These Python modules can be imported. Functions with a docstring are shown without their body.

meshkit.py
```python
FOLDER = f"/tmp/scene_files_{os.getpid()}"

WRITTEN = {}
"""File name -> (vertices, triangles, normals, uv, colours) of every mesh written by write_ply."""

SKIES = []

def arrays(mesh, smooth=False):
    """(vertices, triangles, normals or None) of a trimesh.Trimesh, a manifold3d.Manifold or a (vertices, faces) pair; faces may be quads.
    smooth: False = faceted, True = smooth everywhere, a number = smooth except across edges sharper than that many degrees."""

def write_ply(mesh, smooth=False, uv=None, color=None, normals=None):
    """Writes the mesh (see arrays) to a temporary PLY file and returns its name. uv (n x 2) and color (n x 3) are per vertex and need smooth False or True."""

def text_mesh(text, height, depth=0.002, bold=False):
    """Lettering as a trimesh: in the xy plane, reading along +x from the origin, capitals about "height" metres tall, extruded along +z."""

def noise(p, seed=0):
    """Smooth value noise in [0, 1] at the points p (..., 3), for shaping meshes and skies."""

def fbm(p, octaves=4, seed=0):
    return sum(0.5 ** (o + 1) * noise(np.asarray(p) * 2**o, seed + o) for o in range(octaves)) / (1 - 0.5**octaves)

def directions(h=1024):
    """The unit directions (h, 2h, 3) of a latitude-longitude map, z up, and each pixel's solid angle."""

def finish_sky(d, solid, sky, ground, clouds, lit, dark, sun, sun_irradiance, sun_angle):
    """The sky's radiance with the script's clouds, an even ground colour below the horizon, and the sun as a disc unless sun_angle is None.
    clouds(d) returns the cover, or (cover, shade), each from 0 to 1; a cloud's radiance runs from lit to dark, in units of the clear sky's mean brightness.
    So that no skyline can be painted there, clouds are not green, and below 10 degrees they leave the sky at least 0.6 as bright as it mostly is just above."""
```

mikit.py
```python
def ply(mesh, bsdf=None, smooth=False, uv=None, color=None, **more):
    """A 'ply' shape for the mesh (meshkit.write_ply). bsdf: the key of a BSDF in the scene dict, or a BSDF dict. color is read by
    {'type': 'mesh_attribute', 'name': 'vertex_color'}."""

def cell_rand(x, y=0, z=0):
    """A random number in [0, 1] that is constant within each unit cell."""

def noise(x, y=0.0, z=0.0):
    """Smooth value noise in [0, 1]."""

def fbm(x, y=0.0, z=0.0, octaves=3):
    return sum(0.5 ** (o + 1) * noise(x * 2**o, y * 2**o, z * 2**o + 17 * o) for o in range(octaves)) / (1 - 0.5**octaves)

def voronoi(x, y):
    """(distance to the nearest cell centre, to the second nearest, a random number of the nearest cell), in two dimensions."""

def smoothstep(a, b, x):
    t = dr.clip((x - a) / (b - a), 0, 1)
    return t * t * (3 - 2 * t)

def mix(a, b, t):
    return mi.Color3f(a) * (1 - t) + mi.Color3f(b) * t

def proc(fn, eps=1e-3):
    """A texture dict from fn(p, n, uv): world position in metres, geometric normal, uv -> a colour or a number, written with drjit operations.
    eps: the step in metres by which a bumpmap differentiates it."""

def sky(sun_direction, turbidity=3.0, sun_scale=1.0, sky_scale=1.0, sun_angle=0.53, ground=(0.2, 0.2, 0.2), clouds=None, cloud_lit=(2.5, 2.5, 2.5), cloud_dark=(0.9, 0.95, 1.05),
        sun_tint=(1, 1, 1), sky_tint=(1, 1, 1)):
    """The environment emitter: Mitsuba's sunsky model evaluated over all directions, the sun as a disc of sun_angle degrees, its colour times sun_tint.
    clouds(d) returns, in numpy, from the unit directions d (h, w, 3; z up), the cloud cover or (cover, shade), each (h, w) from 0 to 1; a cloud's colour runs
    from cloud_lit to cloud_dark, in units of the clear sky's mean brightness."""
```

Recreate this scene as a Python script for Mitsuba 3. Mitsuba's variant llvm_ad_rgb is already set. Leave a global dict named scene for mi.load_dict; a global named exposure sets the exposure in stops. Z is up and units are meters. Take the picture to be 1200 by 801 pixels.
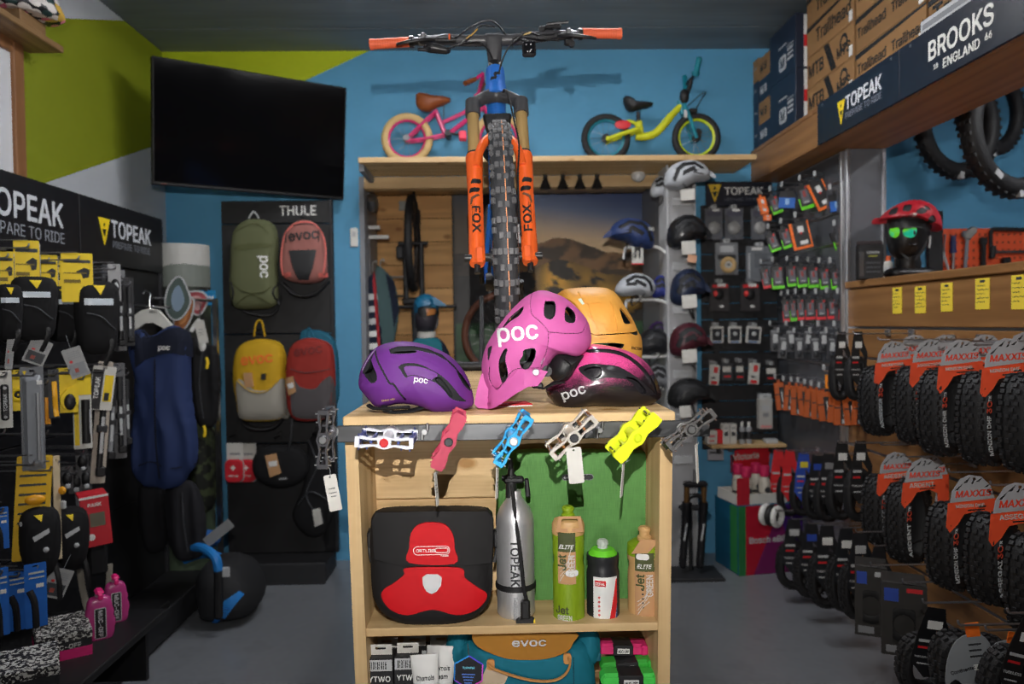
import math, random, numpy as np, trimesh, manifold3d as m3, drjit as dr, mitsuba as mi, mikit, meshkit
from shapely.geometry import Polygon, LineString, Point, box as sbox
from shapely.ops import unary_union
from shapely import affinity
from mitsuba import ScalarTransform4f as T4
from mikit import noise, fbm, smoothstep, mix, cell_rand

# ---------------------------------------------------------------- camera, light, exposure
FPX, EYE = 900.0, np.array([0.0, 0.0, 1.5])
YAW, PITCH, ROLL = math.radians(1.27), math.radians(-1.40), math.radians(0.75)
FWD = np.array([math.sin(YAW) * math.cos(PITCH), math.cos(YAW) * math.cos(PITCH), math.sin(PITCH)])
_r = np.cross(FWD, [0, 0, 1.0]); _r /= np.linalg.norm(_r); _u = np.cross(_r, FWD)
RIGHT, UP = _r * math.cos(ROLL) - _u * math.sin(ROLL), _u * math.cos(ROLL) + _r * math.sin(ROLL)
scene, labels = {"type": "scene"}, {}
exposure = -0.15
scene["camera"] = {"type": "thinlens", "fov": math.degrees(2 * math.atan(600 / FPX)), "fov_axis": "x", "aperture_radius": 0.0042, "focus_distance": 1.80,
                   "near_clip": 0.05, "far_clip": 60.0,
                   "to_world": T4().look_at(origin=EYE.tolist(), target=(EYE + FWD).tolist(), up=UP.tolist())}
# the photographer's flash, just above the lens: its shadow of the handlebar lies on the back wall
scene["flash"] = {"type": "spot", "intensity": {"type": "rgb", "value": [21.0, 20.3, 19.4]}, "cutoff_angle": 54.0, "beam_width": 14.0,
                  "to_world": T4().look_at(origin=[0.0, -0.06, 1.79], target=[0.08, 4.0, 2.52], up=[0, 0, 1])}
# a second, low flash: it throws the bag's and the bottle's shadows up on the plinth's back boards
scene["low_flash"] = {"type": "spot", "intensity": {"type": "rgb", "value": [1.9, 1.84, 1.75]}, "cutoff_angle": 36.0, "beam_width": 12.0,
                      "to_world": T4().look_at(origin=[-0.12, 0.0, 0.86], target=[0.03, 1.6, 1.02], up=[0, 0, 1])}
# unseen ceiling battens added as fill light: (x, y, power) ; light comes from their diffusers
FILL_BATTENS, BATTEN_Z, BATTEN_POWER = [(-0.95, -0.6, 5.0), (1.0, -0.6, 5.0), (-0.42, 3.20, 37.0), (0.42, 3.20, 37.0), (3.1, 2.6, 60.0), (0.0, 1.0, 4.0)], 3.14, 1.0

# ---------------------------------------------------------------- helpers
def W(px, py, Y):
    d = FWD + RIGHT * ((px - 600.0) / FPX) - UP * ((py - 400.5) / FPX)
    return EYE + d * (Y / d[1])
def WX(px, py, X):
    d = FWD + RIGHT * ((px - 600.0) / FPX) - UP * ((py - 400.5) / FPX)
    return EYE + d * (X / d[0])
def WZ(px, py, Z):
    d = FWD + RIGHT * ((px - 600.0) / FPX) - UP * ((py - 400.5) / FPX)
    return EYE + d * ((Z - EYE[2]) / d[2])
def XZ(pts, Y, o=(0, 0, 0)):                       # photograph points on the plane y = Y, as (x, z) about o
    return np.array([(lambda w: (w[0] - o[0], w[2] - o[2]))(W(a, b, Y)) for a, b in pts])

def cat(*ms):
    ms = [m for m in (ms[0] if len(ms) == 1 and isinstance(ms[0], list) else ms)]
    vs, fs, n = [], [], 0
    for v, f in ms:
        vs.append(np.asarray(v, float)); fs.append(np.asarray(f, int) + n); n += len(v)
    return np.vstack(vs), np.vstack(fs)
def quads(f): f = np.asarray(f, int); return np.vstack([f[:, [0, 1, 2]], f[:, [0, 2, 3]]])
def tf(m, M): v = np.asarray(m[0]); return v @ M[:3, :3].T + M[:3, 3], (m[1] if np.linalg.det(M[:3, :3]) > 0 else np.asarray(m[1])[:, ::-1])
def Rx(a): c, s = math.cos(math.radians(a)), math.sin(math.radians(a)); return np.array([[1, 0, 0, 0], [0, c, -s, 0], [0, s, c, 0], [0, 0, 0, 1.0]])
def Ry(a): c, s = math.cos(math.radians(a)), math.sin(math.radians(a)); return np.array([[c, 0, s, 0], [0, 1, 0, 0], [-s, 0, c, 0], [0, 0, 0, 1.0]])
def Rz(a): c, s = math.cos(math.radians(a)), math.sin(math.radians(a)); return np.array([[c, -s, 0, 0], [s, c, 0, 0], [0, 0, 1, 0], [0, 0, 0, 1.0]])
def Tr(x, y=None, z=None):
    M = np.eye(4); M[:3, 3] = x if y is None else (x, y, z); return M
def Sc(a, b=None, c=None): return np.diag([a, a if b is None else b, a if c is None else c, 1.0])
def mv(m, x, y=None, z=None): return tf(m, Tr(x, y, z))

BXF = quads([[0, 1, 3, 2], [4, 6, 7, 5], [0, 4, 5, 1], [2, 3, 7, 6], [0, 2, 6, 4], [1, 5, 7, 3]])
def bx(c, s, bev=0.0):                             # box by centre and size, edges chamfered by bev
    c, h = np.asarray(c, float), np.asarray(s, float) / 2
    sg = np.array([[x, y, z] for x in (-1, 1) for y in (-1, 1) for z in (-1, 1)], float)
    if not bev: return c + sg * h, BXF
    bev = min(bev, 0.49 * 2 * h.min())
    p = np.vstack([c + sg * (h - bev * np.array(k)) for k in ((0, 1, 1), (1, 0, 1), (1, 1, 0))])
    return frM(m3.Manifold.hull_points(p.astype(np.float32)))
def b2(x0, x1, y0, y1, z0, z1, bev=0.0): return bx(((x0 + x1) / 2, (y0 + y1) / 2, (z0 + z1) / 2), (abs(x1 - x0), abs(y1 - y0), abs(z1 - z0)), bev)
def toM(m): return m3.Manifold(m3.Mesh(vert_properties=np.ascontiguousarray(m[0], np.float32), tri_verts=np.ascontiguousarray(m[1], np.uint32)))
def frM(M): k = M.to_mesh(); return np.asarray(k.vert_properties[:, :3], float), np.asarray(k.tri_verts, int)
def frame(d):
    d = np.asarray(d, float) / np.linalg.norm(d); x = np.cross(d, [0, 0, 1] if abs(d[2]) < 0.9 else [0, 1, 0]); x /= np.linalg.norm(x)
    return x, np.cross(d, x), d
def tube(pts, r, n=8, closed=False, cap=True, flat=None):
    """a swept tube; flat=(a, b): elliptical section factors"""
    p = np.asarray(pts, float); k = len(p); r = np.broadcast_to(np.asarray(r, float), (k,))
    t = (np.roll(p, -1, 0) - np.roll(p, 1, 0)) if closed else np.gradient(p, axis=0)
    t /= np.linalg.norm(t, axis=1, keepdims=True) + 1e-12
    x, _, _ = frame(t[0]); a = np.arange(n) * 2 * np.pi / n; V = []
    fa, fb = flat or (1, 1)
    for i in range(k):
        x = x - t[i] * (x @ t[i]); x /= np.linalg.norm(x); y = np.cross(t[i], x)
        V.append(p[i] + r[i] * (fa * np.cos(a)[:, None] * x + fb * np.sin(a)[:, None] * y))
    V = np.vstack(V); F = []
    for i in range(k if closed else k - 1):
        j = (i + 1) % k
        for q in range(n): F.append([i * n + q, i * n + (q + 1) % n, j * n + (q + 1) % n, j * n + q])
    F = quads(F)
    if not closed and cap:
        b = len(V); V = np.vstack([V, p[:1], p[-1:]])
        F = np.vstack([F, [[b, (q + 1) % n, q] for q in range(n)], [[b + 1, (k - 1) * n + q, (k - 1) * n + (q + 1) % n] for q in range(n)]])
    return V, F
def cyl(p0, p1, r, r1=None, n=12): return tube([p0, p1], [r, r if r1 is None else r1], n)
def curve(pts, k=8, closed=False):                 # Catmull-Rom through the points
    p = np.asarray(pts, float); n = len(p); out = []
    g = (lambda i: p[i % n]) if closed else (lambda i: p[min(max(i, 0), n - 1)])
    for i in range(n if closed else n - 1):
        a, b, c, d = g(i - 1), g(i), g(i + 1), g(i + 2)
        for t in np.arange(k) / k: out.append(0.5 * (2 * b + (c - a) * t + (2 * a - 5 * b + 4 * c - d) * t * t + (3 * b - a - 3 * c + d) * t ** 3))
    if not closed: out.append(p[-1])
    return np.array(out)
def lathe(prof, n=24):                             # profile of (r, z), about z
    prof = list(prof); a = np.arange(n) * 2 * np.pi / n; V, F = [], []
    for i, (r, z) in enumerate(prof):
        V += [[0, 0, z]] * n if r < 1e-6 else [[r * math.cos(t), r * math.sin(t), z] for t in a]
    V = np.array(V, float)
    for i in range(len(prof) - 1):
        for q in range(n):
            p, s_, t_, u_ = i * n + q, i * n + (q + 1) % n, (i + 1) * n + (q + 1) % n, (i + 1) * n + q
            if prof[i][0] < 1e-6: F.append([i * n, t_, u_])
            elif prof[i + 1][0] < 1e-6: F.append([p, s_, (i + 1) * n])
            else: F += [[p, s_, t_], [p, t_, u_]]
    F = np.array(F); u = np.unique(F); k = np.zeros(len(V), int); k[u] = np.arange(len(u)); return V[u], k[F]
def ball(c, r, n=12, m=8):
    r = np.broadcast_to(np.asarray(r, float), (3,))
    v, f = lathe([(math.sin(math.pi * i / m) if 0 < i < m else 0, -math.cos(math.pi * i / m)) for i in range(m + 1)], n)
    return v * r + np.asarray(c, float), f
def ring(R, r, n=32, k=10, c=(0, 0, 0), sx=1.0):       # torus with its axis along y
    a = np.arange(n) * 2 * np.pi / n
    return tube(np.stack([R * np.cos(a) * sx, 0 * a, R * np.sin(a)], 1) + np.asarray(c, float), r, k, closed=True)
def prism(poly, y0, y1):                           # shapely polygon or point list in (x, z), from y0 to y1 (y0 < y1)
    if not hasattr(poly, "geom_type"): poly = Polygon(poly)
    gs = [g for g in getattr(poly.buffer(0), "geoms", [poly.buffer(0)]) if g.area > 1e-9]; out = []
    for g in gs:
        e = trimesh.creation.extrude_polygon(g, y1 - y0, engine="earcut"); v = e.vertices
        out.append((np.stack([v[:, 0], y0 + (y1 - y0) - v[:, 2], v[:, 1]], 1), np.asarray(e.faces)))
    return cat(out)
def rrect(w, h, r, c=(0, 0), q=4): r = min(r, 0.49 * w, 0.49 * h); return sbox(c[0] - w / 2 + r, c[1] - h / 2 + r, c[0] + w / 2 - r, c[1] + h / 2 - r).buffer(r, quad_segs=q)
def prismM(poly, y0, y1): return toM(prism(poly, y0, y1))
_txt = {}
def text(s, h, bold=True, w=None, d=0.0012, italic=0.0):
    """lettering facing -y, centred at the origin, capitals h tall (or w wide in all)"""
    k = (s, bold)
    if k not in _txt:
        m = meshkit.text_mesh(s, 1.0, 1.0, bold); v = np.array(m.vertices)
        v[:, 0] -= (v[:, 0].min() + v[:, 0].max()) / 2; v[:, 1] -= 0.27 if s.islower() else 0.5; _txt[k] = (v, np.array(m.faces))
    v, f = _txt[k]; sx = h if w is None else w / np.ptp(v[:, 0]); h = sx if h is None else h
    return np.stack([v[:, 0] * sx + italic * v[:, 1] * h, -v[:, 2] * d, v[:, 1] * h], 1), f
def fine(m, e):
    v, f = trimesh.remesh.subdivide_to_size(np.asarray(m[0]), np.asarray(m[1]), e); return v, f
def lay(m, surf, e=None):                          # lays a thin front-facing mesh (text, decal) on the surface y = surf(x, z)
    if e: m = fine(m, e)
    v = np.array(m[0]); y = surf(v[:, 0], v[:, 2]); v[:, 1] += y; return v, m[1]
def decal(poly, surf, t=0.0015, e=0.012): return lay(prism(poly, -t, t), surf, e)

class Blob:
    """A rounded body: outline (x, z), half depth w along y, squareness e; surf() is its front."""
    def __init__(s, outline, w, c=None, e=2.0, n=80, m=26, k=6, smooth=True, e2=None):
        p = np.asarray(outline, float)
        if smooth: p = curve(p, k, True)
        s.c = np.asarray(c if c is not None else np.array(Polygon(p).centroid.coords[0]), float)
        q = p - s.c; th = np.unwrap(np.arctan2(q[:, 1], q[:, 0])); rr = np.hypot(q[:, 0], q[:, 1])
        if th[-1] < th[0]: th, rr = th[::-1], rr[::-1]
        o = np.argsort(th); th, rr = th[o], rr[o]
        s.th = np.concatenate([th - 2 * np.pi, th, th + 2 * np.pi]); s.rr = np.tile(rr, 3); s.w, s.e, s.n, s.m = w, e, n, m
    def R(s, a): return np.interp(a, s.th, s.rr)
    def mesh(s, k=1.0, kw=None, dz=0.0, dy=0.0):
        a = s.th[len(s.th) // 3] + np.arange(s.n) * 2 * np.pi / s.n; R = s.R(a) * k; w = s.w * (kw or k); g = 2.0 / s.e
        ph = np.linspace(-np.pi / 2, np.pi / 2, s.m + 1)[1:-1]; V = []
        for t in ph:
            cr, sr = abs(math.cos(t)) ** g, math.copysign(abs(math.sin(t)) ** g, math.sin(t))
            V.append(np.stack([s.c[0] + R * cr * np.cos(a), np.full(s.n, w * sr + dy), s.c[1] + R * cr * np.sin(a) + dz], 1))
        k2 = len(ph); V = np.vstack(V + [[[s.c[0], -w + dy, s.c[1] + dz]], [[s.c[0], w + dy, s.c[1] + dz]]]); F = []
        n = s.n; b = k2 * n
        for i in range(k2 - 1):
            for q in range(n): F.append([i * n + q, (i + 1) * n + q, (i + 1) * n + (q + 1) % n, i * n + (q + 1) % n])
        F = np.vstack([quads(F), [[b, q, (q + 1) % n] for q in range(n)], [[b + 1, (k2 - 1) * n + (q + 1) % n, (k2 - 1) * n + q] for q in range(n)]])
        return V, F
    def man(s, *a, **k): return toM(s.mesh(*a, **k))
    def surf(s, x, z):
        dx, dz = x - s.c[0], z - s.c[1]; rho = np.hypot(dx, dz) / np.maximum(s.R(np.arctan2(dz, dx)), 1e-6)
        return -s.w * np.maximum(1 - np.minimum(rho, 1.0) ** s.e, 0) ** (1 / s.e)

# ---------------------------------------------------------------- materials
def L(c):                                          # sRGB 0..255 -> linear
    c = np.asarray(c, float) / 255; return np.where(c <= 0.04045, c / 12.92, ((c + 0.055) / 1.055) ** 2.4).tolist()
def rgb(c): return {"type": "rgb", "value": [float(x) for x in L(c)]}
_m = {}
def mat(c, rough=0.5, metal=0.0, spec=0.5, coat=0.0, **k):
    """the key of a plain material of sRGB colour c"""
    q = (tuple(c), rough, metal, spec, coat, tuple(sorted(k.items())))
    if q not in _m:
        _m[q] = f"mat_{len(_m)}"; d = {"type": "principled", "base_color": rgb(c), "roughness": rough, "metallic": metal, "specular": spec, **k}
        if coat: d |= {"clearcoat": coat, "clearcoat_gloss": 0.9}
        scene[_m[q]] = {"type": "twosided", "bsdf": d}
    return _m[q]
def pmat(name, fn, rough=0.6, bump=None, bscale=1.0, spec=0.4, **k):
    d = {"type": "principled", "base_color": mikit.proc(fn), "roughness": rough, "specular": spec, **k}
    if bump: d = {"type": "bumpmap", "arbitrary": mikit.proc(bump), "scale": bscale, "bsdf": d}
    scene[name] = {"type": "twosided", "bsdf": d}; return name
BLACK, DARK, CHAR = mat((22, 22, 24), .55), mat((34, 35, 38), .6), mat((52, 54, 58), .6)
FABRIC = mat((26, 26, 28), .85, spec=.25); RUBBER = mat((30, 30, 32), .7, spec=.3)
WHITE, PAPER, GREY = mat((218, 218, 216), .45), mat((198, 196, 190), .75, spec=.2), mat((128, 130, 134), .5)
LGREY = mat((178, 180, 182), .5)
CHROME, STEEL, ALU = mat((205, 206, 208), .22, 1.0), mat((150, 150, 152), .34, 1.0), mat((190, 191, 194), .42, 1.0)
WIRE = mat((168, 168, 172), .3, .9)
YEL, ORG, RED = mat((232, 200, 30), .55), mat((238, 112, 30), .5), mat((196, 34, 40), .5)
CLEARP = "clear_plastic"; scene[CLEARP] = {"type": "thindielectric", "int_ior": 1.45}

# ---------------------------------------------------------------- naming
_cnt = {}
def numbered(name):
    k = _cnt.get(name, 0); _cnt[name] = k + 1; return name if k == 0 else f"{name}_{k:03d}"
class Build:
    """The parts of one thing, in its own frame (front towards -y)."""
    def __init__(s): s.parts, s.n = [], {}
    def add(s, name, mesh, m, smooth=35, parent=None, label=None, color=None):
        if name is None: full = None
        else:
            full = f"{parent}__{name}" if parent else name; k = s.n.get(full, 0); s.n[full] = k + 1
            if k: full = f"{full}_{k:03d}"
        if not len(mesh[1]): print('EMPTY', name); return full
        s.parts.append((full, mikit.ply(mesh, m, smooth, color=color), label)); return full
STUFF_PARTS = {"tread_blocks": "rubber tread blocks", "spokes": "thin wire spokes", "tiger_stripes": "black tiger stripes on the card"}
def held(what, label): w_ = (what + " " + label).split(); return " ".join(w_[:16])
def M4(M): return T4(np.asarray(M).tolist())
def place(name, b, label, category, group=None, M=None, kind=None, holder=None):
    key = numbered(name)
    for full, d, lab in b.parts:
        k = key if full is None else f"{key}__{full}"
        scene[k] = dict(d) if M is None else {**d, "to_world": M4(M)}
        if lab: labels[k] = {"label": lab}
        if full and full.rpartition("__")[2].rstrip("0123456789_") in STUFF_PARTS: labels[k] = {"label": STUFF_PARTS[full.rpartition("__")[2].rstrip("0123456789_")], "kind": "stuff"}
    e = {"label": label}
    if category: e["category"] = category
    if group: e["group"] = group
    if kind: e["kind"] = kind
    labels[key] = e; return key
def one(name, mesh, m, label, category, group=None, smooth=35, M=None, kind=None):
    b = Build(); b.add(None, mesh, m, smooth); return place(name, b, label, category, group, M, kind)
def struct(name, mesh, m, label=None, smooth=False):
    scene[name] = mikit.ply(mesh, m, smooth); labels[name] = {"kind": "structure"}
    labels[name]["label"] = label or name.replace("_", " ")
    return name
def piece(holder, name, mesh, m, smooth=False):
    k = numbered(f"{holder}__{name}"); scene[k] = mikit.ply(mesh, m, smooth) if not isinstance(mesh, dict) else mesh; return k
# ---------------------------------------------------------------- the room
XL, XR, YB, ZC, YF = -2.06, 1.82, 4.90, 3.226, -2.6
BLUE, LIME, GREEN, WALLW = L((86, 152, 190)), L((176, 190, 26)), L((122, 132, 20)), L((176, 180, 186))
_a, _b = WX(51, 215, XL), WX(175, 173, XL); _c, _d = WX(66, 21, XL), WX(168, 25, XL); _e, _f = W(430, 61, YB), W(350, 98, YB)
_a, _b, _c, _d, _e, _f = (q.tolist() for q in (_a, _b, _c, _d, _e, _f))
def plaster(p, s=1.0): return 0.94 + 0.09 * fbm(p.x * 3 * s, p.y * 3 * s, p.z * 3 * s, 4) + 0.03 * noise(p.x * 60, p.y * 60, p.z * 60)
def f_left(p, n, uv):
    lo = p.z - (_a[2] + (_b[2] - _a[2]) / (_b[1] - _a[1]) * (p.y - _a[1])); hi = p.z - (_c[2] + (_d[2] - _c[2]) / (_d[1] - _c[1]) * (p.y - _c[1]))
    return mi.Color3f(dr.select((lo > 0) & (hi < 0), mi.Color3f(GREEN), mi.Color3f(WALLW))) * plaster(p)
def f_back(p, n, uv):
    d = p.z - (_e[2] + (_f[2] - _e[2]) / (_f[0] - _e[0]) * (p.x - _e[0]))
    return mi.Color3f(dr.select(d > 0, mi.Color3f(LIME), mi.Color3f(BLUE))) * plaster(p)
def b_plaster(p, n, uv): return fbm(p.x * 25, p.y * 25, p.z * 25, 3)
pmat("paint_left", f_left, .7, b_plaster, .004); pmat("paint_back", f_back, .65, b_plaster, .004)
def f_ceil(p, n, uv):
    k = fbm(p.x * 1.5, p.y * 9, 3.0, 4); s = noise(p.x * 3, p.y * 60)
    return mi.Color3f(L((106, 115, 121))) * (0.72 + 0.4 * k + 0.12 * s)
pmat("paint_ceiling", f_ceil, .55, lambda p, n, uv: fbm(p.x * 4, p.y * 40, 0, 3), .004)
def f_floor(p, n, uv):
    k = fbm(p.x * 1.3, p.y * 1.3, 0, 4); s = noise(p.x * 45, p.y * 45)
    c = fbm(p.x * 7 + 4, p.y * 7, 2.0, 4)
    return mi.Color3f(L((114, 117, 122))) * (0.92 + 0.13 * k + 0.05 * s - 0.08 * smoothstep(.62, .8, c))
pmat("paint_floor", f_floor, .27, lambda p, n, uv: fbm(p.x * 30, p.y * 30, 0, 3), .0015)
def wood(name, base, dark, ax=0, rough=.5, sc=1.0, knots=True):
    """planed softwood, grain running along axis ax"""
    def f(p, n, uv):
        q = [p.x, p.y, p.z]; a = q[ax]; o = [q[i] for i in range(3) if i != ax]
        w = fbm(a * 1.2 * sc, o[0] * 9 * sc, o[1] * 9 * sc, 3)
        r = dr.sin((o[0] * 70 + o[1] * 70) * sc + 14 * w); g = noise(a * 9 * sc, o[0] * 260 * sc, o[1] * 260 * sc)
        t = 0.30 + 0.24 * r + 0.30 * (g - .5)
        if knots:
            kx, ky, kr = a * 3.2 * sc, (o[0] + o[1]) * 5.5 * sc, 0
            d1, d2, kr = mikit.voronoi(kx, ky); t = dr.maximum(t, (1 - smoothstep(.03, .13, d1)) * smoothstep(.55, .6, kr) * 1.5)
        return mix(base, dark, dr.clip(t, 0, 1.4))
    return pmat(name, f, rough, spec=.35)
PINE_X = wood("pine_x", L((208, 178, 132)), L((172, 136, 88)), 0)
PINE_Y = wood("pine_y", L((206, 176, 130)), L((170, 134, 86)), 1)
PINE_Z = wood("pine_z", L((206, 176, 130)), L((170, 134, 86)), 2)
OAK_Y = wood("oak_y", L((146, 105, 64)), L((116, 78, 44)), 1, .45, 1.0, False)
LARCH = wood("larch_x", L((206, 150, 88)), L((166, 110, 56)), 0, .6, .8)
GREYP = mat((120, 124, 130), .5); GREYL = mat((98, 101, 107), .4)

struct("floor", b2(XL - .3, 4.6, YF - .2, 6.2, -.1, 0), "paint_floor", "grey painted concrete floor")
struct("ceiling", b2(XL - .3, 4.6, YF - .2, 6.2, ZC + .02, ZC + .12), DARK, "dark grey painted board ceiling")
ys = [YF, -1.67, -.43, .81, 2.05, 3.29, 4.53, YB + .02]
for i in range(7):                                  # ceiling boards with an open joint between them
    piece("ceiling", "panel", b2(XL, 4.3, ys[i] + .004, ys[i + 1] - .004, ZC, ZC + .02, .003), "paint_ceiling")
struct("wall_left", b2(XL - .1, XL, YF, YB + .1, 0, ZC + .02), "paint_left", "left wall painted green and pale grey on the slant")
NX0, NX1, NZ, NY = -.845, 1.085, 2.437, 5.60         # the niche in the back wall
struct("wall_back", cat(b2(XL - .1, NX0, YB, YB + .1, 0, ZC + .02), b2(NX0, NX1, YB, YB + .1, NZ, ZC + .02), b2(NX1, 4.4, YB, YB + .1, 0, ZC + .02)), "paint_back", "blue back wall with a lime corner")
struct("wall_niche_left", b2(NX0 - .06, NX0, YB + .1, NY, 0, NZ), GREYP); struct("wall_niche_right", b2(NX1, NX1 + .06, YB + .1, NY, 0, NZ), GREYP)
struct("ceiling_niche", b2(NX0 - .06, NX1 + .06, YB + .1, NY + .1, NZ, NZ + .05), PINE_X); struct("wall_niche_back", b2(NX0 - .06, NX1 + .06, NY + .02, NY + .1, 0, NZ), DARK)
struct("trim_niche", cat(b2(NX0, NX0 + .03, YB - .012, YB + .1, 0, NZ), ), GREYP, "grey trim at the edge of the niche")
struct("trim_lintel", b2(NX0 + .002, NX1 - .002, YB + .004, YB + .098, NZ - .075, NZ - .001, .003), PINE_X, "pale pine lintel inside the niche")
rng = random.Random(4); PX1 = W(531, 300, NY)[0]
tones = [wood(f"plank_{i}", L(a), L(b), 0, .6, .9) for i, (a, b) in enumerate([((206, 156, 98), (168, 118, 66)), ((216, 168, 108), (180, 130, 76)), ((192, 142, 86), (156, 106, 58))])]
ztop = NZ - .004
for i in range(15):                                  # boards on the back of the niche
    z0 = max(ztop - .168, 0.0); cuts = [NX0, NX0 + rng.uniform(.15, .42), PX1 - .003] if i % 2 else [NX0, PX1 - .003]
    for a, b in zip(cuts, cuts[1:]): piece("wall_niche_back", "plank", b2(a + .0015, b - .0015, NY, NY + .02, z0 + .002, ztop - .002, .003), tones[rng.randrange(3)])
    ztop = z0
    if ztop <= 0: break
# right side: full-height grey panel near the back, then a half wall with a counter on it
struct("wall_right", b2(XR, XR + .19, 3.93, YB, 0, 2.372), GREYL, "grey laminate side wall by the counter")
struct("trim_1", b2(XR - .006, XR + .012, 3.915, 3.94, 0, 2.372, .003), ALU, "aluminium edge strip of the grey side wall"); struct("trim_2", b2(XR + .178, XR + .2, 3.915, 3.94, 0, 2.372, .003), ALU, "aluminium edge strip behind the grey side wall")
struct("wall_half", b2(XR + .02, XR + .19, -.4, 3.93, 0, 1.655), OAK_Y, "half wall between shop and workshop")
piece("wall_half", "countertop", b2(XR - .015, XR + .46, -.4, 3.925, 1.655, 1.69, .004), OAK_Y)
zs = [1.655, 1.455] + [1.455 - .15 * k for k in range(1, 10)] + [0.0]
for a, b in zip(zs, zs[1:]):
    piece("wall_half", "slat", b2(XR, XR + .02, -.4, 3.925, b + .006, a - .006, .003), OAK_Y)
    if b > 0: piece("wall_half", "rail", b2(XR + .004, XR + .022, -.4, 3.925, b - .006, b + .006), STEEL)
struct("wall_workshop", b2(4.3, 4.4, YF, YB, 0, ZC + .02), mat((150, 152, 156), .7), "far wall of the workshop")
struct("wall_front", b2(XL - .1, 4.4, YF - .1, YF, 0, ZC + .02), mat((170, 170, 172), .7), "wall behind the photographer")
# the added ceiling battens, all out of view
for i, (x, y, pw) in enumerate(FILL_BATTENS):
    b = Build(); b.add("housing", b2(x - .075, x + .075, y - .6, y + .6, BATTEN_Z + .03, ZC, .006), WHITE, False)
    k = b.add("diffuser", b2(x - .065, x + .065, y - .59, y + .59, BATTEN_Z - .01, BATTEN_Z + .03), WHITE, False)
    n = place("ceiling_lamp", b, ["white linear ceiling lamp added unseen over the left aisle, nearer the entrance", "white linear ceiling lamp added unseen over the right aisle, nearer the entrance", "white linear ceiling lamp added unseen to brighten the back wall, left one", "white linear ceiling lamp added unseen to brighten the back wall, right one", "white linear ceiling lamp added unseen to brighten the workshop", "white linear ceiling lamp added unseen over the plinth, ahead of the entrance"][i], "ceiling lamp", "added linear ceiling lamps")
    scene[n + "__diffuser"]["emitter"] = {"type": "area", "radiance": {"type": "rgb", "value": [BATTEN_POWER * pw * q for q in (1.0, 1.0, 1.02)]}}
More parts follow.
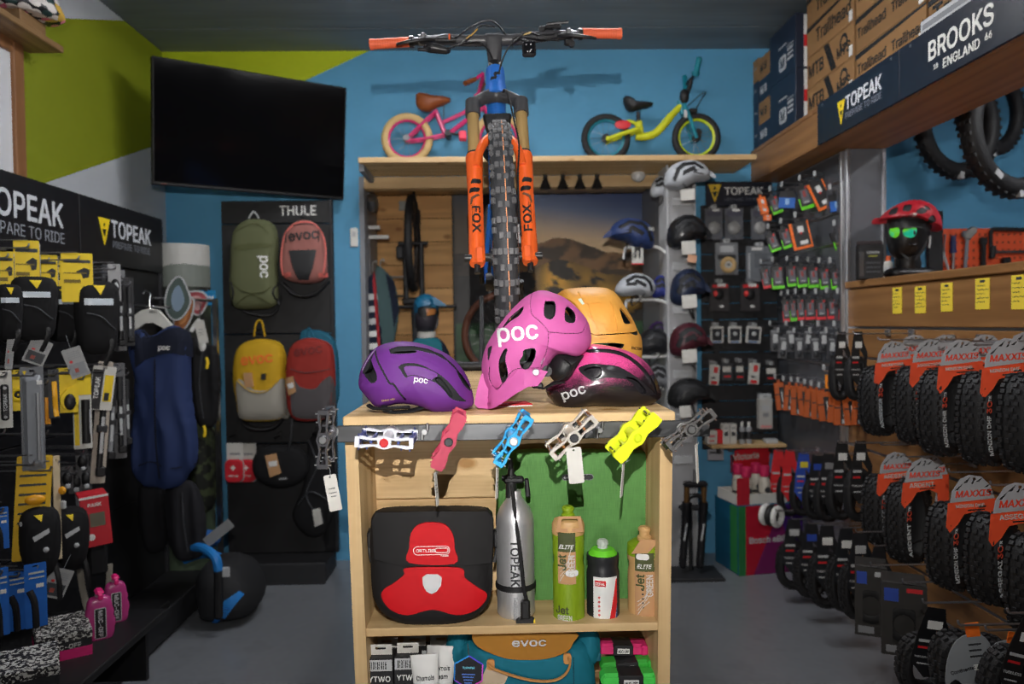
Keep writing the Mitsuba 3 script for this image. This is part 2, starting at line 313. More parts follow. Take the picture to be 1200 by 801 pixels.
# ---------------------------------------------------------------- the pine plinth in the middle
CF, ZT, ZS = 1.59, 1.3136, 0.8675                     # front plane, top of the top board, top of the shelf
xl = lambda z: -.3136 + (1.29 - z) * .0240; xr = lambda z: .3686 - (1.29 - z) * .0190
P = Build(); ZB = ZT - .020
P.add("top_board", b2(-.3136, .3700, CF - .018, 3.66, ZB, ZT, .0025), PINE_X, False)
def slant(fa, fb, y0, y1, z0, z1):
    v = [[fa(z) if i == 0 else fb(z), y, z] for i in (0, 1) for y in (y0, y1) for z in (z0, z1)]; return np.array(v), BXF
T_ = .026
P.add("side_panel", slant(xl, lambda z: xl(z) + T_, CF, 1.80, 0, ZB), PINE_Z, False)
P.add("side_panel", slant(lambda z: xr(z) - T_, xr, CF, 1.80, 0, ZB), PINE_Z, False)
zz = [ZB, 1.09, ZS + .0, .66, .40, .0]
for a, b in zip(zz, zz[1:]): P.add("back_board", b2(xl(a) + .02, xr(a) - .02, 1.80, 1.818, b + .0012, a - .0012, .002), PINE_X, False)
P.add("shelf", slant(lambda z: xl(z) + T_ + .0005, lambda z: xr(z) - T_ - .0005, CF + .004, 1.80, ZS - .017, ZS), PINE_X, False)
P.add("shelf", slant(lambda z: xl(z) + T_ + .0005, lambda z: xr(z) - T_ - .0005, CF + .004, 1.80, .653, .670), PINE_X, False)
P.add("side_panel", slant(xl, lambda z: xl(z) + T_, 1.84, 3.60, 0, ZB), PINE_Z, False); P.add("side_panel", slant(lambda z: xr(z) - T_, xr, 1.84, 3.60, 0, ZB), PINE_Z, False)
P.add("rear_panel", b2(xl(.6) , xr(.6), 3.60, 3.625, 0, ZB), PINE_X, False)
place("display_plinth", P, "long waist-high pine display plinth with open shelves carrying the bike and the bright helmets", "display plinth")
b = Build(); zc = W(600, 506, 1.55)[2]
b.add("bar", bx(((W(395, 505, 1.555)[0] + W(832, 500, 1.555)[0]) / 2, 1.562, zc), (W(832, 500, 1.56)[0] - W(395, 505, 1.56)[0], .008, .034), .0015), pmat("raw_steel", lambda p, n, uv: mi.Color3f(L((92, 93, 95))) * (.65 + .5 * fbm(p.x * 9, p.z * 60, 1, 4)), .38, metallic=.85), False)
for px in (498, 702):                                 # wing nuts on the bar
    w = W(px, 505 if px < 600 else 503, 1.555)
    b.add("wing_nut", cat(cyl((w[0], 1.540, w[2]), (w[0], 1.558, w[2]), .0055), bx((w[0] + .006, 1.545, w[2] + .010), (.006, .005, .016), .002), bx((w[0] - .005, 1.545, w[2] - .010), (.006, .005, .016), .002)), STEEL)
b.add("bracket", b2(-.28, .34, 1.564, CF - .0005, zc - .012, zc + .012), DARK, False)
place("pedal_rail", b, "dark raw steel rail screwed across the front of the pine plinth", "rail")

def pedal(body, boss, pins=STEEL, style="frame", rim=None):
    """platform pedal seen along its axle (axle = y, long side = x)"""
    b = Build(); w, h = .0545, .010
    bow = Polygon([(-w, -.009), (-w + .012, -.0105), (-.02, -.0065), (0, -.012), (.02, -.0065), (w - .012, -.0105), (w, -.009), (w, .009), (w - .012, .0105), (.02, .0065), (0, .012), (-.02, .0065), (-w + .012, .0105), (-w, .009)])
    holes = [Polygon([(s * .013, -.0052), (s * .024, -.0042), (s * .047, -.0062), (s * .047, .0062), (s * .024, .0042), (s * .013, .0052)]) for s in (-1, 1)]
    if style == "solid": plate = bow.buffer(.003)
    else: plate = bow.buffer(.0008).difference(unary_union(holes))
    b.add("front_plate", prism(plate, -.046, -.038), body, False)
    b.add("rear_plate", prism(plate, .034, .042), body, False)
    b.add("axle_body", cyl((0, -.044, 0), (0, .046, 0), .0095, n=16), body)
    for s in (-1, 1): b.add("end_rail", cat(bx((s * (w - .004), -.002, 0), (.008, .078, .014), .002), bx((s * .026, -.002, .0), (.005, .074, .008), .001)), rim or body, False)
    b.add("axle_cap", lathe_y(.0085, -.0505, -.044), boss)
    for s in (-1, 1):
        for t in (-1, 1):
            for y in (-.042, .0, .038): b.add("pin", cyl((s * (w - .006), y, t * .006), (s * (w - .006), y, t * .0155), .0016, n=6), pins, False)
            b.add("pin", cyl((s * (w - .022), -.042, t * .006), (s * (w - .022), -.042, t * .014), .0016, n=6), pins, False)
    b.add("spindle", cyl((0, .044, 0), (0, .062, 0), .006), STEEL); b.add("washer", cyl((0, .0575, 0), (0, .061, 0), .0135, n=18), CHROME)
    return b
def lathe_y(r, y0, y1, n=18): return tf(lathe([(0, 0), (r * .8, 0), (r, (y1 - y0) * .3), (r, y1 - y0)], n), Tr(0, y0, 0) @ Rx(-90))
WBLUE = mat((214, 218, 228), .35); NAVY = mat((34, 48, 98), .5)
peds = [((383, 511), 88, pedal(mat((78, 78, 82), .3, .8), CHROME, CHROME), "dark chrome platform pedal at the left end of the steel rail"),
        ((454, 513), -3, pedal(WBLUE, RED, mat((50, 60, 110), .4), rim=mat((52, 66, 128), .4)), "white and navy pedal with a red axle cap on the steel rail"),
        ((526, 513), 64, pedal(mat((168, 30, 66), .45), mat((40, 40, 44), .5), mat((168, 30, 66), .45), "solid"), "raspberry red plastic pedal on the steel rail"),
        ((600, 512), 55, pedal(mat((38, 150, 205), .35, .3), mat((210, 210, 212), .3, .6)), "sky blue open-frame pedal on the steel rail"),
        ((669, 508), 41, pedal(mat((206, 200, 190), .3, .4), mat((40, 40, 44), .4), rim=mat((164, 112, 66), .4, .5)), "silver and bronze pedal on the steel rail"),
        ((741, 508), 46, pedal(mat((218, 232, 20), .45), mat((200, 214, 20), .4), mat((60, 60, 40), .5), "solid"), "neon yellow plastic pedal on the steel rail"),
        ((806, 503), 37, pedal(mat((40, 36, 34), .4), mat((30, 30, 30), .4), mat((80, 60, 50), .4)), "black pedal on the steel rail's right end")]
pcen = []
for (px, py), a, b, lab in peds:
    c = W(px, py, 1.497); pcen.append(c); place("platform_pedal", b, lab, "pedal", "platform pedals on the steel rail", Tr(c) @ Ry(-a) @ Rx(-9 if lab.startswith("black") else 3))
def tag_thing(top, path_px, Y, w, label, group="price tags on strings", tilt=0, thread=None, yaw=0, col=PAPER, printed=True, name="price_tag"):
    """a paper tag hung on a thread: path_px = (top of the tag, bottom of the tag) in the photograph at depth Y"""
    a, c = W(*path_px[0], Y), W(*path_px[1], Y); h = np.linalg.norm(a - c); d = (c - a) / h; ang = math.degrees(math.atan2(d[0], -d[2]))
    b = Build(); m = Tr((a + c) / 2) @ Ry(-ang) @ Rz(yaw)
    b.add("card", tf(prism(rrect(w, h, .003).difference(Point(0, h / 2 - .005).buffer(.0018)), -.0005, .0005), m), col, False)
    b.add("thread", tube(curve([top, (np.asarray(top) + a) / 2 + [.004, 0, 0], a + d * .005], 5), .0006, 5), GREY)
    if printed:
        for k, (yy, ww) in enumerate(((.12, .5), (.0, .62), (-.1, .4))): b.add("print", tf(bx((0, -.0007, yy * h), (w * ww, .0004, h * .022)), m), CHAR, False)
    return place(name, b, label, "price tag", group)
tag_thing(pcen[0] + [.005, -.03, -.05], ((386, 556), (394, 598)), 1.47, .024, "white price tag below the dark chrome pedal", yaw=8)
tag_thing(pcen[2] + [-.012, -.03, -.05], ((510, 553), (513, 592)), 1.47, .022, "white price tag seen edge-on below the raspberry red pedal", yaw=82)
tag_thing(pcen[3] + [-.02, -.03, -.045], ((583, 546), (582, 584)), 1.47, .022, "white price tag seen edge-on below the sky blue pedal", yaw=78)
tag_thing(pcen[4] + [.005, -.035, -.02], ((672, 524), (676, 566)), 1.44, .029, "large white price tag below the bronze pedal", printed=False)
tag_thing(pcen[5] + [-.01, -.03, -.045], ((731, 540), (728, 582)), 1.47, .024, "narrow white price tag below the neon yellow pedal", yaw=70, printed=False)
tag_thing(pcen[6] + [.01, -.03, -.02], ((816, 520), (818, 565)), 1.47, .024, "white price tag hanging below the black pedal", yaw=66, printed=False)

# ---- goods on the shelf
def P_(px, py, Y): return W(px, py, Y)
# handlebar bag
Y0 = 1.665; o = W(507, 662, Y0)
body = Blob(XZ([(437, 610), (446, 599), (508, 597), (568, 598), (578, 610), (577, 652), (576, 690), (562, 712), (535, 722), (507, 724), (475, 722), (451, 710), (440, 690), (437, 650)], Y0, o), .072, c=(0, 0), e=5.0, k=4)
b = Build(); BAGB = mat((30, 29, 30), .6, spec=.25); BAGR = mat((200, 28, 36), .5, spec=.18)
b.add("bag_body", body.mesh(), BAGB, True)
lid = XZ([(434, 608), (440, 597), (508, 595), (572, 596), (580, 606), (579, 650), (577, 661), (540, 663), (507, 663.5), (470, 663), (437, 656)], Y0 - .07, o)
def s1(x, z): return body.surf(x, z)
b.add("lid", decal(Polygon(lid).buffer(-.004), lambda x, z: np.full_like(x, -.0745) + .010 * (np.abs(x) / .13) ** 4, .006, .02), BAGB, 40)
wing = curve(XZ([(447, 700), (450, 690), (462, 682), (474, 672), (478, 664), (538, 664), (545, 676), (560, 688), (570, 696), (569, 705), (556, 716), (535, 720), (507, 713), (478, 720), (458, 714)], Y0 - .07, o), 4, True)
b.add("front_panel", decal(Polygon(wing).buffer(0), s1, .004, .012), BAGR, 40)
tongue = XZ([(480, 658), (480, 640), (482, 624), (490, 614), (506, 611), (522, 614), (531, 626), (533, 642), (533, 659)], Y0 - .08, o)
b.add("closure_flap", decal(Polygon(curve(tongue, 4, True)).buffer(0), lambda x, z: np.full_like(x, -.0835), .0035, .02), BAGR, 40)
def spos(px, py, Y=Y0 - .08): w = W(px, py, Y) - o; return w
w = spos(506, 691, Y0 - .075)
b.add("reflector", mv(decal(Polygon(XZ([(495, 676), (500, 672), (513, 672), (518, 676), (517, 685), (512, 692), (506, 695), (500, 692), (496, 685)], Y0 - .075, o)), s1, .007, .02), 0, 0, 0), mat((206, 206, 208), .3), False)
w = spos(506, 643.5); b.add("logo_plate", mv(prism(rrect(.076, .0185, .009).difference(rrect(.0735, .016, .008)), -.0012, .0012), w[0], -.087, w[2]), WHITE, False)
b.add("lettering", mv(text("ORTLIEB", .0062, True, w=.040), w[0] - .012, -.087, w[2]), WHITE, False); b.add("lettering", mv(rrect_m := prism(rrect(.028, .011, .005).difference(rrect(.025, .008, .004)), -.001, .001), w[0] + .021, -.087, w[2]), WHITE, False)
b.add("lettering", mv(text("CLASSIC", .0028, True), w[0] + .027, -.087, w[2] - .0115), WHITE, False)
for sx, px in ((-1, 434), (1, 581)):
    w = spos(px, 630, Y0); b.add("side_buckle", bx((w[0], 0, w[2]), (.010, .03, .035), .003), BLACK, False); b.add("shoulder_strap", tube(curve([(w[0], .005, w[2] + .02), (w[0] + sx * .004, -.005, w[2] - .01), (w[0] - sx * .004, -.01, w[2] - .05)], 5), .004, 6, flat=(1, .4)), BLACK)
place("handlebar_bag", b, "black and red waterproof handlebar bag standing on the pine shelf", "bag", M=Tr(o))
# aluminium inflator bottle
Yc = 1.66; c = W(605, 727, Yc); s = Yc / FPX; zb = ZS; hh = lambda py: W(605, py, Yc)[2] - zb
b = Build(); R = 22.3 * s
b.add("bottle", lathe([(0, 0), (R * .9, 0), (R, .006), (R, hh(610)), (R * .96, hh(603)), (R * .82, hh(595)), (R * .6, hh(588)), (R * .42, hh(583)), (R * .36, hh(580)), (R * .34, hh(574)), (0, hh(574))], 40), mat((206, 206, 208), .42, .75), 40)
b.add("rubber_band", lathe([(R, hh(687)), (R + .003, hh(686)), (R + .003, hh(681)), (R, hh(680))], 32), BLACK)
dx = lambda px: (px - 605) * s
b.add("valve_head", cat(cyl((dx(601), 0, hh(582)), (dx(601), 0, hh(556)), .0125, .0115, 16), cyl((dx(601), 0, hh(557)), (dx(601), 0, hh(541)), .008, .0055), cyl((dx(601), 0, hh(541)), (dx(601), 0, hh(536)), .0045), bx((dx(604), -.004, hh(561)), (.045, .018, .014), .004), cyl((dx(590), -.004, hh(559)), (dx(599), -.004, hh(559)), .006)), BLACK)
b.add("lever", tf(bx((0, 0, -.018), (.010, .008, .042), .003), Tr(dx(619), -.006, hh(561)) @ Ry(-6)), BLACK, False)
b.add("hose", tube(curve([(dx(602), -.012, hh(567)), (dx(605), -.034, hh(600)), (dx(610), -R - .006, hh(640)), (dx(613), -R - .008, hh(675)), (dx(616), -R - .008, hh(692))], 8), .0042, 8), BLACK)
b.add("pump_head", cat(bx((dx(615), -R - .009, hh(704)), (.020, .018, .040), .004), cyl((dx(609), -R - .016, hh(719)), (dx(609), -R + .002, hh(719)), .0095, n=16), bx((dx(617), -R - .010, hh(716)), (.03, .012, .014), .003)), BLACK, False)
b.add("knob", cyl((dx(624), -R - .01, hh(717)), (dx(626), -R - .01, hh(717)), .006), YEL)
def cyl_lay(R, m, off=.0006):                          # wraps flat lettering round a vertical cylinder
    v, f = fine(m, .006); a = v[:, 0] / R; rr = R + off - v[:, 1]
    return np.stack([rr * np.sin(a), -rr * np.cos(a), v[:, 2]], 1), f
tm = tf(text("TOPEAK", .0175, True, w=(681 - 627) * s * 1.0), Ry(90)); b.add("lettering", cyl_lay(R, mv(tm, dx(604), 0, hh(653))), CHAR, False)
tm = tf(text("TubiBooster", .008, False, w=(718 - 690) * s), Ry(90)); b.add("lettering", cyl_lay(R, mv(tm, dx(604), 0, hh(705))), GREY, False)
place("inflator_bottle", b, "brushed aluminium tyre inflator bottle with black hose", "inflator", M=Tr(c[0], Yc, zb))
# green pannier at the back
Y0 = 1.765; o = W(675, 617, Y0)
out = XZ([(583, 540), (590, 529), (676, 528), (758, 529), (767, 540), (768, 617), (765, 690), (757, 704), (676, 705), (592, 704), (584, 690), (582, 617)], Y0, o)
pan = Blob(out, .030, c=(0, 0), e=8.0, k=3); b = Build()
GREENB = pmat("green_canvas", lambda p, n, uv: mi.Color3f(L((80, 130, 64))) * (.82 + .25 * noise(p.x * 900, 0, p.z * 60) * 1 + .12 * noise(p.x * 60, 0, p.z * 900)), .7)
b.add("bag_body", pan.mesh(), GREENB, True)
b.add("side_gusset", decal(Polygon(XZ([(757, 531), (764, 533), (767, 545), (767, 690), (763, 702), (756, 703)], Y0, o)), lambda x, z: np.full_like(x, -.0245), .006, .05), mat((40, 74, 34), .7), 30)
b.add("base", mv(bx((0, 0, 0), (.33, .054, .014), .005), 0, .000, ZS + .007 - o[2]), BLACK, False)
w = W(676, 559, 1.732) - o; b.add("logo_plate", mv(prism(rrect(.072, .0135, .0065), -.001, .001), w[0] + .002, -.032, w[2]), GREY, False); b.add("logo_plate_face", mv(prism(rrect(.069, .0105, .005), -.002, .0), w[0] + .002, -.033, w[2]), BLACK, False)
b.add("lettering", mv(text("ORTLIEB", .0048, True, w=.032), w[0] - .014, -.0352, w[2]), LGREY, False)
b.add("carry_handle", tube(curve([(-.06, .0, .158), (-.03, .0, .169), (.03, 0, .169), (.06, 0, .158)], 5), .006, 8, flat=(1, .35)), BLACK)
place("pannier_bag", b, "green canvas pannier standing upright at the back of the pine shelf", "bag", M=Tr(o))
# drinking bottles
def bottle(name, px, top, bot, R_px, Yc, zb, prof, caps, lab, extra=None, group="drinking bottles on the pine shelf"):
    c = W(px, bot, Yc); s = Yc / FPX; H = lambda py: W(px, py, Yc)[2] - zb; b = Build()
    for nm, m_, pts in [("body", prof[0], prof[1])] + caps:
        b.add(nm, lathe([(r * s, max(H(py), 0) if py < 9000 else 0) for r, py in pts], 36), m_, 35)
    if extra: extra(b, s, H)
    return place(name, b, lab, "bottle", group, Tr(c[0], Yc, zb))
LEAF, TAN, KRAFT, OLIVE = mat((124, 152, 24), .45), mat((196, 156, 104), .5), mat((184, 142, 102), .8, spec=.2), mat((70, 76, 42), .7)
def sleeve(b, s, H, top, band, bot, w, txt2="GREEN", wraptop=None, R=19):
    Rr = R * s; g = lambda px_w: px_w * s
    def strip(t, bo, wd, m_, off, nm): b.add(nm, cyl_lay(Rr + off, mv(prism(sbox(-g(wd) / 2, H(bo), g(wd) / 2, H(t)), -.0006, .0006), -g(4), 0, 0), 0), m_, 30)
    strip(band, bot, w, KRAFT, .0012, "paper_sleeve"); strip(top, band, w - 1, OLIVE, .0014, "sleeve_band")
    b.add("lettering", cyl_lay(Rr, mv(text("ELITE", g(4.6), True, w=g(15), italic=.3), -g(4), 0, H(band - 6)), .0026), WHITE, False)
    t = tf(text("Jet", g(9), True), Ry(-90)); b.add("lettering", cyl_lay(Rr, mv(t, -g(9), 0, H(band + 12)), .0026), OLIVE, False)
    t = tf(text(txt2, g(7), True, w=g(25)), Ry(-90)); b.add("lettering", cyl_lay(Rr, mv(t, g(1.5), 0, H(band + 16)), .0026), PAPER, False)
    for k in range(5): b.add("print", cyl_lay(Rr, mv(prism(sbox(-g(1), -g(.8), g(1), g(.8)), -.0006, .0004), -g(6), 0, H(bot - 12 - 5 * k)), .002), CHAR, False)
    for k in range(4): b.add("print", cyl_lay(Rr, mv(prism(LineString([(-g(8), 0), (-g(2) + g(k), g(10 - k)), (g(5), g(16 + 2 * k))]).buffer(g(.35)), -.0006, .0004), -g(4), 0, H(bot - 3 - 5 * k)), .002), PAPER, False)
def green_x(b, s, H):
    sleeve(b, s, H, 619, 641, 678, 22, R=18.6); g = lambda q: q * s
    b.add("hang_loop", prism(Polygon([(-g(16), H(618)), (-g(13), H(600)), (g(13), H(600)), (g(16), H(618))]).difference(Polygon([(-g(11), H(614)), (-g(9), H(603)), (g(9), H(603)), (g(11), H(614))])), -g(19), -g(18)), KRAFT, False)
    b.add("price_sticker", cyl_lay(18.6 * s, mv(prism(rrect(g(14), g(7), g(3)), -.0008, .0004), g(2), 0, H(665)), .003), WHITE, False)
    b.add("lettering", cyl_lay(18.6 * s, mv(text("Jet", g(8), True), -g(10), 0, H(708)), .001), OLIVE, False); b.add("lettering", cyl_lay(18.6 * s, mv(text("GREEN", g(6), True, w=g(17)), -g(7), 0, H(717)), .001), PAPER, False)
bottle("drinking_bottle", 667, 597, 727, 19, 1.645, ZS, (LEAF, [(0, 9001), (17.5, 9001), (18.6, 724), (18.6, 662), (17.4, 657), (17.4, 651), (18.6, 646), (18.6, 622), (16, 620), (0, 620)]),
       [("cap", TAN, [(18.8, 624), (19.2, 622), (19.2, 613), (17, 608), (9, 605), (0, 605)]), ("spout", LEAF, [(8, 607), (8, 602), (6, 600), (6, 598), (7.2, 597), (7.2, 594), (5, 592), (0, 592)])], "green drinking bottle with tan cap in a kraft paper sleeve", green_x)
def black_x(b, s, H):
    g = lambda q: q * s; R = 19.3 * s
    b.add("label_sheet", cyl_lay(R, prism(sbox(-g(14), H(722), g(15), H(670)), -.0006, .0006), .001), WHITE, 30)
    b.add("label_flash", cyl_lay(R, prism(Polygon([(g(4), H(721)), (g(13.5), H(673)), (g(14.5), H(673)), (g(14.5), H(700)), (g(11), H(721))]), -.0006, .0004), .0022), RED, 30)
    b.add("label_flash", cyl_lay(R, prism(Polygon([(g(12.5), H(721)), (g(14.8), H(702)), (g(14.8), H(721))]), -.0006, .0004), .0022), NAVY, 30)
    b.add("label_logo", cyl_lay(R, mv(prism(sbox(-g(6), -g(3.2), g(6), g(3.2)), -.0006, .0004), -g(5.5), 0, H(677)), .0022), RED, 30); b.add("lettering", cyl_lay(R, mv(text("ZEFAL", g(3), True, w=g(10)), -g(5.5), 0, H(677)), .0036), WHITE, False)
    for k in range(5): b.add("print", cyl_lay(R, mv(prism(Point(0, 0).buffer(g(1.3)), -.0006, .0004), -g(7), 0, H(693 + 5 * k)), .0022), mat((200, 90, 90), .6), False)
bottle("drinking_bottle", 707, 636, 726, 19.5, 1.655, ZS, (mat((34, 35, 38), .4), [(0, 9001), (18, 9001), (19.3, 722), (19.3, 668), (17.5, 663), (17.8, 656), (19, 654), (19, 648), (0, 648)]),
       [("cap", mat((104, 200, 44), .4), [(17, 650), (17, 647), (13, 642), (7, 641), (0, 641)]), ("spout", mat((176, 184, 176), .35), [(6.5, 642), (5.5, 638), (7, 637), (6.5, 633), (4, 631), (0, 631)])], "short black drinking bottle with lime cap and white label", black_x)
def tan_x(b, s, H):
    sleeve(b, s, H, 642, 663, 716, 24, R=20); g = lambda q: q * s
    b.add("hang_loop", prism(Polygon([(-g(19), H(642)), (-g(8), H(626)), (g(15), H(627)), (g(17), H(635)), (g(8), H(634)), (0, H(642))]), -g(20.5), -g(19.5)), KRAFT, False)
    b.add("price_sticker", cyl_lay(20 * s, mv(prism(rrect(g(14), g(7), g(3)), -.0008, .0004), -g(6), 0, H(646)), .003), WHITE, False)
    for k in range(12): b.add("scale_mark", cyl_lay(20 * s, mv(prism(sbox(-g(1.5), -g(.5), g(1.5), g(.5)), -.0006, .0004), g(14), 0, H(675 + 4 * k)), .0006), WHITE, False)
    b.add("print", cyl_lay(20 * s, mv(prism(sbox(-g(2.2), -g(4), g(2.2), g(4)), -.0006, .0004), g(14), 0, H(718)), .0006), mat((60, 120, 50), .5), False)
bottle("drinking_bottle", 756, 617, 727, 21, 1.665, ZS, (TAN, [(0, 9001), (18.5, 9001), (20, 724), (20, 668), (18.6, 663), (18.6, 657), (20, 653), (20, 644), (0, 644)]),
       [("cap", LEAF, [(20.3, 648), (20.5, 642), (20, 636), (14, 632), (0, 632)]), ("spout", TAN, [(8.5, 634), (8.5, 628), (6.2, 626), (6.2, 622), (7.4, 621), (7.4, 618), (5, 616), (0, 616)])], "tan drinking bottle with green cap in a kraft paper sleeve", tan_x)

# ---- goods on the lower shelf
ZL = .670; BOXB = mat((30, 31, 34), .55)
def tube_box(px, top, Y, w, label, ghost=False):
    c = W(px, top, Y); z1 = c[2]; b = Build(); h = z1 - ZL
    b.add("carton", bx((0, 0, h / 2 - .006), (w, .045, h - .012), .001), BOXB, False); b.add("hang_tab", prism(Polygon([(-w * .42, h - .012), (-w * .42, h + .010), (w * .42, h + .010), (w * .42, h - .012)]).difference(rrect(w * .4, .006, .003, (0, h + .002))), -.001, .001), PAPER, False)
    b.add("white_panel", b2(-w * .47, w * .47, -.0232, -.0224, h - .038, h - .014), LGREY, False)
    for k in range(9): b.add("barcode_bar", b2(-w * .36 + k * .0042, -w * .36 + k * .0042 + (.0012 if k % 2 else .0022), -.0237, -.0231, h - .034, h - .018), BLACK, False)
    b.add("lettering", mv(text("YTWO", .0115, True, w=w * .8), 0, -.0228, h - .055), WHITE, False); b.add("round_logo", mv(tf(cyl((0, 0, 0), (0, -.0008, 0), .0095, n=20), np.eye(4)), .002, -.0226, h - .079), mat((206, 198, 176), .6))
    for k, cc in enumerate((NAVY, WHITE, RED)): b.add("flag_stripe", b2(w * .36 + k * .0022, w * .36 + k * .0022 + .0022, -.0232, -.0224, h - .083, h - .077), cc, False)
    place("tube_box", b, label, "box", "inner tube boxes on the lower shelf", Tr(c[0], Y, ZL))
tube_box(446, 760, 1.645, .058, "front left black inner tube box beside the cream tubes"); tube_box(478, 758, 1.645, .055, "black inner tube box right behind the front cream tube")
tube_box(453, 752, 1.735, .06, "inner tube box in the back row, at the left side panel"); tube_box(486, 750, 1.735, .06, "inner tube box in the back row, second from the left side panel"); tube_box(517, 749, 1.735, .06, "inner tube box in the back row, behind the rear cream tube")
def cream_tube(px, top, Y, w, tilt, label):
    c = W(px, top, Y); h = c[2] - ZL; b = Build(); n = 9; V = []
    for i in range(n):
        t = i / (n - 1); rx = w / 2 * (.80 + .20 * t); ry = .020 * (1 - t) ** .8 + .0015
        a = np.arange(20) * 2 * np.pi / 20; V.append(np.stack([rx * np.cos(a), ry * np.sin(a), np.full(20, .016 + (h - .016) * t)], 1))
    F = [[i * 20 + q, i * 20 + (q + 1) % 20, (i + 1) * 20 + (q + 1) % 20, (i + 1) * 20 + q] for i in range(n - 1) for q in range(20)]
    V = np.vstack(V + [[[0, 0, h]]]); F = np.vstack([quads(F), [[n * 20, (n - 1) * 20 + q, (n - 1) * 20 + (q + 1) % 20] for q in range(20)]])
    b.add("tube_body", (V, F), WHITE, 40); b.add("cap", lathe([(0, 0), (.017, 0), (.019, .016), (0, .017)], 20), mat((170, 190, 60), .5))
    surf = lambda x, z: -(.020 * np.maximum(1 - (z - .016) / (h - .016), 0) ** .8 + .0015) * np.sqrt(np.maximum(1 - (x / (w * .48)) ** 2, .02))
    b.add("lettering", lay(mv(text("Chamois", .009, True, w=w * .62), 0, 0, h * .66), surf, .006), CHAR, False); b.add("lettering", lay(mv(text("Cream", .009, True, w=w * .5), 0, 0, h * .53), surf, .006), CHAR, False)
    b.add("green_band", lay(prism(Polygon([(-w * .36, h * .2), (w * .36, h * .2), (w * .40, h * .34), (0, h * .26)]), -.0008, .0004), surf, .008), mat((170, 190, 60), .5), 30)
    place("cream_tube", b, label, "tube", "cream tubes on the lower shelf", Tr(c[0], Y, ZL) @ Ry(tilt))
cream_tube(501, 766, 1.607, .060, -3, "white chamois cream tube, the front one beside the black boxes"); cream_tube(513, 756, 1.66, .066, 4, "white chamois cream tube half hidden behind the front cream tube")
# teal hip bag
Y0 = 1.70; o = W(614, 800, Y0)
teal = Blob(XZ([(541, 748), (560, 744), (614, 743), (668, 744), (688, 748), (696, 790), (690, 840), (660, 852), (614, 853), (566, 852), (540, 840), (533, 790)], Y0, o), .075, c=(0, 0), e=4.0, k=3); b = Build()
TEAL = mat((22, 108, 128), .75, spec=.25); OCH = mat((168, 116, 46), .75, spec=.25)
b.add("bag_body", teal.mesh(), TEAL, True)
flap = XZ([(553, 745), (562, 742), (620, 741), (675, 742), (672, 752), (664, 763), (640, 771), (610, 772), (588, 769), (560, 757)], Y0 - .07, o)
b.add("flap", decal(Polygon(curve(flap, 3, True)).buffer(0), lambda x, z: teal.surf(x, np.minimum(z, .08)), .004, .012), OCH, 40)
w = W(620, 754, Y0 - .08) - o; b.add("lettering", mv(text("evoc", .0165, True, w=.073), w[0], -.0805, w[2]), PAPER, False)
hp = [(572, 777), (578, 783), (600, 791), (625, 797), (648, 797), (662, 790), (668, 778), (666, 770)]
b.add("strap_handle", tube(curve([W(x, y, Y0 - .088) - o for x, y in hp], 6), .005, 8, flat=(1, .5)), mat((196, 142, 82), .7)); 
for px, py in ((575, 779), (665, 772)): w = W(px, py, Y0 - .082) - o; b.add("strap_anchor", mv(prism(rrect(.017, .022, .006), -.002, .004), w[0], -.080, w[2]), mat((196, 142, 82), .7), False)
for sx in (-1, 1):
    b.add("side_pocket", ball((sx * .145, .0, .085), (.028, .05, .045), 14, 9), TEAL); b.add("side_buckle", bx((sx * .162, -.03, .07), (.014, .012, .02), .003), mat((16, 92, 110), .6), False)
    b.add("seam", tube([teal_p for teal_p in [(sx * .105, float(teal.surf(np.array([sx * .105]), np.array([z]))[0]) - .001, z) for z in np.linspace(-.06, .085, 9)]], .0015, 5), mat((14, 78, 94), .8))
place("hip_bag", b, "teal hip bag with ochre flap on the plinth's lower shelf", "bag", M=Tr(o))
o = W(549, 787, 1.602); b = Build(); hx = lambda r: Polygon([(r * math.cos(math.radians(30 + 60 * k)), r * 1.02 * math.sin(math.radians(30 + 60 * k))) for k in range(6)])
b.add("card", prism(hx(.034), -.0006, .0006), mat((24, 26, 34), .5), False)
for k, cc in enumerate(((90, 80, 220), (40, 150, 230), (30, 120, 200), (120, 60, 190), (210, 60, 180), (200, 80, 200))):
    p = [np.array([.0338 * math.cos(math.radians(30 + 60 * q)), .0345 * math.sin(math.radians(30 + 60 * q))]) for q in (k, k + 1)]; b.add("edge_stripe", prism(LineString(p).buffer(.0014, cap_style=2), -.0012, .0004), mat(cc, .5), False)
b.add("lettering", mv(text("HydraPak", .0045, True, w=.026), 0, -.0008, .010), mat((120, 210, 230), .5), False)
for k in range(4): b.add("print", b2(-.014 + .002 * k, .014 - .002 * k, -.0012, -.0006, -.006 - .006 * k, -.0035 - .006 * k), mat((80, 120, 200), .5), False)
b.add("cord", tube([(0, 0, .033), (-.004, .012, .055)], .001, 5), BLACK); place("hexagonal_tag", b, "black hexagonal tag with blue and purple edge in front of the teal bag", "tag", M=Tr(o) @ Ry(3))
o = W(578, 797, 1.62); one("photo_card", bx((0, 0, 0), (.05, .0012, .045)), mat((196, 176, 150), .6), "small cream photo card leaning on the teal bag", "card", M=Tr(o) @ Ry(25))
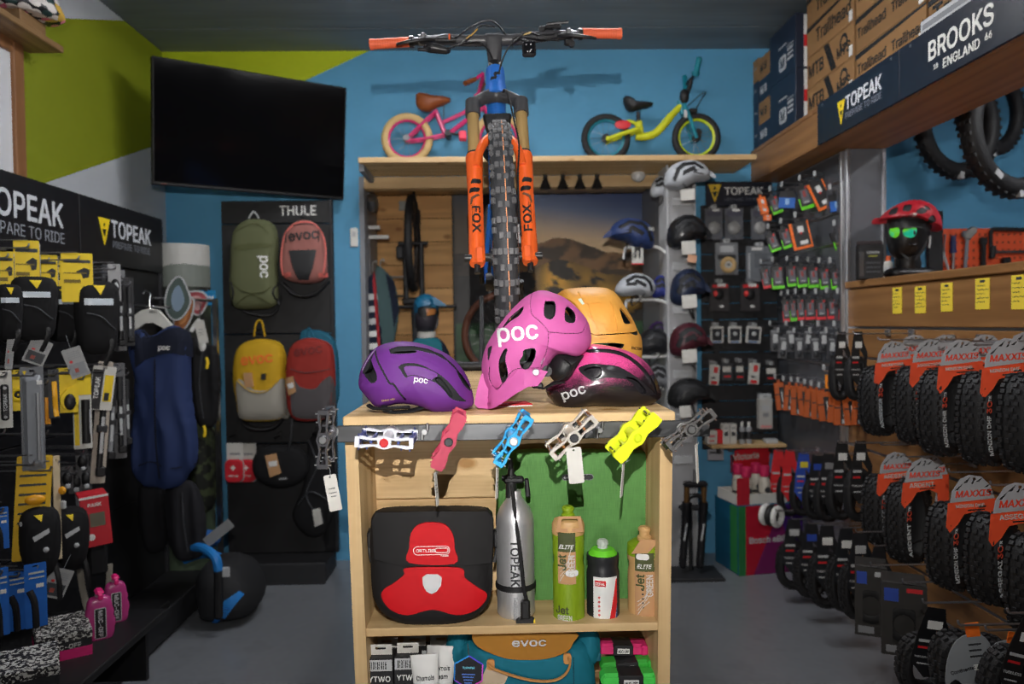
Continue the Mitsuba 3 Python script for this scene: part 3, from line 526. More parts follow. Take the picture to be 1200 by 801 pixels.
def strap_pack(px, py, Y, w, h, colr, label, wrap):
    o = W(px, py, Y); b = Build(); b.add("strap", cat(bx((0, 0, 0), (w, .045, h), h * .3), bx((0, -.024, -h * .05), (w * .96, .004, h * .8), .0015)), mat(colr, .6), False)
    b.add("buckle", bx((w * .46, -.005, 0), (w * .16, .05, h * 1.05), h * .2), mat(colr, .5), False)
    b.add("sleeve", bx((0, -.005, 0), (w * .42, .05, h * 1.08), .002), BOXB, False); b.add("logo_frame", mv(prism(rrect(w * .26, h * .52, .001), -.0009, .0003), 0, -.0305, 0), WHITE, False); b.add("lettering", mv(text("MUC-OFF", h * .26, True, w=w * .22), 0, -.0316, 0), BLACK, False)
    place("strap_pack", b, label, "strap", "rolled straps on the lower shelf", Tr(o) @ Ry(wrap))
strap_pack(728, 756, 1.72, .105, .022, (214, 40, 110), "pink rolled strap in the lower right corner of the plinth", 2); strap_pack(733, 776, 1.69, .115, .022, (56, 176, 60), "green rolled strap in the middle of its pile", -4)
strap_pack(737, 793, 1.64, .125, .030, (70, 205, 80), "bright green rolled strap at the front of its pile", 1)
b = Build(); o = W(737, 808, 1.67); o[2] = max(o[2], ZL + .02); b.add("strap", bx((0, 0, 0), (.12, .085, .036), .006), BOXB, False); place("strap_pack", b, "black rolled strap under the green strap with the price sticker", "strap", "rolled straps on the lower shelf", Tr(o[0], o[1], ZL + .018))
# ---------------------------------------------------------------- the four helmets on the plinth
TOPC = Tr(0, 0, -1)
def crop(ox, oy, sc): return lambda pts: [(ox + x / sc, oy + y / sc) for x, y in pts]
class Helmet:
    """Shell with vents cut through it over a dark foam liner; outlines in the photograph's points at depth Y."""
    def __init__(s, outline, Y, w, cr, e=2.3, thick=.975, e2=2.0, c=None):
        s.Y, s.cr = Y, cr; p = XZ(cr(outline), Y); s.o = np.array([p[:, 0].mean(), Y, p[:, 1].mean()]); s.oxz = (s.o[0], s.o[2])
        q = p - np.array(s.oxz); s.b = Blob(q, w, e=e, n=112, m=34, k=5, c=c); s.w, s.t = w, thick; s.cut, s.deep = [], []
    def poly(s, pts, sm=True, Yo=None):
        q = XZ(s.cr(pts), Yo or (s.Y - s.w * .6)); q = q - np.array(s.oxz); return Polygon(curve(q, 4, True)).buffer(0) if sm else Polygon(q).buffer(0)
    def line(s, pts, wpx, Yo=None):
        q = XZ(s.cr(pts), Yo or (s.Y - s.w * .6)) - np.array(s.oxz); return LineString(curve(q, 5)).buffer(wpx * s.Y / FPX / 2)
    def build(s, shell_m, liner_m, floor=True, name_shell="shell", colorfn=None, cavity=.80, both=True):
        b = Build(); y1 = s.w * 1.2 if both else 0.0
        out = s.b.man(); lin = s.b.man(s.t); cav = s.b.man(cavity, kw=.80, dz=-.035)
        if floor: fl = toM(b2(-1, 1, -1, 1, -1, ZT + .0006 - s.o[2])); out, lin = out - fl, lin - fl
        sh = out - lin
        for p in s.cut + s.deep:
            if p.is_empty: continue
            sh = sh - prismM(p, -s.w * 1.3, y1)
        for p in s.deep:
            lin = lin - (prismM(p.buffer(-.0012), -s.w * 1.3, y1) - s.b.man(.80, kw=.74))
        lin = lin - cav
        b.add(name_shell, frM(sh), shell_m, 40); b.add("liner", frM(lin), liner_m, 40); s.B = b; return b
    def write(s, txt, c_px, w_px, ang, m, h=None, name="lettering", sc=1.0, stretch=1.0):
        ww = w_px * (s.Y - s.w * .8) / FPX; t = text(txt, None, True, w=1.0); v = np.array(t[0]); v[:, 2] *= ww * stretch; v[:, 0] *= ww; v[:, 1] = np.where(v[:, 1] < -1e-6, -.0012, .0008)
        q = XZ([s.cr([c_px])[0]], s.Y - s.w * .8)[0] - np.array(s.oxz); mm = tf((v, t[1]), Tr(q[0], 0, q[1]) @ Ry(-ang)); s.B.add(name, lay(mm, s.b.surf, .006), m, False)
EPS = mat((44, 45, 48), .8, spec=.2); EPSD = mat((26, 26, 28), .75)
# purple road helmet
cr = crop(410, 380, 7.06)
h = Helmet([(80, 480), (95, 380), (150, 270), (215, 195), (300, 155), (430, 138), (560, 152), (700, 195), (830, 265), (930, 370), (990, 480), (1022, 600), (1018, 665), (950, 700), (830, 722), (720, 724), (640, 690), (540, 660), (420, 648), (330, 668), (230, 676), (185, 640), (130, 575), (90, 525)], 1.672, .088, cr, e=2.5)
ch = h.poly([(325, 205), (400, 180), (520, 178), (640, 203), (760, 253), (860, 340), (940, 445), (1003, 545), (990, 560), (955, 520), (880, 380), (800, 300), (700, 245), (560, 212), (400, 222), (345, 242)], sm=False)
h.cut = [ch, h.poly([(418, 345), (450, 320), (520, 313), (600, 328), (720, 388), (800, 448), (860, 515), (920, 595), (962, 638), (850, 610), (790, 540), (740, 485), (690, 452), (735, 408), (640, 357), (540, 337), (462, 347), (492, 418), (470, 424), (435, 370)]),
         h.line([(205, 222), (240, 300), (300, 400), (345, 475), (378, 484), (420, 545), (465, 612)], 16 / 7.06), h.line([(490, 420), (545, 410), (620, 430), (700, 460)], .8)]
h.deep = [h.poly([(372, 222), (460, 214), (545, 214), (535, 234), (372, 240)]), h.poly([(880, 375), (930, 430), (985, 525), (988, 545), (955, 520), (905, 440)]), h.poly([(705, 452), (745, 422), (800, 480), (845, 545), (858, 598), (828, 590), (775, 520)]), h.poly([(172, 295), (150, 370), (118, 410), (150, 448), (190, 482), (236, 455), (232, 400), (205, 350)])]
PURPLE = mat((98, 44, 124), .55, spec=.3); b = h.build(PURPLE, EPS, cavity=.8)
b.add("rear_panel", decal(h.poly([(100, 402), (125, 340), (165, 275), (205, 215), (182, 292), (165, 365), (118, 408)]).buffer(-.001), h.b.surf, .0016, .01), DARK, 30)
b.add("edge_stripe", decal(h.line([(98, 380), (125, 320), (165, 255), (200, 212)], .8), h.b.surf, .002, .01), LGREY, 30)  # pale line painted in for the highlight along the helmet's left edge
h.write("poc", (594, 462), 16, -9, WHITE, stretch=.95); h.write("OMNE AIR", (318, 622), 16, 8, mat((190, 160, 110), .4), stretch=.9)
zb = ZT + .001 - h.o[2]
b.add("retention_cradle", tube(curve([(-.09, -.03, zb + .014), (-.07, -.06, zb + .010), (-.03, -.07, zb + .012), (.0, -.06, zb + .012)], 5), .006, 8, flat=(1, .6)), BLACK)
b.add("chin_strap", cat(tube(curve([(-.06, -.03, zb + .03), (-.045, -.065, zb + .006), (-.0, -.055, zb + .004), (.03, -.04, zb + .012)], 5), .006, 6, flat=(1, .3)), bx((-.045, -.062, zb + .008), (.02, .01, .010), .002)), BLACK)
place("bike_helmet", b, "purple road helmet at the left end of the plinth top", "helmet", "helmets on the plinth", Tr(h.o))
# black and pink glossy helmet
cr = crop(550, 330, 5.004)
h = Helmet([(450, 645), (480, 695), (540, 742), (620, 740), (700, 722), (780, 727), (900, 737), (1000, 727), (1080, 702), (1117, 668), (1110, 620), (1085, 550), (1040, 480), (980, 430), (900, 395), (800, 372), (700, 366), (640, 400), (580, 470), (520, 560), (460, 610)], 1.725, .092, cr, e=2.4)
h.cut = [h.poly([(690, 402), (750, 392), (850, 400), (930, 428), (1020, 500), (1080, 590), (1100, 655), (1085, 655), (1060, 595), (1000, 515), (920, 448), (840, 420), (760, 412), (700, 415)]), h.poly([(636, 512), (700, 478), (790, 482), (860, 492), (960, 548), (1040, 612), (1082, 655), (1000, 658), (968, 600), (900, 565), (780, 556), (712, 574)])]
h.deep = [h.poly([(660, 515), (720, 490), (765, 500), (762, 548), (712, 565)]), h.poly([(900, 552), (960, 560), (1020, 615), (1030, 650), (990, 652), (950, 600)])]
oz, PK, DK = float(h.o[2]), L((214, 76, 142)), L((24, 20, 24))
def f_fade(p, n, uv):                                   # the helmet's own sparkle paint, pink above running into black below
    k = fbm(p.x * 40, p.y * 40, p.z * 40, 3); s = noise(p.x * 700, p.y * 700, p.z * 700)
    t = smoothstep(-.012, .055, p.z - oz + .03 * (k - .5) + (s - .5) * .03 - .12 * (p.x - .19)); return mix(DK, PK, t) * (.8 + .4 * s)
pmat("fade_paint", f_fade, .18, clearcoat=1.0, clearcoat_gloss=.95)
b = h.build("fade_paint", mat((36, 34, 38), .12, coat=.6), cavity=.8); h.write("poc", (612, 655), 28, 21, LGREY, stretch=.95)
place("bike_helmet", b, "glossy black and pink helmet at the right end of the plinth top", "helmet", "helmets on the plinth", Tr(h.o))
# pink trail helmet
h = Helmet([(74, 545), (72, 480), (90, 400), (130, 320), (200, 220), (280, 130), (350, 75), (420, 50), (500, 68), (570, 103), (640, 165), (690, 230), (709, 300), (709, 360), (682, 402), (632, 438), (575, 428), (520, 425), (490, 445), (465, 485), (440, 535), (400, 580), (300, 620), (200, 650), (120, 640), (90, 600)], 1.69, .098, cr, e=2.5)
h.deep = [h.poly([(192, 275), (235, 212), (310, 148), (313, 165), (290, 200), (240, 232)]), h.poly([(440, 122), (455, 115), (500, 120), (498, 190), (470, 222), (433, 198)]), h.poly([(565, 150), (600, 160), (622, 200), (608, 240), (556, 228)]), h.poly([(200, 398), (222, 394), (210, 450), (226, 540), (200, 590), (182, 560), (172, 470)]), h.poly([(318, 396), (378, 388), (380, 440), (342, 504), (305, 500), (291, 460), (308, 430)])]
h.cut = [h.poly([(112, 388), (133, 377), (124, 420), (112, 460), (106, 420)]), h.line([(372, 62), (358, 120), (362, 185), (395, 222), (430, 255), (456, 292), (454, 350), (448, 400), (430, 460), (412, 505)], .5), h.line([(456, 293), (540, 300), (640, 300), (672, 280), (692, 240)], .5)]
h.cut.append(h.line([(118, 500), (116, 560), (136, 610), (165, 628), (195, 592), (244, 526), (284, 503), (370, 501), (405, 500)], .7))
PINK = mat((184, 86, 148), .6, spec=.25); b = h.build(PINK, EPSD, cavity=.82)
h.write("poc", (283, 312), 47.5, 5, WHITE); h.write("TECTAL", (428, 462), 9, 58, LGREY)
pk = h.poly([(92, 518), (125, 508), (122, 560), (138, 615), (165, 636), (200, 600), (250, 532), (285, 510), (370, 508), (415, 510), (452, 520), (420, 572), (395, 602), (340, 607), (280, 642), (200, 702), (150, 737), (115, 752), (50, 748), (28, 722), (40, 650), (65, 560)], sm=False)
pts = [(92, 518), (125, 508), (122, 560), (138, 615), (165, 636), (200, 600), (250, 532), (285, 510), (370, 508), (415, 510), (452, 520), (420, 572), (395, 602), (340, 607), (280, 642), (200, 702), (150, 737), (115, 752), (50, 748), (28, 722), (40, 650), (65, 560)]
def s_vis(x, z):                                        # the visor arches across the front of the helmet
    X0 = XZ([cr([(115, 740)])[0]], h.Y)[0][0] - h.oxz[0]; t = np.clip((x - X0) / .075, 0, 1); return -.030 - .062 * np.sqrt(t)
vis = decal(pk, s_vis, .0035, .008); far = (vis[0] * [1, -1, 1], vis[1][:, ::-1])
b.add("visor", vis, PINK, 35); b.add("visor", far, PINK, 35)
q = XZ(cr([(30, 720), (115, 750), (175, 655), (130, 610)]), h.Y) - np.array(h.oxz); b.add("visor_bridge", prism(Polygon([(q[0][0] + .004, q[0][1]), (q[1][0], q[1][1] + .004), (q[2][0], q[2][1]), (q[3][0], q[3][1])]), -.034, .034), PINK, 30)
w = XZ(cr([(390, 530)]), h.Y - h.w)[0] - np.array(h.oxz); b.add("visor_bolt", tf(lathe_y(.0075, -.012, .004, 20), Tr(w[0], -.092, w[1])), mat((190, 190, 194), .4, .4))
hq = XZ(cr([(505, 425), (560, 412), (640, 432), (682, 424), (662, 460), (625, 518), (600, 560), (555, 590), (500, 585), (470, 520)]), h.Y - .04) - np.array(h.oxz)
hb = Blob(hq, .070, e=2.6, n=60, m=20, k=4); b.add("retention_harness", frM(hb.man() - toM(b2(-1, 1, -1, 1, -1, ZT + .003 - h.o[2]))), BLACK, 30)
sp_ = lambda pts, dy: [np.array([x_, dy, z_]) for x_, z_ in XZ(cr(pts), h.Y - .08) - np.array(h.oxz)]
b.add("chin_strap", tube(curve(sp_([(470, 480), (440, 540), (400, 590), (372, 600), (385, 615), (440, 625), (500, 600), (560, 590)], -.078), 5), .005, 6, flat=(1, .45)), BLACK)
b.add("chin_strap", tube(curve(sp_([(560, 450), (600, 500), (560, 560), (480, 600), (440, 625)], -.074), 5), .004, 6, flat=(1, .45)), BLACK); b.add("strap_buckle", bx(sp_([(400, 608)], -.078)[0], (.024, .010, .012), .003), BLACK, False)
b.add("adjuster_dial", cyl((w[0] + .024, -.075, w[1] - .0), (w[0] + .024, -.058, w[1] - .0), .012), DARK)
place("bike_helmet", b, "pink trail helmet with visor leaning nose-down in the middle of the plinth top", "helmet", "helmets on the plinth", Tr(h.o))
# yellow helmet seen from its front
h = Helmet([(527, 75), (545, 50), (600, 38), (700, 32), (800, 38), (855, 72), (900, 140), (950, 220), (978, 285), (1000, 330), (1004, 420), (985, 500), (900, 560), (700, 575), (560, 540), (520, 420), (510, 200)], 1.94, .125, cr, e=2.4)
AMB = mat((212, 152, 68), .45, spec=.3)
h.deep = [h.poly([(872, 165), (890, 172), (938, 236), (925, 246), (893, 238)]), h.poly([(705, 362), (790, 355), (885, 362), (872, 388), (800, 385), (710, 384)])]
h.cut = [h.line([(690, 302), (780, 306), (880, 300), (972, 282)], 1.0), h.poly([(930, 290), (985, 285), (985, 312), (945, 305)])]
b = h.build(AMB, EPSD, floor=True)
vz = h.poly([(530, 80), (548, 52), (600, 40), (700, 34), (800, 40), (852, 74), (905, 145), (945, 215), (976, 284), (880, 298), (780, 304), (700, 300), (660, 210), (600, 120)])
holes = unary_union([h.poly([(868, 160), (890, 168), (942, 238), (925, 250), (890, 242)])])
vs = lambda x, z: h.b.surf(x, z) - .010
b.add("visor", decal(vz.difference(holes), vs, .004, .010), AMB, 30)
for pts_ in ([(655, 120), (700, 108), (750, 106), (790, 112), (772, 128), (722, 124), (680, 132)],):
    b.add("visor_ridge", decal(h.poly(pts_), lambda x, z: h.b.surf(x, z) - .0155, .004, .008), AMB, 30)
for l_ in ([(690, 135), (705, 200), (738, 285)], [(820, 118), (838, 190), (850, 280)], [(640, 60), (655, 100)]): b.add("visor_rib", decal(h.line(l_, 2.6), lambda x, z: h.b.surf(x, z) - .0150, .0035, .006), AMB, 30)
b.add("sticker", decal(h.poly([(628, 105), (645, 98), (665, 130), (650, 138)], sm=False), lambda x, z: h.b.surf(x, z) - .0150, .001, .01), mat((200, 216, 196), .4), False)
h.write("ENDURA", (990, 392), 17, -8, mat((70, 40, 30), .5))
place("bike_helmet", b, "amber yellow helmet with a broad visor behind the pink one", "helmet", "helmets on the plinth", Tr(h.o))
w = WZ(592, 475, ZT + .004); b = Build(); b.add("page", bx((0, 0, 0), (.11, .075, .002)), WHITE, False); b.add("cover", bx((.004, .004, .0022), (.105, .07, .0022)), RED, False); b.add("print", bx((-.02, -.02, .0036), (.05, .02, .0006)), PAPER, False)
place("booklet", b, "red and white booklet lying under the pink helmet's visor", "booklet", M=Tr(w[0], w[1] + .045, ZT + .0012) @ Rz(12))
# ---------------------------------------------------------------- the mountain bike standing on the plinth
def spoke_wheel(R, r, rim_m, tyre_m, hub_w=.10, n=16, rim_w=.014, hub_m=BLACK, spoke_m=STEEL, rim_h=.02):
    """parts of a wheel about the origin, axle along y"""
    out = [("tyre", ring(R - r, r, 48, 12), tyre_m), ("rim", tube([((R - 2 * r + rim_h * .3) * math.cos(a), 0, (R - 2 * r + rim_h * .3) * math.sin(a)) for a in np.arange(40) * 2 * np.pi / 40], rim_h * .7, 8, closed=True, flat=(1, rim_w / rim_h)), rim_m), ("hub", cat(cyl((0, -hub_w / 2, 0), (0, hub_w / 2, 0), .012), cyl((0, -hub_w * .32, 0), (0, -hub_w * .24, 0), .024, n=16), cyl((0, hub_w * .24, 0), (0, hub_w * .32, 0), .024, n=16)), hub_m)]
    sp = []
    for k in range(n):
        a = 2 * np.pi * k / n; s = 1 if k % 2 else -1; a2 = a + (.35 if k % 4 < 2 else -.35)
        sp.append(cyl((.022 * math.cos(a2), s * hub_w * .28, .022 * math.sin(a2)), ((R - 2 * r) * math.cos(a), 0, (R - 2 * r) * math.sin(a)), .0011, n=5))
    return out + [("spokes", cat(sp), spoke_m)]
def box_on(p, ang, y, s, rad):                          # a tread block on the tyre: ang round the wheel, offset y, standing out from rad
    m = bx((0, y, rad), s, .0012); return m
TYR = mat((48, 49, 52), .62, spec=.35); KNOB = mat((78, 78, 80), .6, spec=.4)
RW = .372
def mtb_tyre(n=62):
    b = [ring(RW - .0335, .0285, 64, 14)]; k = []
    base = bx((0, 0, 0), (.016, .011, .008), .0012); side = bx((0, 0, 0), (.015, .010, .009), .0012)
    for i in range(n):
        a = 360 * i / n; rows = [(-.0085, 0, 0), (.0085, 0, 0)] if i % 2 else [(-.013, 0, 0), (.013, 0, 0), (0, 0, 0)]
        for y, _, _ in rows: k.append(tf(base, Ry(a) @ Tr(0, y, RW - .0045 - 3.5 * y * y)))
        for s in (-1, 1): k.append(tf(side, Ry(a + (2.2 if i % 2 else 0)) @ Tr(0, s * .0245, RW - .0145) @ Rx(-s * 42)))
    return b[0], cat(k)
ORN = mat((222, 92, 34), .35, coat=.5); KASH = mat((186, 154, 100), .36, .4); BLU = mat((40, 114, 206), .32, .25, coat=.6); BLK = mat((28, 28, 30), .42); SATIN = mat((58, 58, 61), .42)
b = Build(); ty, kn = mtb_tyre(); u = np.array([0, math.cos(math.radians(65)), math.sin(math.radians(65))]); nb = np.array([0, u[2], -u[1]])   # up the fork, and back from it
AX = np.array([0, 0, RW]); at = lambda s, k=0, x=0: AX + u * s + nb * k + [x, 0, 0]
def whl(name, C, n_spk, tread=True):
    T_ = Tr(C) @ Rz(90); b.add(name, tf(ty, T_), TYR, 40)
    if tread: b.add("tread_blocks", tf(kn, T_), KNOB, False, parent=name); b.add("tread_line", tf(ring(RW - .0036, .0016, 72, 5, (0, -.0055, 0)), T_), mat((200, 132, 90), .6), parent=name)
    for nm, m_, mt in spoke_wheel(RW, .030, BLK, TYR, .11, n_spk)[1:]: b.add(nm, tf(m_, T_), mt, parent=name)
whl("front_wheel", AX, 28); RAX = np.array([0, 1.20, RW]); whl("rear_wheel", RAX, 28)
LX = .0745
for s in (-1, 1):                                       # fork legs
    k = "fork_leg_left" if s < 0 else "fork_leg_right"
    pr = [(-.018, .0200), (-.012, .0225), (.02, .0235), (.10, .0225), (.22, .0225), (.30, .0245), (.345, .026), (.355, .0235)]
    leg = tube([at(a, .008, s * LX) for a, _ in pr], [r for _, r in pr], 20); b.add("fork_leg", leg, ORN, 40)
    kk = "fork_leg" if s < 0 else "fork_leg_001"
    b.add("stanchion", tube([at(a, .008, s * LX) for a in (.35, .53)], .0180, 18), KASH, 40); b.add("wiper_seal", tube([at(a, .008, s * LX) for a in (.352, .362)], .0215, 18), BLACK, 40)
    b.add("foot_bolt", tube([at(a, .008, s * LX) for a in (-.045, -.016)], .0085, 10), BLK)
    fr = np.eye(4); fr[:3, 0], fr[:3, 1], fr[:3, 2] = [1, 0, 0], nb, u
    def on_leg(m, a, off=.0009, kk=kk, s=s):
        v, f = fine(m, .004); R_ = .0225 + off; an = v[:, 0] / R_; rr = R_ - v[:, 1]; q = np.stack([rr * np.sin(an), -rr * np.cos(an), v[:, 2]], 1)
        M = fr.copy(); M[:3, 3] = at(a, .008, s * LX); return tf((q, f), M)
    t = tf(text("FOX", .0225, True, w=.088), Ry(90 if s < 0 else -90)); b.add("lettering", on_leg(mv(t, -s * .002, 0, 0), .118), BLK, False, parent=kk)
    for q in (-.0062, .0062): b.add("emblem", on_leg(prism(Polygon([(-.011 + q * .4, q * 1.6 - .004), (.009 + q * .4, q * 1.6 - .004), (.013 + q * .4, q * 1.6 + .001), (.013 + q * .4, q * 1.6 + .005), (-.007 + q * .4, q * 1.6 + .005), (-.011 + q * .4, q * 1.6)]).difference(sbox(-.004, q * 1.6 - .0007, .008, q * 1.6 + .0007)), -.0006, .0004) if 0 else prism(affinity.scale(Polygon([(-.011 + q * .4, q * 1.6 - .004), (.009 + q * .4, q * 1.6 - .004), (.013 + q * .4, q * 1.6 + .001), (.013 + q * .4, q * 1.6 + .006), (-.007 + q * .4, q * 1.6 + .006), (-.011 + q * .4, q * 1.6)]), 1.35, 1.5, origin=(0, 0)), -.0006, .0004), .232), BLK, False, parent=kk)
    for j in range(2): b.add("stripe", on_leg(prism(LineString([(s * (.004 + .006 * j), .02), (s * (.004 + .006 * j), -.05)] + ([(s * .004, .02), (-s * .014, .046)][:0])).buffer(.0012), -.0005, .0003), .15), mat((150, 70, 30), .4), False, parent=kk)
    b.add("stripe", on_leg(prism(Polygon([(s * .016, -.01), (s * .012, .012), (-s * .008, .022), (-s * .014, .018), (s * .006, .006), (s * .011, -.012)]), -.0005, .0003), .182), mat((96, 66, 50), .4), False, parent=kk)
    b.add("dropout", tf(bx((0, 0, 0), (.030, .036, .05), .008), np.block([[fr[:3, :3], at(.004, -.004, s * (LX - .008))[:, None]], [np.zeros((1, 3)), 1]])), ORN, 30); b.add("axle_end", cyl(at(.0, -.0, s * (LX - .01)), at(.0, 0, s * (LX + .034)), .0105, n=14), BLK)
arch = [at(.30, -.008, -LX + .006), at(.345, -.010, -LX + .014), at(.385, -.008, -.046), at(.412, -.004, -.022), at(.420, -.002, 0), at(.412, -.004, .022), at(.385, -.008, .046), at(.345, -.010, LX - .014), at(.30, -.008, LX - .006)]
b.add("fork_arch", tube(curve(arch, 5), .0165, 12, flat=(.8, 1.15)), ORN, 40)
b.add("mudguard", tube(curve([at(.405, .01, 0), at(.43, .035, 0), at(.43, .07, 0)], 5), [.034] * 11, 10, flat=(1, .35)), BLK)
cr_h = [toM(tube([at(.505, .008, s * LX), at(.560, .008, s * LX)], [.0235, .0225], 18)) for s in (-1, 1)]
apts = [at(.548, .010, LX), at(.568, .018, .060), at(.590, .028, .040), at(.606, .036, .018), at(.610, .038, 0), at(.606, .036, -.018), at(.590, .028, -.040), at(.568, .018, -.060), at(.548, .010, -LX)]
hubs = [toM(ball(p_, .0195 if abs(p_[0]) > .03 else .022)) for p_ in apts]
b.add("fork_crown", frM(m3.Manifold.batch_boolean(cr_h + [m3.Manifold.batch_hull([a_, c_]) for a_, c_ in zip(hubs, hubs[1:])], m3.OpType.Add)), SATIN, 40)
b.add("fender", frM(m3.Manifold.batch_hull([toM(bx(at(.425, .004, 0), (.062, .03, .02), .006)), toM(bx(at(.505, .018, 0), (.088, .03, .02), .006))])), BLK, 30)
H = lambda s, x=0, k=0: at(s, .044 + k, x)
b.add("head_tube", tube([H(.603), H(.625), H(.66), H(.705), H(.716)], [.037, .0345, .031, .0305, .0295], 28), BLU, 40)
for q in (-1, 1):                                       # block emblem on the head tube
    pl = Polygon([(-.012 + q * .006, q * .0095 - .0045), (.008 + q * .006, q * .0095 - .0045), (.012 + q * .006, q * .0095 + .0045), (-.008 + q * .006, q * .0095 + .0045)])
    v, f = fine(prism(pl, -.0006, .0006), .004); R_ = .0325; an = v[:, 0] / R_; rr = R_ - v[:, 1]; M = fr.copy(); M[:3, 3] = H(.667); b.add("emblem", tf((np.stack([rr * np.sin(an), -rr * np.cos(an), v[:, 2]], 1), f), M), BLK, False, parent="head_tube")
b.add("emblem", tf((lambda m: (np.stack([(.0325 - m[0][:, 1]) * np.sin(m[0][:, 0] / .0325), -(.0325 - m[0][:, 1]) * np.cos(m[0][:, 0] / .0325), m[0][:, 2]], 1), m[1]))(fine(prism(sbox(-.004, -.006, .004, .006), -.0006, .0006), .004)), M), BLK, False, parent="head_tube")
b.add("headset_spacer", tube([H(.716), H(.745)], [.026, .0215], 18), BLK, 40)
b.add("stem", frM(m3.Manifold.batch_hull([toM(tube([H(.742), H(.832)], .0205, 16)), toM(cyl(H(.812, -.026, -.034), H(.812, .026, -.034), .021, n=16))])), SATIN, 40)
b.add("downtube", tube(curve([H(.632), np.array([0, .62, .62]), np.array([0, .78, .36])], 6), np.linspace(.030, .038, 13), 16, flat=(1, .9)), BLU); b.add("top_tube", tube([H(.68), (0, .93, .70)], [.026, .020], 14), BLU)
b.add("seat_tube", tube([(0, .80, .36), (0, .96, .76)], .018, 12), BLU); b.add("seat_post", tube([(0, .96, .76), (0, 1.0, .86)], .015, 12), BLK)
for s in (-1, 1): b.add("chainstay", tube([(s * .035, .80, .35), (s * .070, 1.20, .372)], .012, 10), BLU); b.add("seatstay", tube([(s * .03, .93, .66), (s * .070, 1.20, .372)], .010, 10), BLU)
sad = Blob([(-.13, 0), (-.05, .012), (.06, .014), (.13, .02), (.135, -.01), (.05, -.03), (-.05, -.02), (-.13, -.016)], .055, c=(0, 0), n=40, m=14); b.add("saddle", tf(sad.mesh(), Tr(0, 1.02, .885) @ Rz(90)), BLACK, True)
b.add("crankset", cat(cyl((-.06, .78, .345), (.06, .78, .345), .035, n=18), tube([(-.075, .78, .345), (-.078, .68, .46)], .011, 8), tube([(.075, .78, .345), (.078, .88, .23)], .011, 8)), BLK)
# handlebar: its own frame, x across, level with the stem clamp
HB = H(.812, .008, -.034); bar = [(-.41, .030, .009), (-.27, .022, .011), (-.17, .010, .010), (-.08, .0, .0), (.08, 0, 0), (.17, .010, .014), (.27, .022, .017), (.41, .030, .020)]
b.add("handlebar", tube([HB + q for q in curve(bar, 5)], [.0130 if abs(q[0]) > .24 else .0150 if abs(q[0]) > .17 else .0182 for q in curve(bar, 5)], 14), SATIN, 40)
for s in (-1, 1):
    g = [(s * a, .030 * (a - .1) / .295, .0145 + s * .0055) for a in (.282, .287, .345, .400, .404, .412)]; rr = [.0175, .0158, .0158, .0162, .0185, .0180]
    kq = b.add("grip", tube([HB + q for q in g], rr, 18), mat((222, 100, 62), .6), 40)
    for a in np.linspace(.294, .392, 13): b.add("grip_rib", tube([HB + [s * a, .030 * (a - .1) / .295, .0145 + s * .0055], HB + [s * (a + .0025), .030 * (a - .1) / .295, .0145 + s * .0055]], .0167, 16), mat((210, 88, 50), .6), 40, parent=kq)
    b.add("lock_ring", tube([HB + [s * .268, .02, .0140 + s * .004], HB + [s * .282, .021, .0140 + s * .004]], .0185, 16), BLK, 40)
    b.add("brake_lever", cat(bx(HB + [s * .215, -.008, .002], (.065, .022, .022), .006), tube([HB + q for q in curve([(s * .20, -.022, .0), (s * .235, -.045, -.008), (s * .285, -.050, -.016), (s * .318, -.042, -.020)], 5)], np.linspace(.0075, .0042, 16), 8), tube([HB + [s * .235, -.002, .004], HB + [s * .130, -.018, -.002]], [.010, .0095], 10)), BLK)
    b.add("lever_clamp", cat(cyl(HB + [s * .226, .014, .012], HB + [s * .252, .015, .012], .0185), bx(HB + [s * .235, -.012, .014], (.016, .016, .022), .003), cyl(HB + [s * .240, -.025, .004], HB + [s * .240, -.008, .004], .006)), STEEL)
b.add("shifter", frM(m3.Manifold.batch_hull([toM(ball(HB + [-.205, -.030, -.030], (.030, .018, .016))), toM(ball(HB + [-.165, -.028, -.040], (.018, .016, .010)))])), BLK, 40); b.add("shifter_lever", tube([HB + q for q in curve([(-.205, -.035, -.03), (-.225, -.05, -.042), (-.25, -.05, -.04)], 4)], .006, 8), BLK)
b.add("remote_lever", cat(bx(HB + [.185, .0, .036], (.055, .02, .012), .004), bx(HB + [.150, -.002, .028], (.02, .02, .02), .004), tube([HB + [.165, -.01, .042], HB + [.235, -.012, .046]], .005, 8)), BLK)
b.add("brake_reservoir", cat(bx(HB + [.232, -.020, -.022], (.028, .018, .020), .005), cyl(HB + [.242, -.028, -.028], HB + [.242, -.014, -.028], .010)), BLK)
kd = b.add("display_unit", bx(HB + [.103, -.035, -.045], (.044, .018, .050), .006), BLK, False)
b.add("screen", bx(HB + [.103, -.0445, -.043], (.034, .0012, .038)), mat((16, 17, 20), .1), False, parent=kd)
for q in ((.094, -.034), (.109, -.033), (.109, -.050), (.098, -.056), (.106, -.056)): b.add("icon", bx(HB + [q[0], -.0455, q[1]], (.0035, .0008, .004)), WHITE, False, parent=kd)
b.add("display_bracket", tube([HB + [.07, 0, .0], HB + [.085, -.02, -.008], HB + [.1, -.033, -.025]], .006, 8), BLK); b.add("bar_clamp", cyl(HB + [.082, .0, .003], HB + [.094, .001, .004], .0195, n=14), BLK)
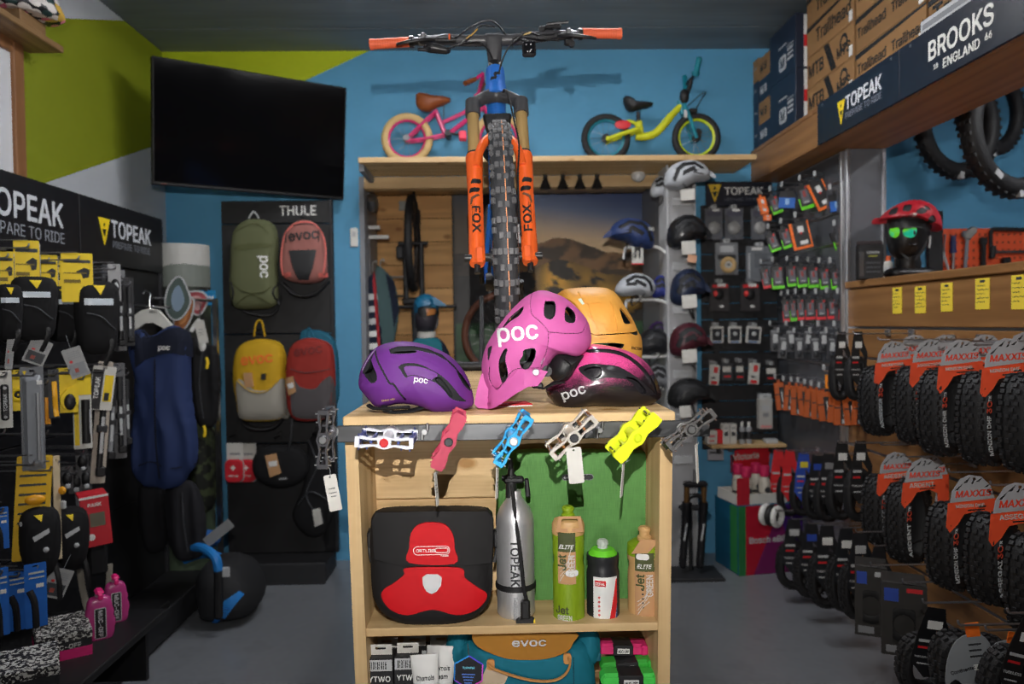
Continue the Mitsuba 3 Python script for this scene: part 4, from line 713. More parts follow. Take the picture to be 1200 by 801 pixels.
cab = [[(-.135, -.018, 0), (-.08, -.05, .024), (-.03, -.06, .040), (.0, -.05, .034), (.03, -.02, .01)], [(-.165, -.03, -.035), (-.12, -.05, -.03), (-.09, -.05, -.01), (-.05, -.05, .028), (-.005, -.03, .03)], [(.14, -.018, 0), (.10, -.06, .0), (.06, -.07, -.03), (.03, -.07, -.06), (.005, -.05, -.12), (.008, -.045, -.20)],
       [(-.10, -.03, -.018), (-.06, -.055, -.025), (-.03, -.05, -.045), (-.015, -.03, -.07)], [(.20, -.03, -.02), (.14, -.05, -.018), (.06, -.05, -.010), (.05, -.04, -.04)]]
for q in cab: b.add("cable", tube([HB + w for w in curve(q, 6)], .0026, 6), BLACK)
ca = [HB + [.008, -.045, -.20], at(.58, -.020, .028), at(.52, -.030, .040), at(.44, -.035, .050), at(.36, -.034, .060), at(.26, -.026, .052), at(.15, -.020, .050), at(.06, -.01, .052)]
b.add("brake_hose", tube(curve(ca, 6), .0027, 6), BLACK); b.add("brake_caliper", bx(at(.09, .03, .045), (.03, .04, .07), .008), BLK, False); b.add("brake_rotor", tf(ring(.088, .006, 40, 6), Tr(AX + [.040, 0, 0]) @ Rz(90) @ Sc(1, .15, 1)), STEEL)
b.add("cable_sticker", tube([HB + q for q in [(-.095, -.050, -.013), (-.075, -.05, .004), (-.06, -.05, .018)]], .0030, 6), mat((196, 150, 60), .5)); b.add("cable_sticker", tube([HB + q for q in [(.085, -.066, -.010), (.11, -.056, .0)]], .0030, 6), mat((196, 170, 120), .5)); b.add("cable_sticker", bx(HB + [-.150, -.016, .006], (.006, .02, .02), .002), ORN)
XB = W(596, 457, 2.16)[0]
MB_ = Tr(XB, 2.16, ZT + .0005) @ Ry(-1.4); place("mountain_bike", b, "blue mountain bike with orange fork and orange grips standing on the plinth", "bicycle", M=MB_)
b = Build(); yk = 2.16 + 1.20
b.add("foot", cat(tube([(-.19, 0, .022), (.19, 0, .022)], .018, 12)), BLACK); b.add("foot_cap", cat(cyl((-.20, 0, .022), (-.165, 0, .022), .022), cyl((.165, 0, .022), (.20, 0, .022), .022)), DARK)
for s in (-1, 1): b.add("upright", tube([(s * .09, 0, .022), (s * .095, .42, .30)], .010, 8), BLACK)
place("bike_stand", b, "black tubular bike stand at the bike's rear wheel on the plinth", "bike stand", M=Tr(W(580, 424, 2.95)[0] + .04, 2.95, ZT + .001))
# ---------------------------------------------------------------- back wall: television, pack stand, bikes on the shelf, niche
a, c = W(178, 143, 4.17), W(405, 167, 4.75); ang = math.degrees(math.atan2(c[1] - a[1], c[0] - a[0])); wd = math.hypot(c[1] - a[1], c[0] - a[0])
b = Build(); b.add("casing", bx((0, .024, 0), (wd, .04, .672), .006), BLACK, False); b.add("screen", bx((0, .001, .004), (wd - .022, .008, .645)), mat((9, 9, 11), .1, spec=.12), False)
b.add("status_light", bx((-wd / 2 + .06, .002, -.328), (.03, .006, .004)), mat((120, 60, 50), .5), False); b.add("wall_mount", cat(bx((0, .06, 0), (.3, .04, .3), .01), tf(bx((0, .17, 0), (.05, .24, .06), .005), Rz(-12))), DARK, False)
place("television", b, "large black flat television angled out from the corner above the left fixtures", "television", M=Tr((a + c) / 2) @ Rz(ang) @ Rx(7))
YT = 4.74; tl, tr, bl, br = W(260, 235, YT), W(386, 232, YT), W(267, 670, YT), W(393, 668, YT); x0, x1 = (tl[0] + bl[0]) / 2, (tr[0] + br[0]) / 2; zt = tl[2]
b = Build(); PANEL = mat((27, 27, 29), .55)
zj = W(320, 391, YT)[2]; zh = W(320, 262, YT)[2]
for za, zb_ in ((zt, zh), (zh, zj), (zj, .78), (.78, .10)): b.add("panel", b2(x0, x1, YT, YT + .03, zb_ + .003, za - .003, .003), PANEL, False)
for k in range(16): b.add("slot", cat(*[b2(x0 + .05 + .0 * q, x1 - .05, YT - .0012, YT + .001, .3 + .1 * k - .002, .3 + .1 * k + .002) for q in (0,)]), BLACK, False)
b.add("base", b2(x0 + .02, x1 - .0, 4.46, YT + .03, 0.0, .10, .01), PANEL, False); b.add("base_lip", b2(x0 + .02, x1, 4.445, 4.46, .0, .125, .004), DARK, False); b.add("side_rail", b2(x1, x1 + .018, YT - .01, YT + .04, .1, zt, .002), DARK, False)
w = W(349, 246.5, YT); b.add("lettering", mv(text("THULE", W(349, 241, YT)[2] - W(349, 252, YT)[2], True, w=.222), w[0], YT - .001, w[2]), WHITE, False)
place("pack_stand", b, "tall black display stand for backpacks against the blue wall", "display stand")
def pack(px_out, Y, dep, m, name, label, cat_, extra=None, group="backpacks on the black stand", e=3.2, k=5):
    p = np.array(px_out, float); o = W(p[:, 0].mean(), p[:, 1].mean(), Y); q = XZ(px_out, Y, o); B = Blob(q, dep, e=e, n=60, m=20, k=k); b = Build(); b.add("main_bag", B.mesh(), m, True)
    loc = lambda pts: XZ(pts, Y - dep * .6, o)
    if extra: extra(b, B, loc, o)
    return place(name, b, label, cat_, group, Tr(o))
STRAP = BLACK
def strap(b, B, loc, pts, r, m, nm="strap", off=.004): q = curve(loc(pts), 5); y = B.surf(q[:, 0], q[:, 1]) - off; b.add(nm, tube(np.stack([q[:, 0], y, q[:, 1]], 1), r, 6, flat=(1, .6)), m)
def patch(b, B, loc, pts, m, nm, t=.003, sm=True, e=.025): q = loc(pts); b.add(nm, decal(Polygon(curve(q, 3, True) if sm else q).buffer(0), B.surf, t, e), m, 35)
def word(b, B, loc, s, c_, wpx, Y, m, ang=0, h=None): q = loc([c_])[0]; t = tf(text(s, None, True, w=wpx * Y / FPX), Tr(q[0], 0, q[1]) @ Ry(-ang)); t = (t[0] * [1, 1, 1], t[1]); b.add("lettering", lay((np.where([[0, 1, 0]], t[0] * 1.0 - .0022 * (t[0][:, 1:2] < -1e-5), t[0]), t[1]), lambda x, z: B.surf(x, z) - .0025, .012), m, False)
OLV = mat((94, 98, 70), .8, spec=.25); OLD = mat((84, 88, 58), .8, spec=.2)
def x_olive(b, B, loc, o):
    word(b, B, loc, "poc", (310, 313), 25, 4.6, WHITE, -90)
    patch(b, B, loc, [(276, 290), (290, 286), (316, 286), (318, 289), (300, 292), (280, 294)], OLD, "top_pocket", .004); strap(b, B, loc, [(274, 330), (290, 342), (310, 342), (319, 335)], .004, OLD, "seam"); strap(b, B, loc, [(276, 358), (296, 345), (318, 356)], .004, OLD, "seam"); strap(b, B, loc, [(276, 272), (300, 262), (316, 274)], .003, OLD, "seam")
    for px in (271, 324): strap(b, B, loc, [(px, 330), (px + (4 if px < 300 else -4), 342), (px, 356)], .006, STRAP)
    b.add("hang_loop", tube(curve([(-.03, 0, .26), (0, 0, .30), (.03, 0, .26)], 5), .005, 6), LGREY); b.add("hip_belt", tube(curve([(-.10, .0, -.24), (-.04, -.02, -.30), (.10, .01, -.31), (.15, .02, -.2)], 5), .014, 8, flat=(1, .5)), BLACK)
pack([(277, 268), (290, 258), (305, 257), (320, 262), (325, 280), (324, 310), (325, 340), (322, 358), (300, 362), (276, 360), (271, 340), (272, 310), (273, 285)], 4.63, .085, OLV, "backpack", "olive green backpack hanging at the top left of the black stand", "backpack", x_olive)
PKG = mat((152, 100, 94), .85, spec=.2); PKB = mat((206, 106, 98), .6)
def x_pink(b, B, loc, o):
    strap(b, B, loc, [(332, 322), (330, 300), (334, 276), (344, 264), (358, 260), (370, 264), (378, 280), (380, 305), (379, 320)], .006, PKB, "piping"); word(b, B, loc, "evoc", (357, 278), 34, 4.6, DARK, 6)
    patch(b, B, loc, [(340, 294), (372, 293), (368, 314), (362, 328), (350, 328), (345, 314)], DARK, "front_pocket", .006, False); strap(b, B, loc, [(336, 284), (340, 266), (370, 264), (374, 284)], .003, DARK, "zip")
    for px in (334, 374): patch(b, B, loc, [(px, 320), (px + 8, 319), (px + 8, 324), (px, 325)], PKB, "strap_tab", .005, False)
    b.add("hip_belt", tube(curve([(-.13, .0, -.18), (-.05, -.03, -.25), (.06, -.03, -.25), (.14, 0, -.17)], 5), .02, 8, flat=(1, .5)), BLACK); b.add("hang_loop", tube(curve([(-.02, 0, .17), (0, 0, .20), (.02, 0, .17)], 5), .004, 6), BLACK)
pack([(336, 272), (346, 261), (358, 258), (370, 262), (378, 275), (382, 300), (382, 322), (374, 330), (356, 332), (338, 328), (330, 318), (331, 295)], 4.63, .085, PKG, "backpack", "dusty pink backpack with coral piping at the top right of the black stand", "backpack", x_pink)
YLB = mat((194, 154, 34), .75, spec=.25); GRB = mat((160, 156, 146), .8, spec=.2)
def x_yel(b, B, loc, o):
    patch(b, B, loc, [(279, 446), (290, 447), (300, 456), (316, 456), (326, 447), (333, 446), (336, 488), (325, 491), (285, 491), (280, 480)], GRB, "front_pocket", .008); word(b, B, loc, "evoc", (303, 422), 36, 4.6, mat((226, 110, 40), .7), 6); strap(b, B, loc, [(280, 444), (292, 455), (304, 459), (316, 457), (328, 446)], .004, YLB, "zip", .012)
    patch(b, B, loc, [(288, 436), (298, 436), (300, 452), (290, 453)], KRAFT, "paper_tag", .012, False); patch(b, B, loc, [(309, 437), (314, 437), (314, 444), (309, 444)], BLACK, "buckle", .012, False)
    b.add("hang_loop", tube(curve([(-.035, 0, .25), (-.02, 0, .33), (.012, 0, .34), (.03, 0, .25)], 5), .006, 6), YLB); b.add("hip_belt", tube(curve([(-.13, .0, -.22), (-.06, -.03, -.29), (.08, -.03, -.29), (.15, 0, -.20)], 5), .02, 8, flat=(1, .5)), BLACK); b.add("side_strap", tube(curve([(.155, -.02, .05), (.16, -.03, -.05), (.165, -.02, -.15)], 4), .006, 6), YLB)
pack([(276, 420), (282, 405), (296, 398), (312, 397), (328, 402), (334, 418), (336, 450), (338, 480), (328, 491), (304, 493), (284, 490), (279, 470), (275, 445)], 4.62, .095, YLB, "backpack", "yellow and grey backpack in the lower left of the black stand", "backpack", x_yel)
pack([(352, 392), (366, 386), (384, 390), (394, 405), (397, 440), (396, 470), (386, 480), (365, 478), (352, 450)], 4.687, .05, mat((20, 88, 112), .8), "backpack", "teal backpack half hidden behind the red one on the black stand", "backpack")
RDB, CHB = mat((144, 46, 40), .75, spec=.25), mat((84, 80, 82), .8, spec=.2)
def x_red(b, B, loc, o):
    patch(b, B, loc, [(343, 440), (352, 452), (370, 455), (380, 445), (390, 443), (391, 485), (380, 490), (348, 489), (342, 475)], CHB, "front_pocket", .007); word(b, B, loc, "evoc", (362, 412), 32, 4.6, mat((108, 36, 34), .8), 8); strap(b, B, loc, [(342, 432), (360, 436), (388, 432)], .003, CHB, "zip")
    patch(b, B, loc, [(335, 443), (345, 440), (349, 458), (340, 463)], KRAFT, "paper_tag", .02, False); patch(b, B, loc, [(338, 449), (346, 447), (347, 453), (340, 455)], WHITE, "label_sheet", .022, False); strap(b, B, loc, [(389, 440), (388, 465), (386, 482)], .003, RDB, "piping")
    b.add("hang_loop", tube(curve([(-.02, 0, .24), (0, 0, .30), (.03, 0, .24)], 5), .006, 6), mat((20, 88, 112), .8))
pack([(337, 420), (344, 403), (358, 396), (374, 397), (388, 405), (392, 430), (392, 470), (386, 488), (366, 493), (346, 491), (338, 478), (336, 450)], 4.56, .07, RDB, "backpack", "red and charcoal backpack in the lower right of the black stand", "backpack", x_red)
for px, lab, i in ((290, "red zipped first-aid pouch, the rear one on its hook", 1), (275, "red zipped first-aid pouch, the front one on its hook", 0)):
    Y = 4.62 + .05 * i; o = W(px, 551, Y); b = Build(); b.add("pouch", mv(frM(m3.Manifold.batch_hull([toM(prism(rrect(.105, .135, .03), -.02, .02)), toM(prism(rrect(.095, .125, .03), -.026, .026))])), 0, 0, 0), mat((196, 30, 44), .7), 30)
    b.add("zip", tube(np.array([[x, 0, z] for x, z in rrect(.108, .138, .03).exterior.coords[:-1]]), .003, 6, closed=True), LGREY); b.add("header_card", prism(rrect(.10, .10, .004, (.005, .115)), -.002, .002), PAPER, False)
    b.add("lettering", mv(text("FIRST AID", .010, True, w=.06), 0, -.027, -.028), WHITE, False); b.add("print", cat(bx((0, -.0262, .02), (.008, .002, .03)), bx((0, -.0264, .02), (.03, .002, .008))), WHITE, False); b.add("print", bx((.005, -.0025, .10), (.06, .001, .012)), GREY, False)
    place("first_aid_pouch", b, lab, "pouch", "red pouches on the black stand", Tr(o))
def x_hip(b, B, loc, o): patch(b, B, loc, [(312, 533), (325, 530), (331, 553), (318, 558)], KRAFT, "paper_tag", .006, False); patch(b, B, loc, [(316, 540), (326, 538), (327, 544), (317, 546)], WHITE, "label_sheet", .008, False); word(b, B, loc, "evoc", (333, 560), 9, 4.6, LGREY, 5); b.add("hip_strap", tube(curve([(.05, -.04, .06), (.08, -.06, .16), (.09, -.05, .28)], 5), .008, 6, flat=(1, .5)), DARK)
pack([(298, 535), (308, 524), (330, 521), (350, 524), (360, 535), (361, 552), (350, 565), (326, 570), (304, 562), (297, 550)], 4.58, .06, FABRIC, "waist_pack", "black waist pack with kraft tag on the black stand", "bag", x_hip)
def x_dark(b, B, loc, o): patch(b, B, loc, [(367, 596), (376, 594), (379, 612), (370, 616)], PAPER, "paper_tag", .01, False); strap(b, B, loc, [(362, 515), (372, 545), (360, 580), (380, 610)], .006, CHAR); strap(b, B, loc, [(385, 515), (378, 550), (386, 590)], .006, BLACK); strap(b, B, loc, [(350, 590), (365, 575), (385, 585)], .008, CHAR)
pack([(362, 514), (376, 508), (388, 514), (392, 545), (390, 580), (388, 610), (378, 626), (362, 628), (348, 615), (343, 600), (354, 575), (360, 545)], 4.69, .045, FABRIC, "hydration_vest", "dark hydration vest with loose straps in the stand's lower right", "vest", x_dark)
for i, (px, py) in enumerate(((297, 256), (357, 256), (306, 386), (365, 386), (276, 508), (328, 510), (372, 505))):
    w = W(px, py, YT); b = Build(); b.add("prong", tube(curve([(0, 0, 0), (0, -.10, 0.0), (0, -.125, .012)], 4), .004, 6), BLACK); b.add("plate", bx((0, -.003, 0), (.03, .005, .05), .002), BLACK, False); place("pack_hook", b, "black hook on the pack stand carrying the " + ["olive backpack", "pink backpack", "yellow and grey backpack", "red backpack", "red pouches", "black waist pack", "dark hydration vest"][i], "hook", "hooks on the black pack stand", Tr(w))
b = Build(); o = W(415, 278, 4.893); b.add("case", bx((0, 0, 0), (.05, .022, .12), .006), mat((214, 214, 208), .5), False); b.add("button", bx((0, -.0115, .02), (.022, .004, .03), .001), LGREY, False); place("room_thermostat", b, "small white thermostat box on the blue wall beside the black stand", "thermostat", M=Tr(o))
# long pine shelf over the niche
ZB2 = 2.467; b = Build(); b.add("board", b2(W(420, 187, 4.48)[0], W(886, 181, 4.48)[0], 4.48, 4.899, ZB2 - .03, ZB2, .003), PINE_X, False); b.add("edge_band", b2(W(420, 187, 4.48)[0], W(886, 181, 4.48)[0], 4.474, 4.4798, ZB2 - .03, ZB2), PINE_X, False)
b.add("bracket", b2(-.78, -.75, 4.52, 4.898, ZB2 - .07, ZB2 - .031), GREYP, False); b.add("bracket", b2(1.15, 1.18, 4.52, 4.898, ZB2 - .07, ZB2 - .031), GREYP, False); place("bike_shelf", b, "long pine wall shelf carrying two children's bikes over the niche", "shelf")
YK = 4.70; SK = YK / FPX
class Px:                                               # a small bike drawn in the photograph's points on the plane y = YK
    def __init__(s, px, Y): s.o = np.array([W(px, 160, Y)[0], Y, ZB2]); s.Y = Y; s.b = Build()
    def p(s, x, y, d=0): w = W(x, y, s.Y); return np.array([w[0] - s.o[0], d, w[2] - s.o[2]])
    def tube(s, nm, pts, r, m, n=10, d=0, **k): return s.b.add(nm, tube(curve([s.p(x, y, d) for x, y in pts], 5) if len(pts) > 2 else [s.p(x, y, d) for x, y in pts], r, n, **k), m)
    def wheel(s, nm, x, R, r, tyre, rim, hub=BLACK):
        c = np.array([W(x, 160, s.Y)[0] - s.o[0], 0, R + .0005]); s.c = c
        for q, m_, mm in spoke_wheel(R, r, rim, tyre, .07, 14, .02, hub, STEEL, .018):
            if q == "tyre": k = s.b.add(nm, mv(m_, c), tyre, 40)
            else: s.b.add(q, mv(m_, c), mm, parent=k)
        return c
k = Px(530, YK); MAG, COG, CRM = mat((196, 30, 104), .35, coat=.6), mat((136, 72, 36), .5), mat((196, 166, 112), .65)
k.wheel("rear_wheel", 477, .157, .024, CRM, MAG, GREY); k.wheel("front_wheel", 584, .157, .024, CRM, MAG, GREY)
for d in (-.035, .035): k.tube("chainstay", [(476, 166), (500, 163), (522, 158)], .0085, MAG, d=d * .8); k.tube("seatstay", [(476, 164), (494, 147), (511, 131)], .0085, MAG, d=d * .8); k.tube("fork_blade", [(562, 118), (574, 138), (584, 163)], .010, MAG, d=d)
k.tube("seat_tube", [(510, 129), (523, 160)], .014, MAG); k.tube("top_tube", [(518, 144), (545, 131), (560, 120)], .012, MAG); k.tube("down_tube", [(523, 159), (545, 142), (562, 126)], .014, MAG); k.tube("head_tube", [(566, 130), (558, 110)], .016, MAG); k.tube("stem", [(560, 112), (563, 100), (566, 90)], .011, MAG)
k.tube("handlebar", [(566, 90), (556, 98)], .010, MAG, d=-.06); k.b.add("handlebar_cross", tube([k.p(566, 90, -.06), k.p(566, 90, .10)], .010, 8), MAG); k.b.add("grip", tube([k.p(557, 99, -.10), k.p(546, 108, -.17)], .014, 12), COG); k.b.add("bar_end", tube([k.p(566, 90, -.06), k.p(557, 99, -.10)], .010, 8), MAG); k.b.add("grip", tube([k.p(566, 92, .1), k.p(560, 102, .2)], .014, 12), COG)
sd = Blob([k.p(x, y)[[0, 2]] for x, y in [(487, 116), (488, 110), (495, 109), (506, 112), (518, 113), (527, 115), (528, 119), (520, 123), (510, 127), (502, 131), (493, 129), (488, 124)]], .055, e=2.2, n=44, m=16); k.b.add("saddle", sd.mesh(), COG, True); k.tube("saddle_spring", [(520, 124), (520, 142)], .003, CHAR); k.b.add("pedal", bx(k.p(543, 163, -.08), (.045, .07, .05), .006), mat((230, 60, 90), .5), False); k.b.add("crank", cat(tube([k.p(525, 158, -.05), k.p(543, 161, -.055)], .007, 8), cyl(k.p(525, 158, -.06), k.p(525, 158, .06), .018)), BLACK)
k.b.add("rear_hub_brake", cyl(k.c + (k.p(477, 160) - k.p(584, 160)) * [1, 0, 0] + [0, -.045, 0], k.c + (k.p(477, 160) - k.p(584, 160)) * [1, 0, 0] + [0, -.03, 0], .018), GREY)
place("kids_bike", k.b, "magenta children's bike with brown saddle on the long pine shelf", "bicycle", "children's bikes on the pine shelf", Tr(k.o))
k = Px(764, YK); LIM, TEA = mat((200, 204, 34), .4, coat=.4), mat((20, 122, 140), .4)
k.wheel("rear_wheel", 710, .151, .022, mat((26, 26, 28), .7), TEA); k.wheel("front_wheel", 816, .151, .022, mat((26, 26, 28), .7), mat((190, 204, 24), .4))
k.tube("main_frame", [(745, 160), (756, 160), (768, 156), (778, 146), (788, 134), (798, 124)], [.022] * 5 + [.024] * 15 + [.020] * 6, LIM, 12); k.tube("seat_lug", [(752, 160), (750, 148), (749, 142)], .018, LIM); k.tube("rear_arch", [(748, 156), (745, 145), (736, 142), (733, 147)], .010, LIM)
for d in (-.05, .05): k.tube("chainstay", [(711, 165), (724, 160), (740, 155), (748, 152)], [.013] * 15 + [.009], LIM, d=d * .9); k.tube("fork_blade", [(799, 124), (806, 140), (814, 164)], .011, TEA, d=d)
k.b.add("side_plate", ball(k.p(728, 149, -.062), (.05, .008, .027), 20, 8), mat((206, 48, 56), .5)); k.tube("seat_post", [(748, 131), (748, 143)], .013, BLACK); k.b.add("axle_bolt", ball(k.p(711, 165, -.06), .016), LIM); k.b.add("reflector", bx(k.p(801, 136, -.055), (.022, .01, .05), .004), LGREY, False)
sd = Blob([k.p(x, y)[[0, 2]] for x, y in [(730, 118), (732, 113), (738, 114), (745, 119), (756, 120), (764, 120), (766, 123), (760, 126), (748, 129), (740, 131), (734, 128)]], .055, e=2.2, n=44, m=16); k.b.add("saddle", sd.mesh(), BLACK, True)
k.b.add("head_tube", tube([k.p(801, 134), k.p(797, 118)], .02, 12), TEA); k.b.add("stem_pad", ball(k.p(801, 114, -.02), (.03, .03, .045), 14, 8), BLACK); k.tube("stem", [(802, 116), (808, 102), (810, 92)], .013, BLACK); k.b.add("handlebar", tube([k.p(810, 92, -.12), k.p(810, 92, .14)], .010, 8), BLACK)
k.b.add("grip", tube([k.p(810, 95, -.10), k.p(812, 77, -.15)], .016, 12), TEA); k.b.add("grip_flange", tube([k.p(810, 93, -.10), k.p(810.3, 91, -.10)], .024, 12), TEA); k.b.add("grip", tube([k.p(809, 95, .12), k.p(811, 79, .18)], .016, 12), TEA)
k.tube("brake_cable", [(806, 124), (818, 113), (827, 108), (822, 116), (814, 130)], .003, BLACK, 5); k.b.add("brake_caliper", bx(k.p(811, 131, -.02), (.05, .03, .03), .006), BLACK, False); k.b.add("front_hub_drum", cyl(k.p(817, 156, -.03), k.p(817, 156, -.02), .022), BLACK)
place("kids_bike", k.b, "lime and teal children's balance bike at the right of the long pine shelf", "bicycle", "children's bikes on the pine shelf", Tr(k.o))
# ---- inside the niche
xa, xb, zlo = PX1, W(764, 300, NY - .015)[0], .9
def f_poster(p, n, uv):                                 # a printed landscape: dusk sky, a hill, golden scrub
    z, x = p.z, p.x; hill = 1.98 + .11 * dr.exp(-dr.square((x - .50) / .22)) + .05 * fbm(x * 3, 1.0, 0, 3) + .015 * noise(x * 30)
    sk = mix(L((240, 206, 160)), L((112, 128, 160)), smoothstep(2.06, 2.36, z + .14 * (x - .5))); sk = mix(sk, L((58, 74, 116)), smoothstep(2.24, 2.50, z + .22 * (x - .6)))
    g = fbm(x * 7, z * 11, 3.0, 4); far = mix(L((140, 102, 66)), L((72, 56, 40)), smoothstep(.4, .6, g)); gold = mix(L((240, 180, 66)), L((52, 40, 28)), smoothstep(.44, .58, fbm(x * 9 + 3, z * 14 + x * 4, 5.0, 4)))
    lowb = mix(gold, L((34, 31, 29)), smoothstep(.40, .68, fbm(x * 2.2, z * 2.2, 9.0, 3) + .5 * smoothstep(.40, .10, x))); gr = mi.Color3f(dr.select(z < hill - .16, lowb, far)); gr = mix(gr, mix(L((44, 84, 46)), L((30, 60, 34)), noise(x * 20, z * 20)), smoothstep(1.52, 1.49, z))
    c = mi.Color3f(dr.select(z > hill, sk, gr)); return mix(c, L((36, 33, 33)), smoothstep(.16, .04, x) * .9 * smoothstep(1.49, 1.53, z))
pmat("poster_print", f_poster, .45); b = Build(); b.add("sheet", b2(xa + .002, NX1 - .002, NY - .006, NY - .001, zlo, NZ - .004), "poster_print", False); b.add("side_batten", b2(xa, xa + .012, NY - .010, NY - .0055, zlo, NZ - .004), BLACK, False); place("landscape_poster", b, "large printed poster of a hilly dusk landscape at the back of the niche", "poster")
for i, px in enumerate((639, 659.5, 679.5, 699.5)):
    o = W(px, 207, 4.88); o[2] = NZ + .0; b = Build(); b.add("socket", cyl((0, 0, 0), (0, 0, -.03), .014), BLACK); b.add("shade", lathe([(.013, -.025), (.018, -.04), (.038, -.088), (.036, -.088), (.014, -.04)], 18), BLACK)
    place("spot_lamp", b, ["black conical spot lamp in the niche, leftmost of the row of four", "black conical spot lamp in the niche, second of four", "black conical spot lamp in the niche, third of four", "black conical spot lamp in the niche, rightmost of the row of four"][i], "lamp", "conical lamps under the niche ceiling", Tr(o))
b = Build(); o = W(748, 206, 4.84); b.add("housing", ball((0, 0, 0), (.045, .045, .038), 14, 8), WHITE); b.add("arm", cyl((0, .0, .0), (.0, .02, NZ - o[2] + .0), .012), WHITE); place("security_camera", b, "white rounded sensor under the niche ceiling by the helmet column", "sensor", M=Tr(o))
# clothes rail in the niche
b = Build(); o = W(436, 325, 5.25); b.add("rail", tube([(-.02, 0, 0), (.22, 0, 0)], .008, 8), CHROME); b.add("upright", tube([(-.02, .0, .30), (-.02, 0, -.6)], .010, 8), GREY); b.add("bracket", b2(-.03, .12, -.02, .02, .26, .285, .004), WHITE, False); b.add("bracket", b2(-.03, .06, -.02, .02, .325, .35, .004), WHITE, False); b.add("stop_arm", cat(tube([(.1, -.05, -.13), (.24, -.05, -.13)], .008, 8), bx((.24, -.05, -.11), (.025, .03, .09), .004)), BLACK)
place("clothes_rail", b, "short clothes rail with white brackets on the niche's left side", "clothes rail", M=Tr(o))
def shirt(pts, Y, m, label, stripes=None, hem=None, dep=.03):
    p = np.array(pts, float); o = W(p[:, 0].mean(), p[:, 1].mean(), Y); B = Blob(XZ(pts, Y, o), dep, e=3, n=56, m=16, k=4); b = Build(); b.add("cloth", B.mesh(), m, True)
    loc = lambda q: XZ(q, Y - dep * .6, o)
    for i, (q, mm, t) in enumerate(stripes or []): patch(b, B, loc, q, mm, "stripe" if len(stripes) > 3 else "panel", t, False)
    top = p[p[:, 1].argmin()]; t = W(*top, Y) - o; b.add("hanger", tube(curve([t + [0, 0, -.02], t + [0, 0, .03], t + [.02, 0, .05], t + [.025, 0, .03]], 5), .004, 6), CHROME); return place("jersey", b, label, "jersey", "jerseys on the rail in the niche", Tr(o))
SGR = mat((74, 96, 98), .85, spec=.2); DNV = mat((30, 36, 52), .85, spec=.2)
shirt([(440, 316), (446, 312), (452, 318), (462, 330), (467, 362), (462, 400), (458, 430), (440, 432), (434, 380)], 5.22, SGR, "grey-green jersey with navy sleeve on the niche's rail", [([(452, 320), (462, 330), (467, 362), (462, 385), (458, 350)], DNV, .004)])
st = [([(431.5, 330 + 14.5 * k), (441 + k * .4, 329 + 14.5 * k), (442 + k * .4, 336 + 14.5 * k), (431.5, 337 + 14.5 * k)], WHITE if k > 3 else LGREY, .004) for k in range(1, 8)]
shirt([(432, 316), (437, 314), (440, 330), (444, 380), (448, 430), (440, 445), (430, 445), (430, 370)], 5.12, DNV, "navy and white striped jersey with red edge at the front of the niche's rail", st + [([(438, 318), (440, 330), (444, 380), (448, 430), (445, 430), (441, 380), (437, 330)], mat((160, 36, 44), .8), .006)])
b = Build(); o = W(437, 245, 5.1); b.add("lamp_head", tf(lathe([(0, 0), (.03, 0), (.045, .04), (.04, .10), (0, .11)], 18), Rx(50)), ALU); b.add("arm", tube([(0, .03, .05), (-.04, .05, .12)], .010, 8), GREY); place("clip_lamp", b, "small silver lamp at the niche's upper left", "lamp", M=Tr(o))
one("wall_switch", bx((0, 0, 0), (.055, .012, .07), .004), mat((140, 140, 136), .5), "small grey wall switch on the niche's planks", "switch", smooth=False, M=Tr(W(472, 241, 5.592)))
# bike hung upright on the planks, seen from the front
b = Build(); o = W(484, 285, 5.24); T_ = Rz(90); R_ = .33
for nm, m_, mm in spoke_wheel(R_, .026, BLK, mat((24, 24, 26), .7), .1, 20):
    kq = b.add("front_wheel", tf(m_, T_), mm, 40) if nm == "tyre" else b.add(nm, tf(m_, T_), mm, parent="front_wheel")
for s in (-1, 1): b.add("fork_leg", tube([(s * .055, 0, .0), (s * .055, .02, -.36)], .018, 10), BLACK); b.add("axle_end", cyl((s * .05, 0, 0), (s * .10, 0, 0), .014), DARK)
b.add("fork_crown", bx((0, .02, -.39), (.16, .05, .05), .012), BLACK, False); b.add("stem", tube([(0, .02, -.39), (0, .05, -.56)], .024, 10), DARK); b.add("frame_tube", tube([(0, .06, -.5), (0, .16, -1.2)], .024, 10), CHAR); b.add("handlebar", tube([(-.25, .0, -.43), (.0, .0, -.43), (.29, .0, -.43)], .012, 8), BLACK); b.add("brake_caliper", bx((-.09, .01, -.06), (.05, .05, .09), .01), DARK, False)
for s in (-.13, .10): b.add("lever", bx((s, -.02, -.455), (.07, .03, .03), .006), DARK, False)
for z in (-.08, -.36): b.add("wall_hook", cat(bx((0, .3, z + .3), (.05, .05, .10), .006), tube([(0, .29, z + .32), (0, .1, R_ + .03 if z > -.2 else -.25)], .010, 8)), DARK)
place("hanging_bike", b, "black bike hung upright in the niche, front wheel on top", "bicycle", M=Tr(o))
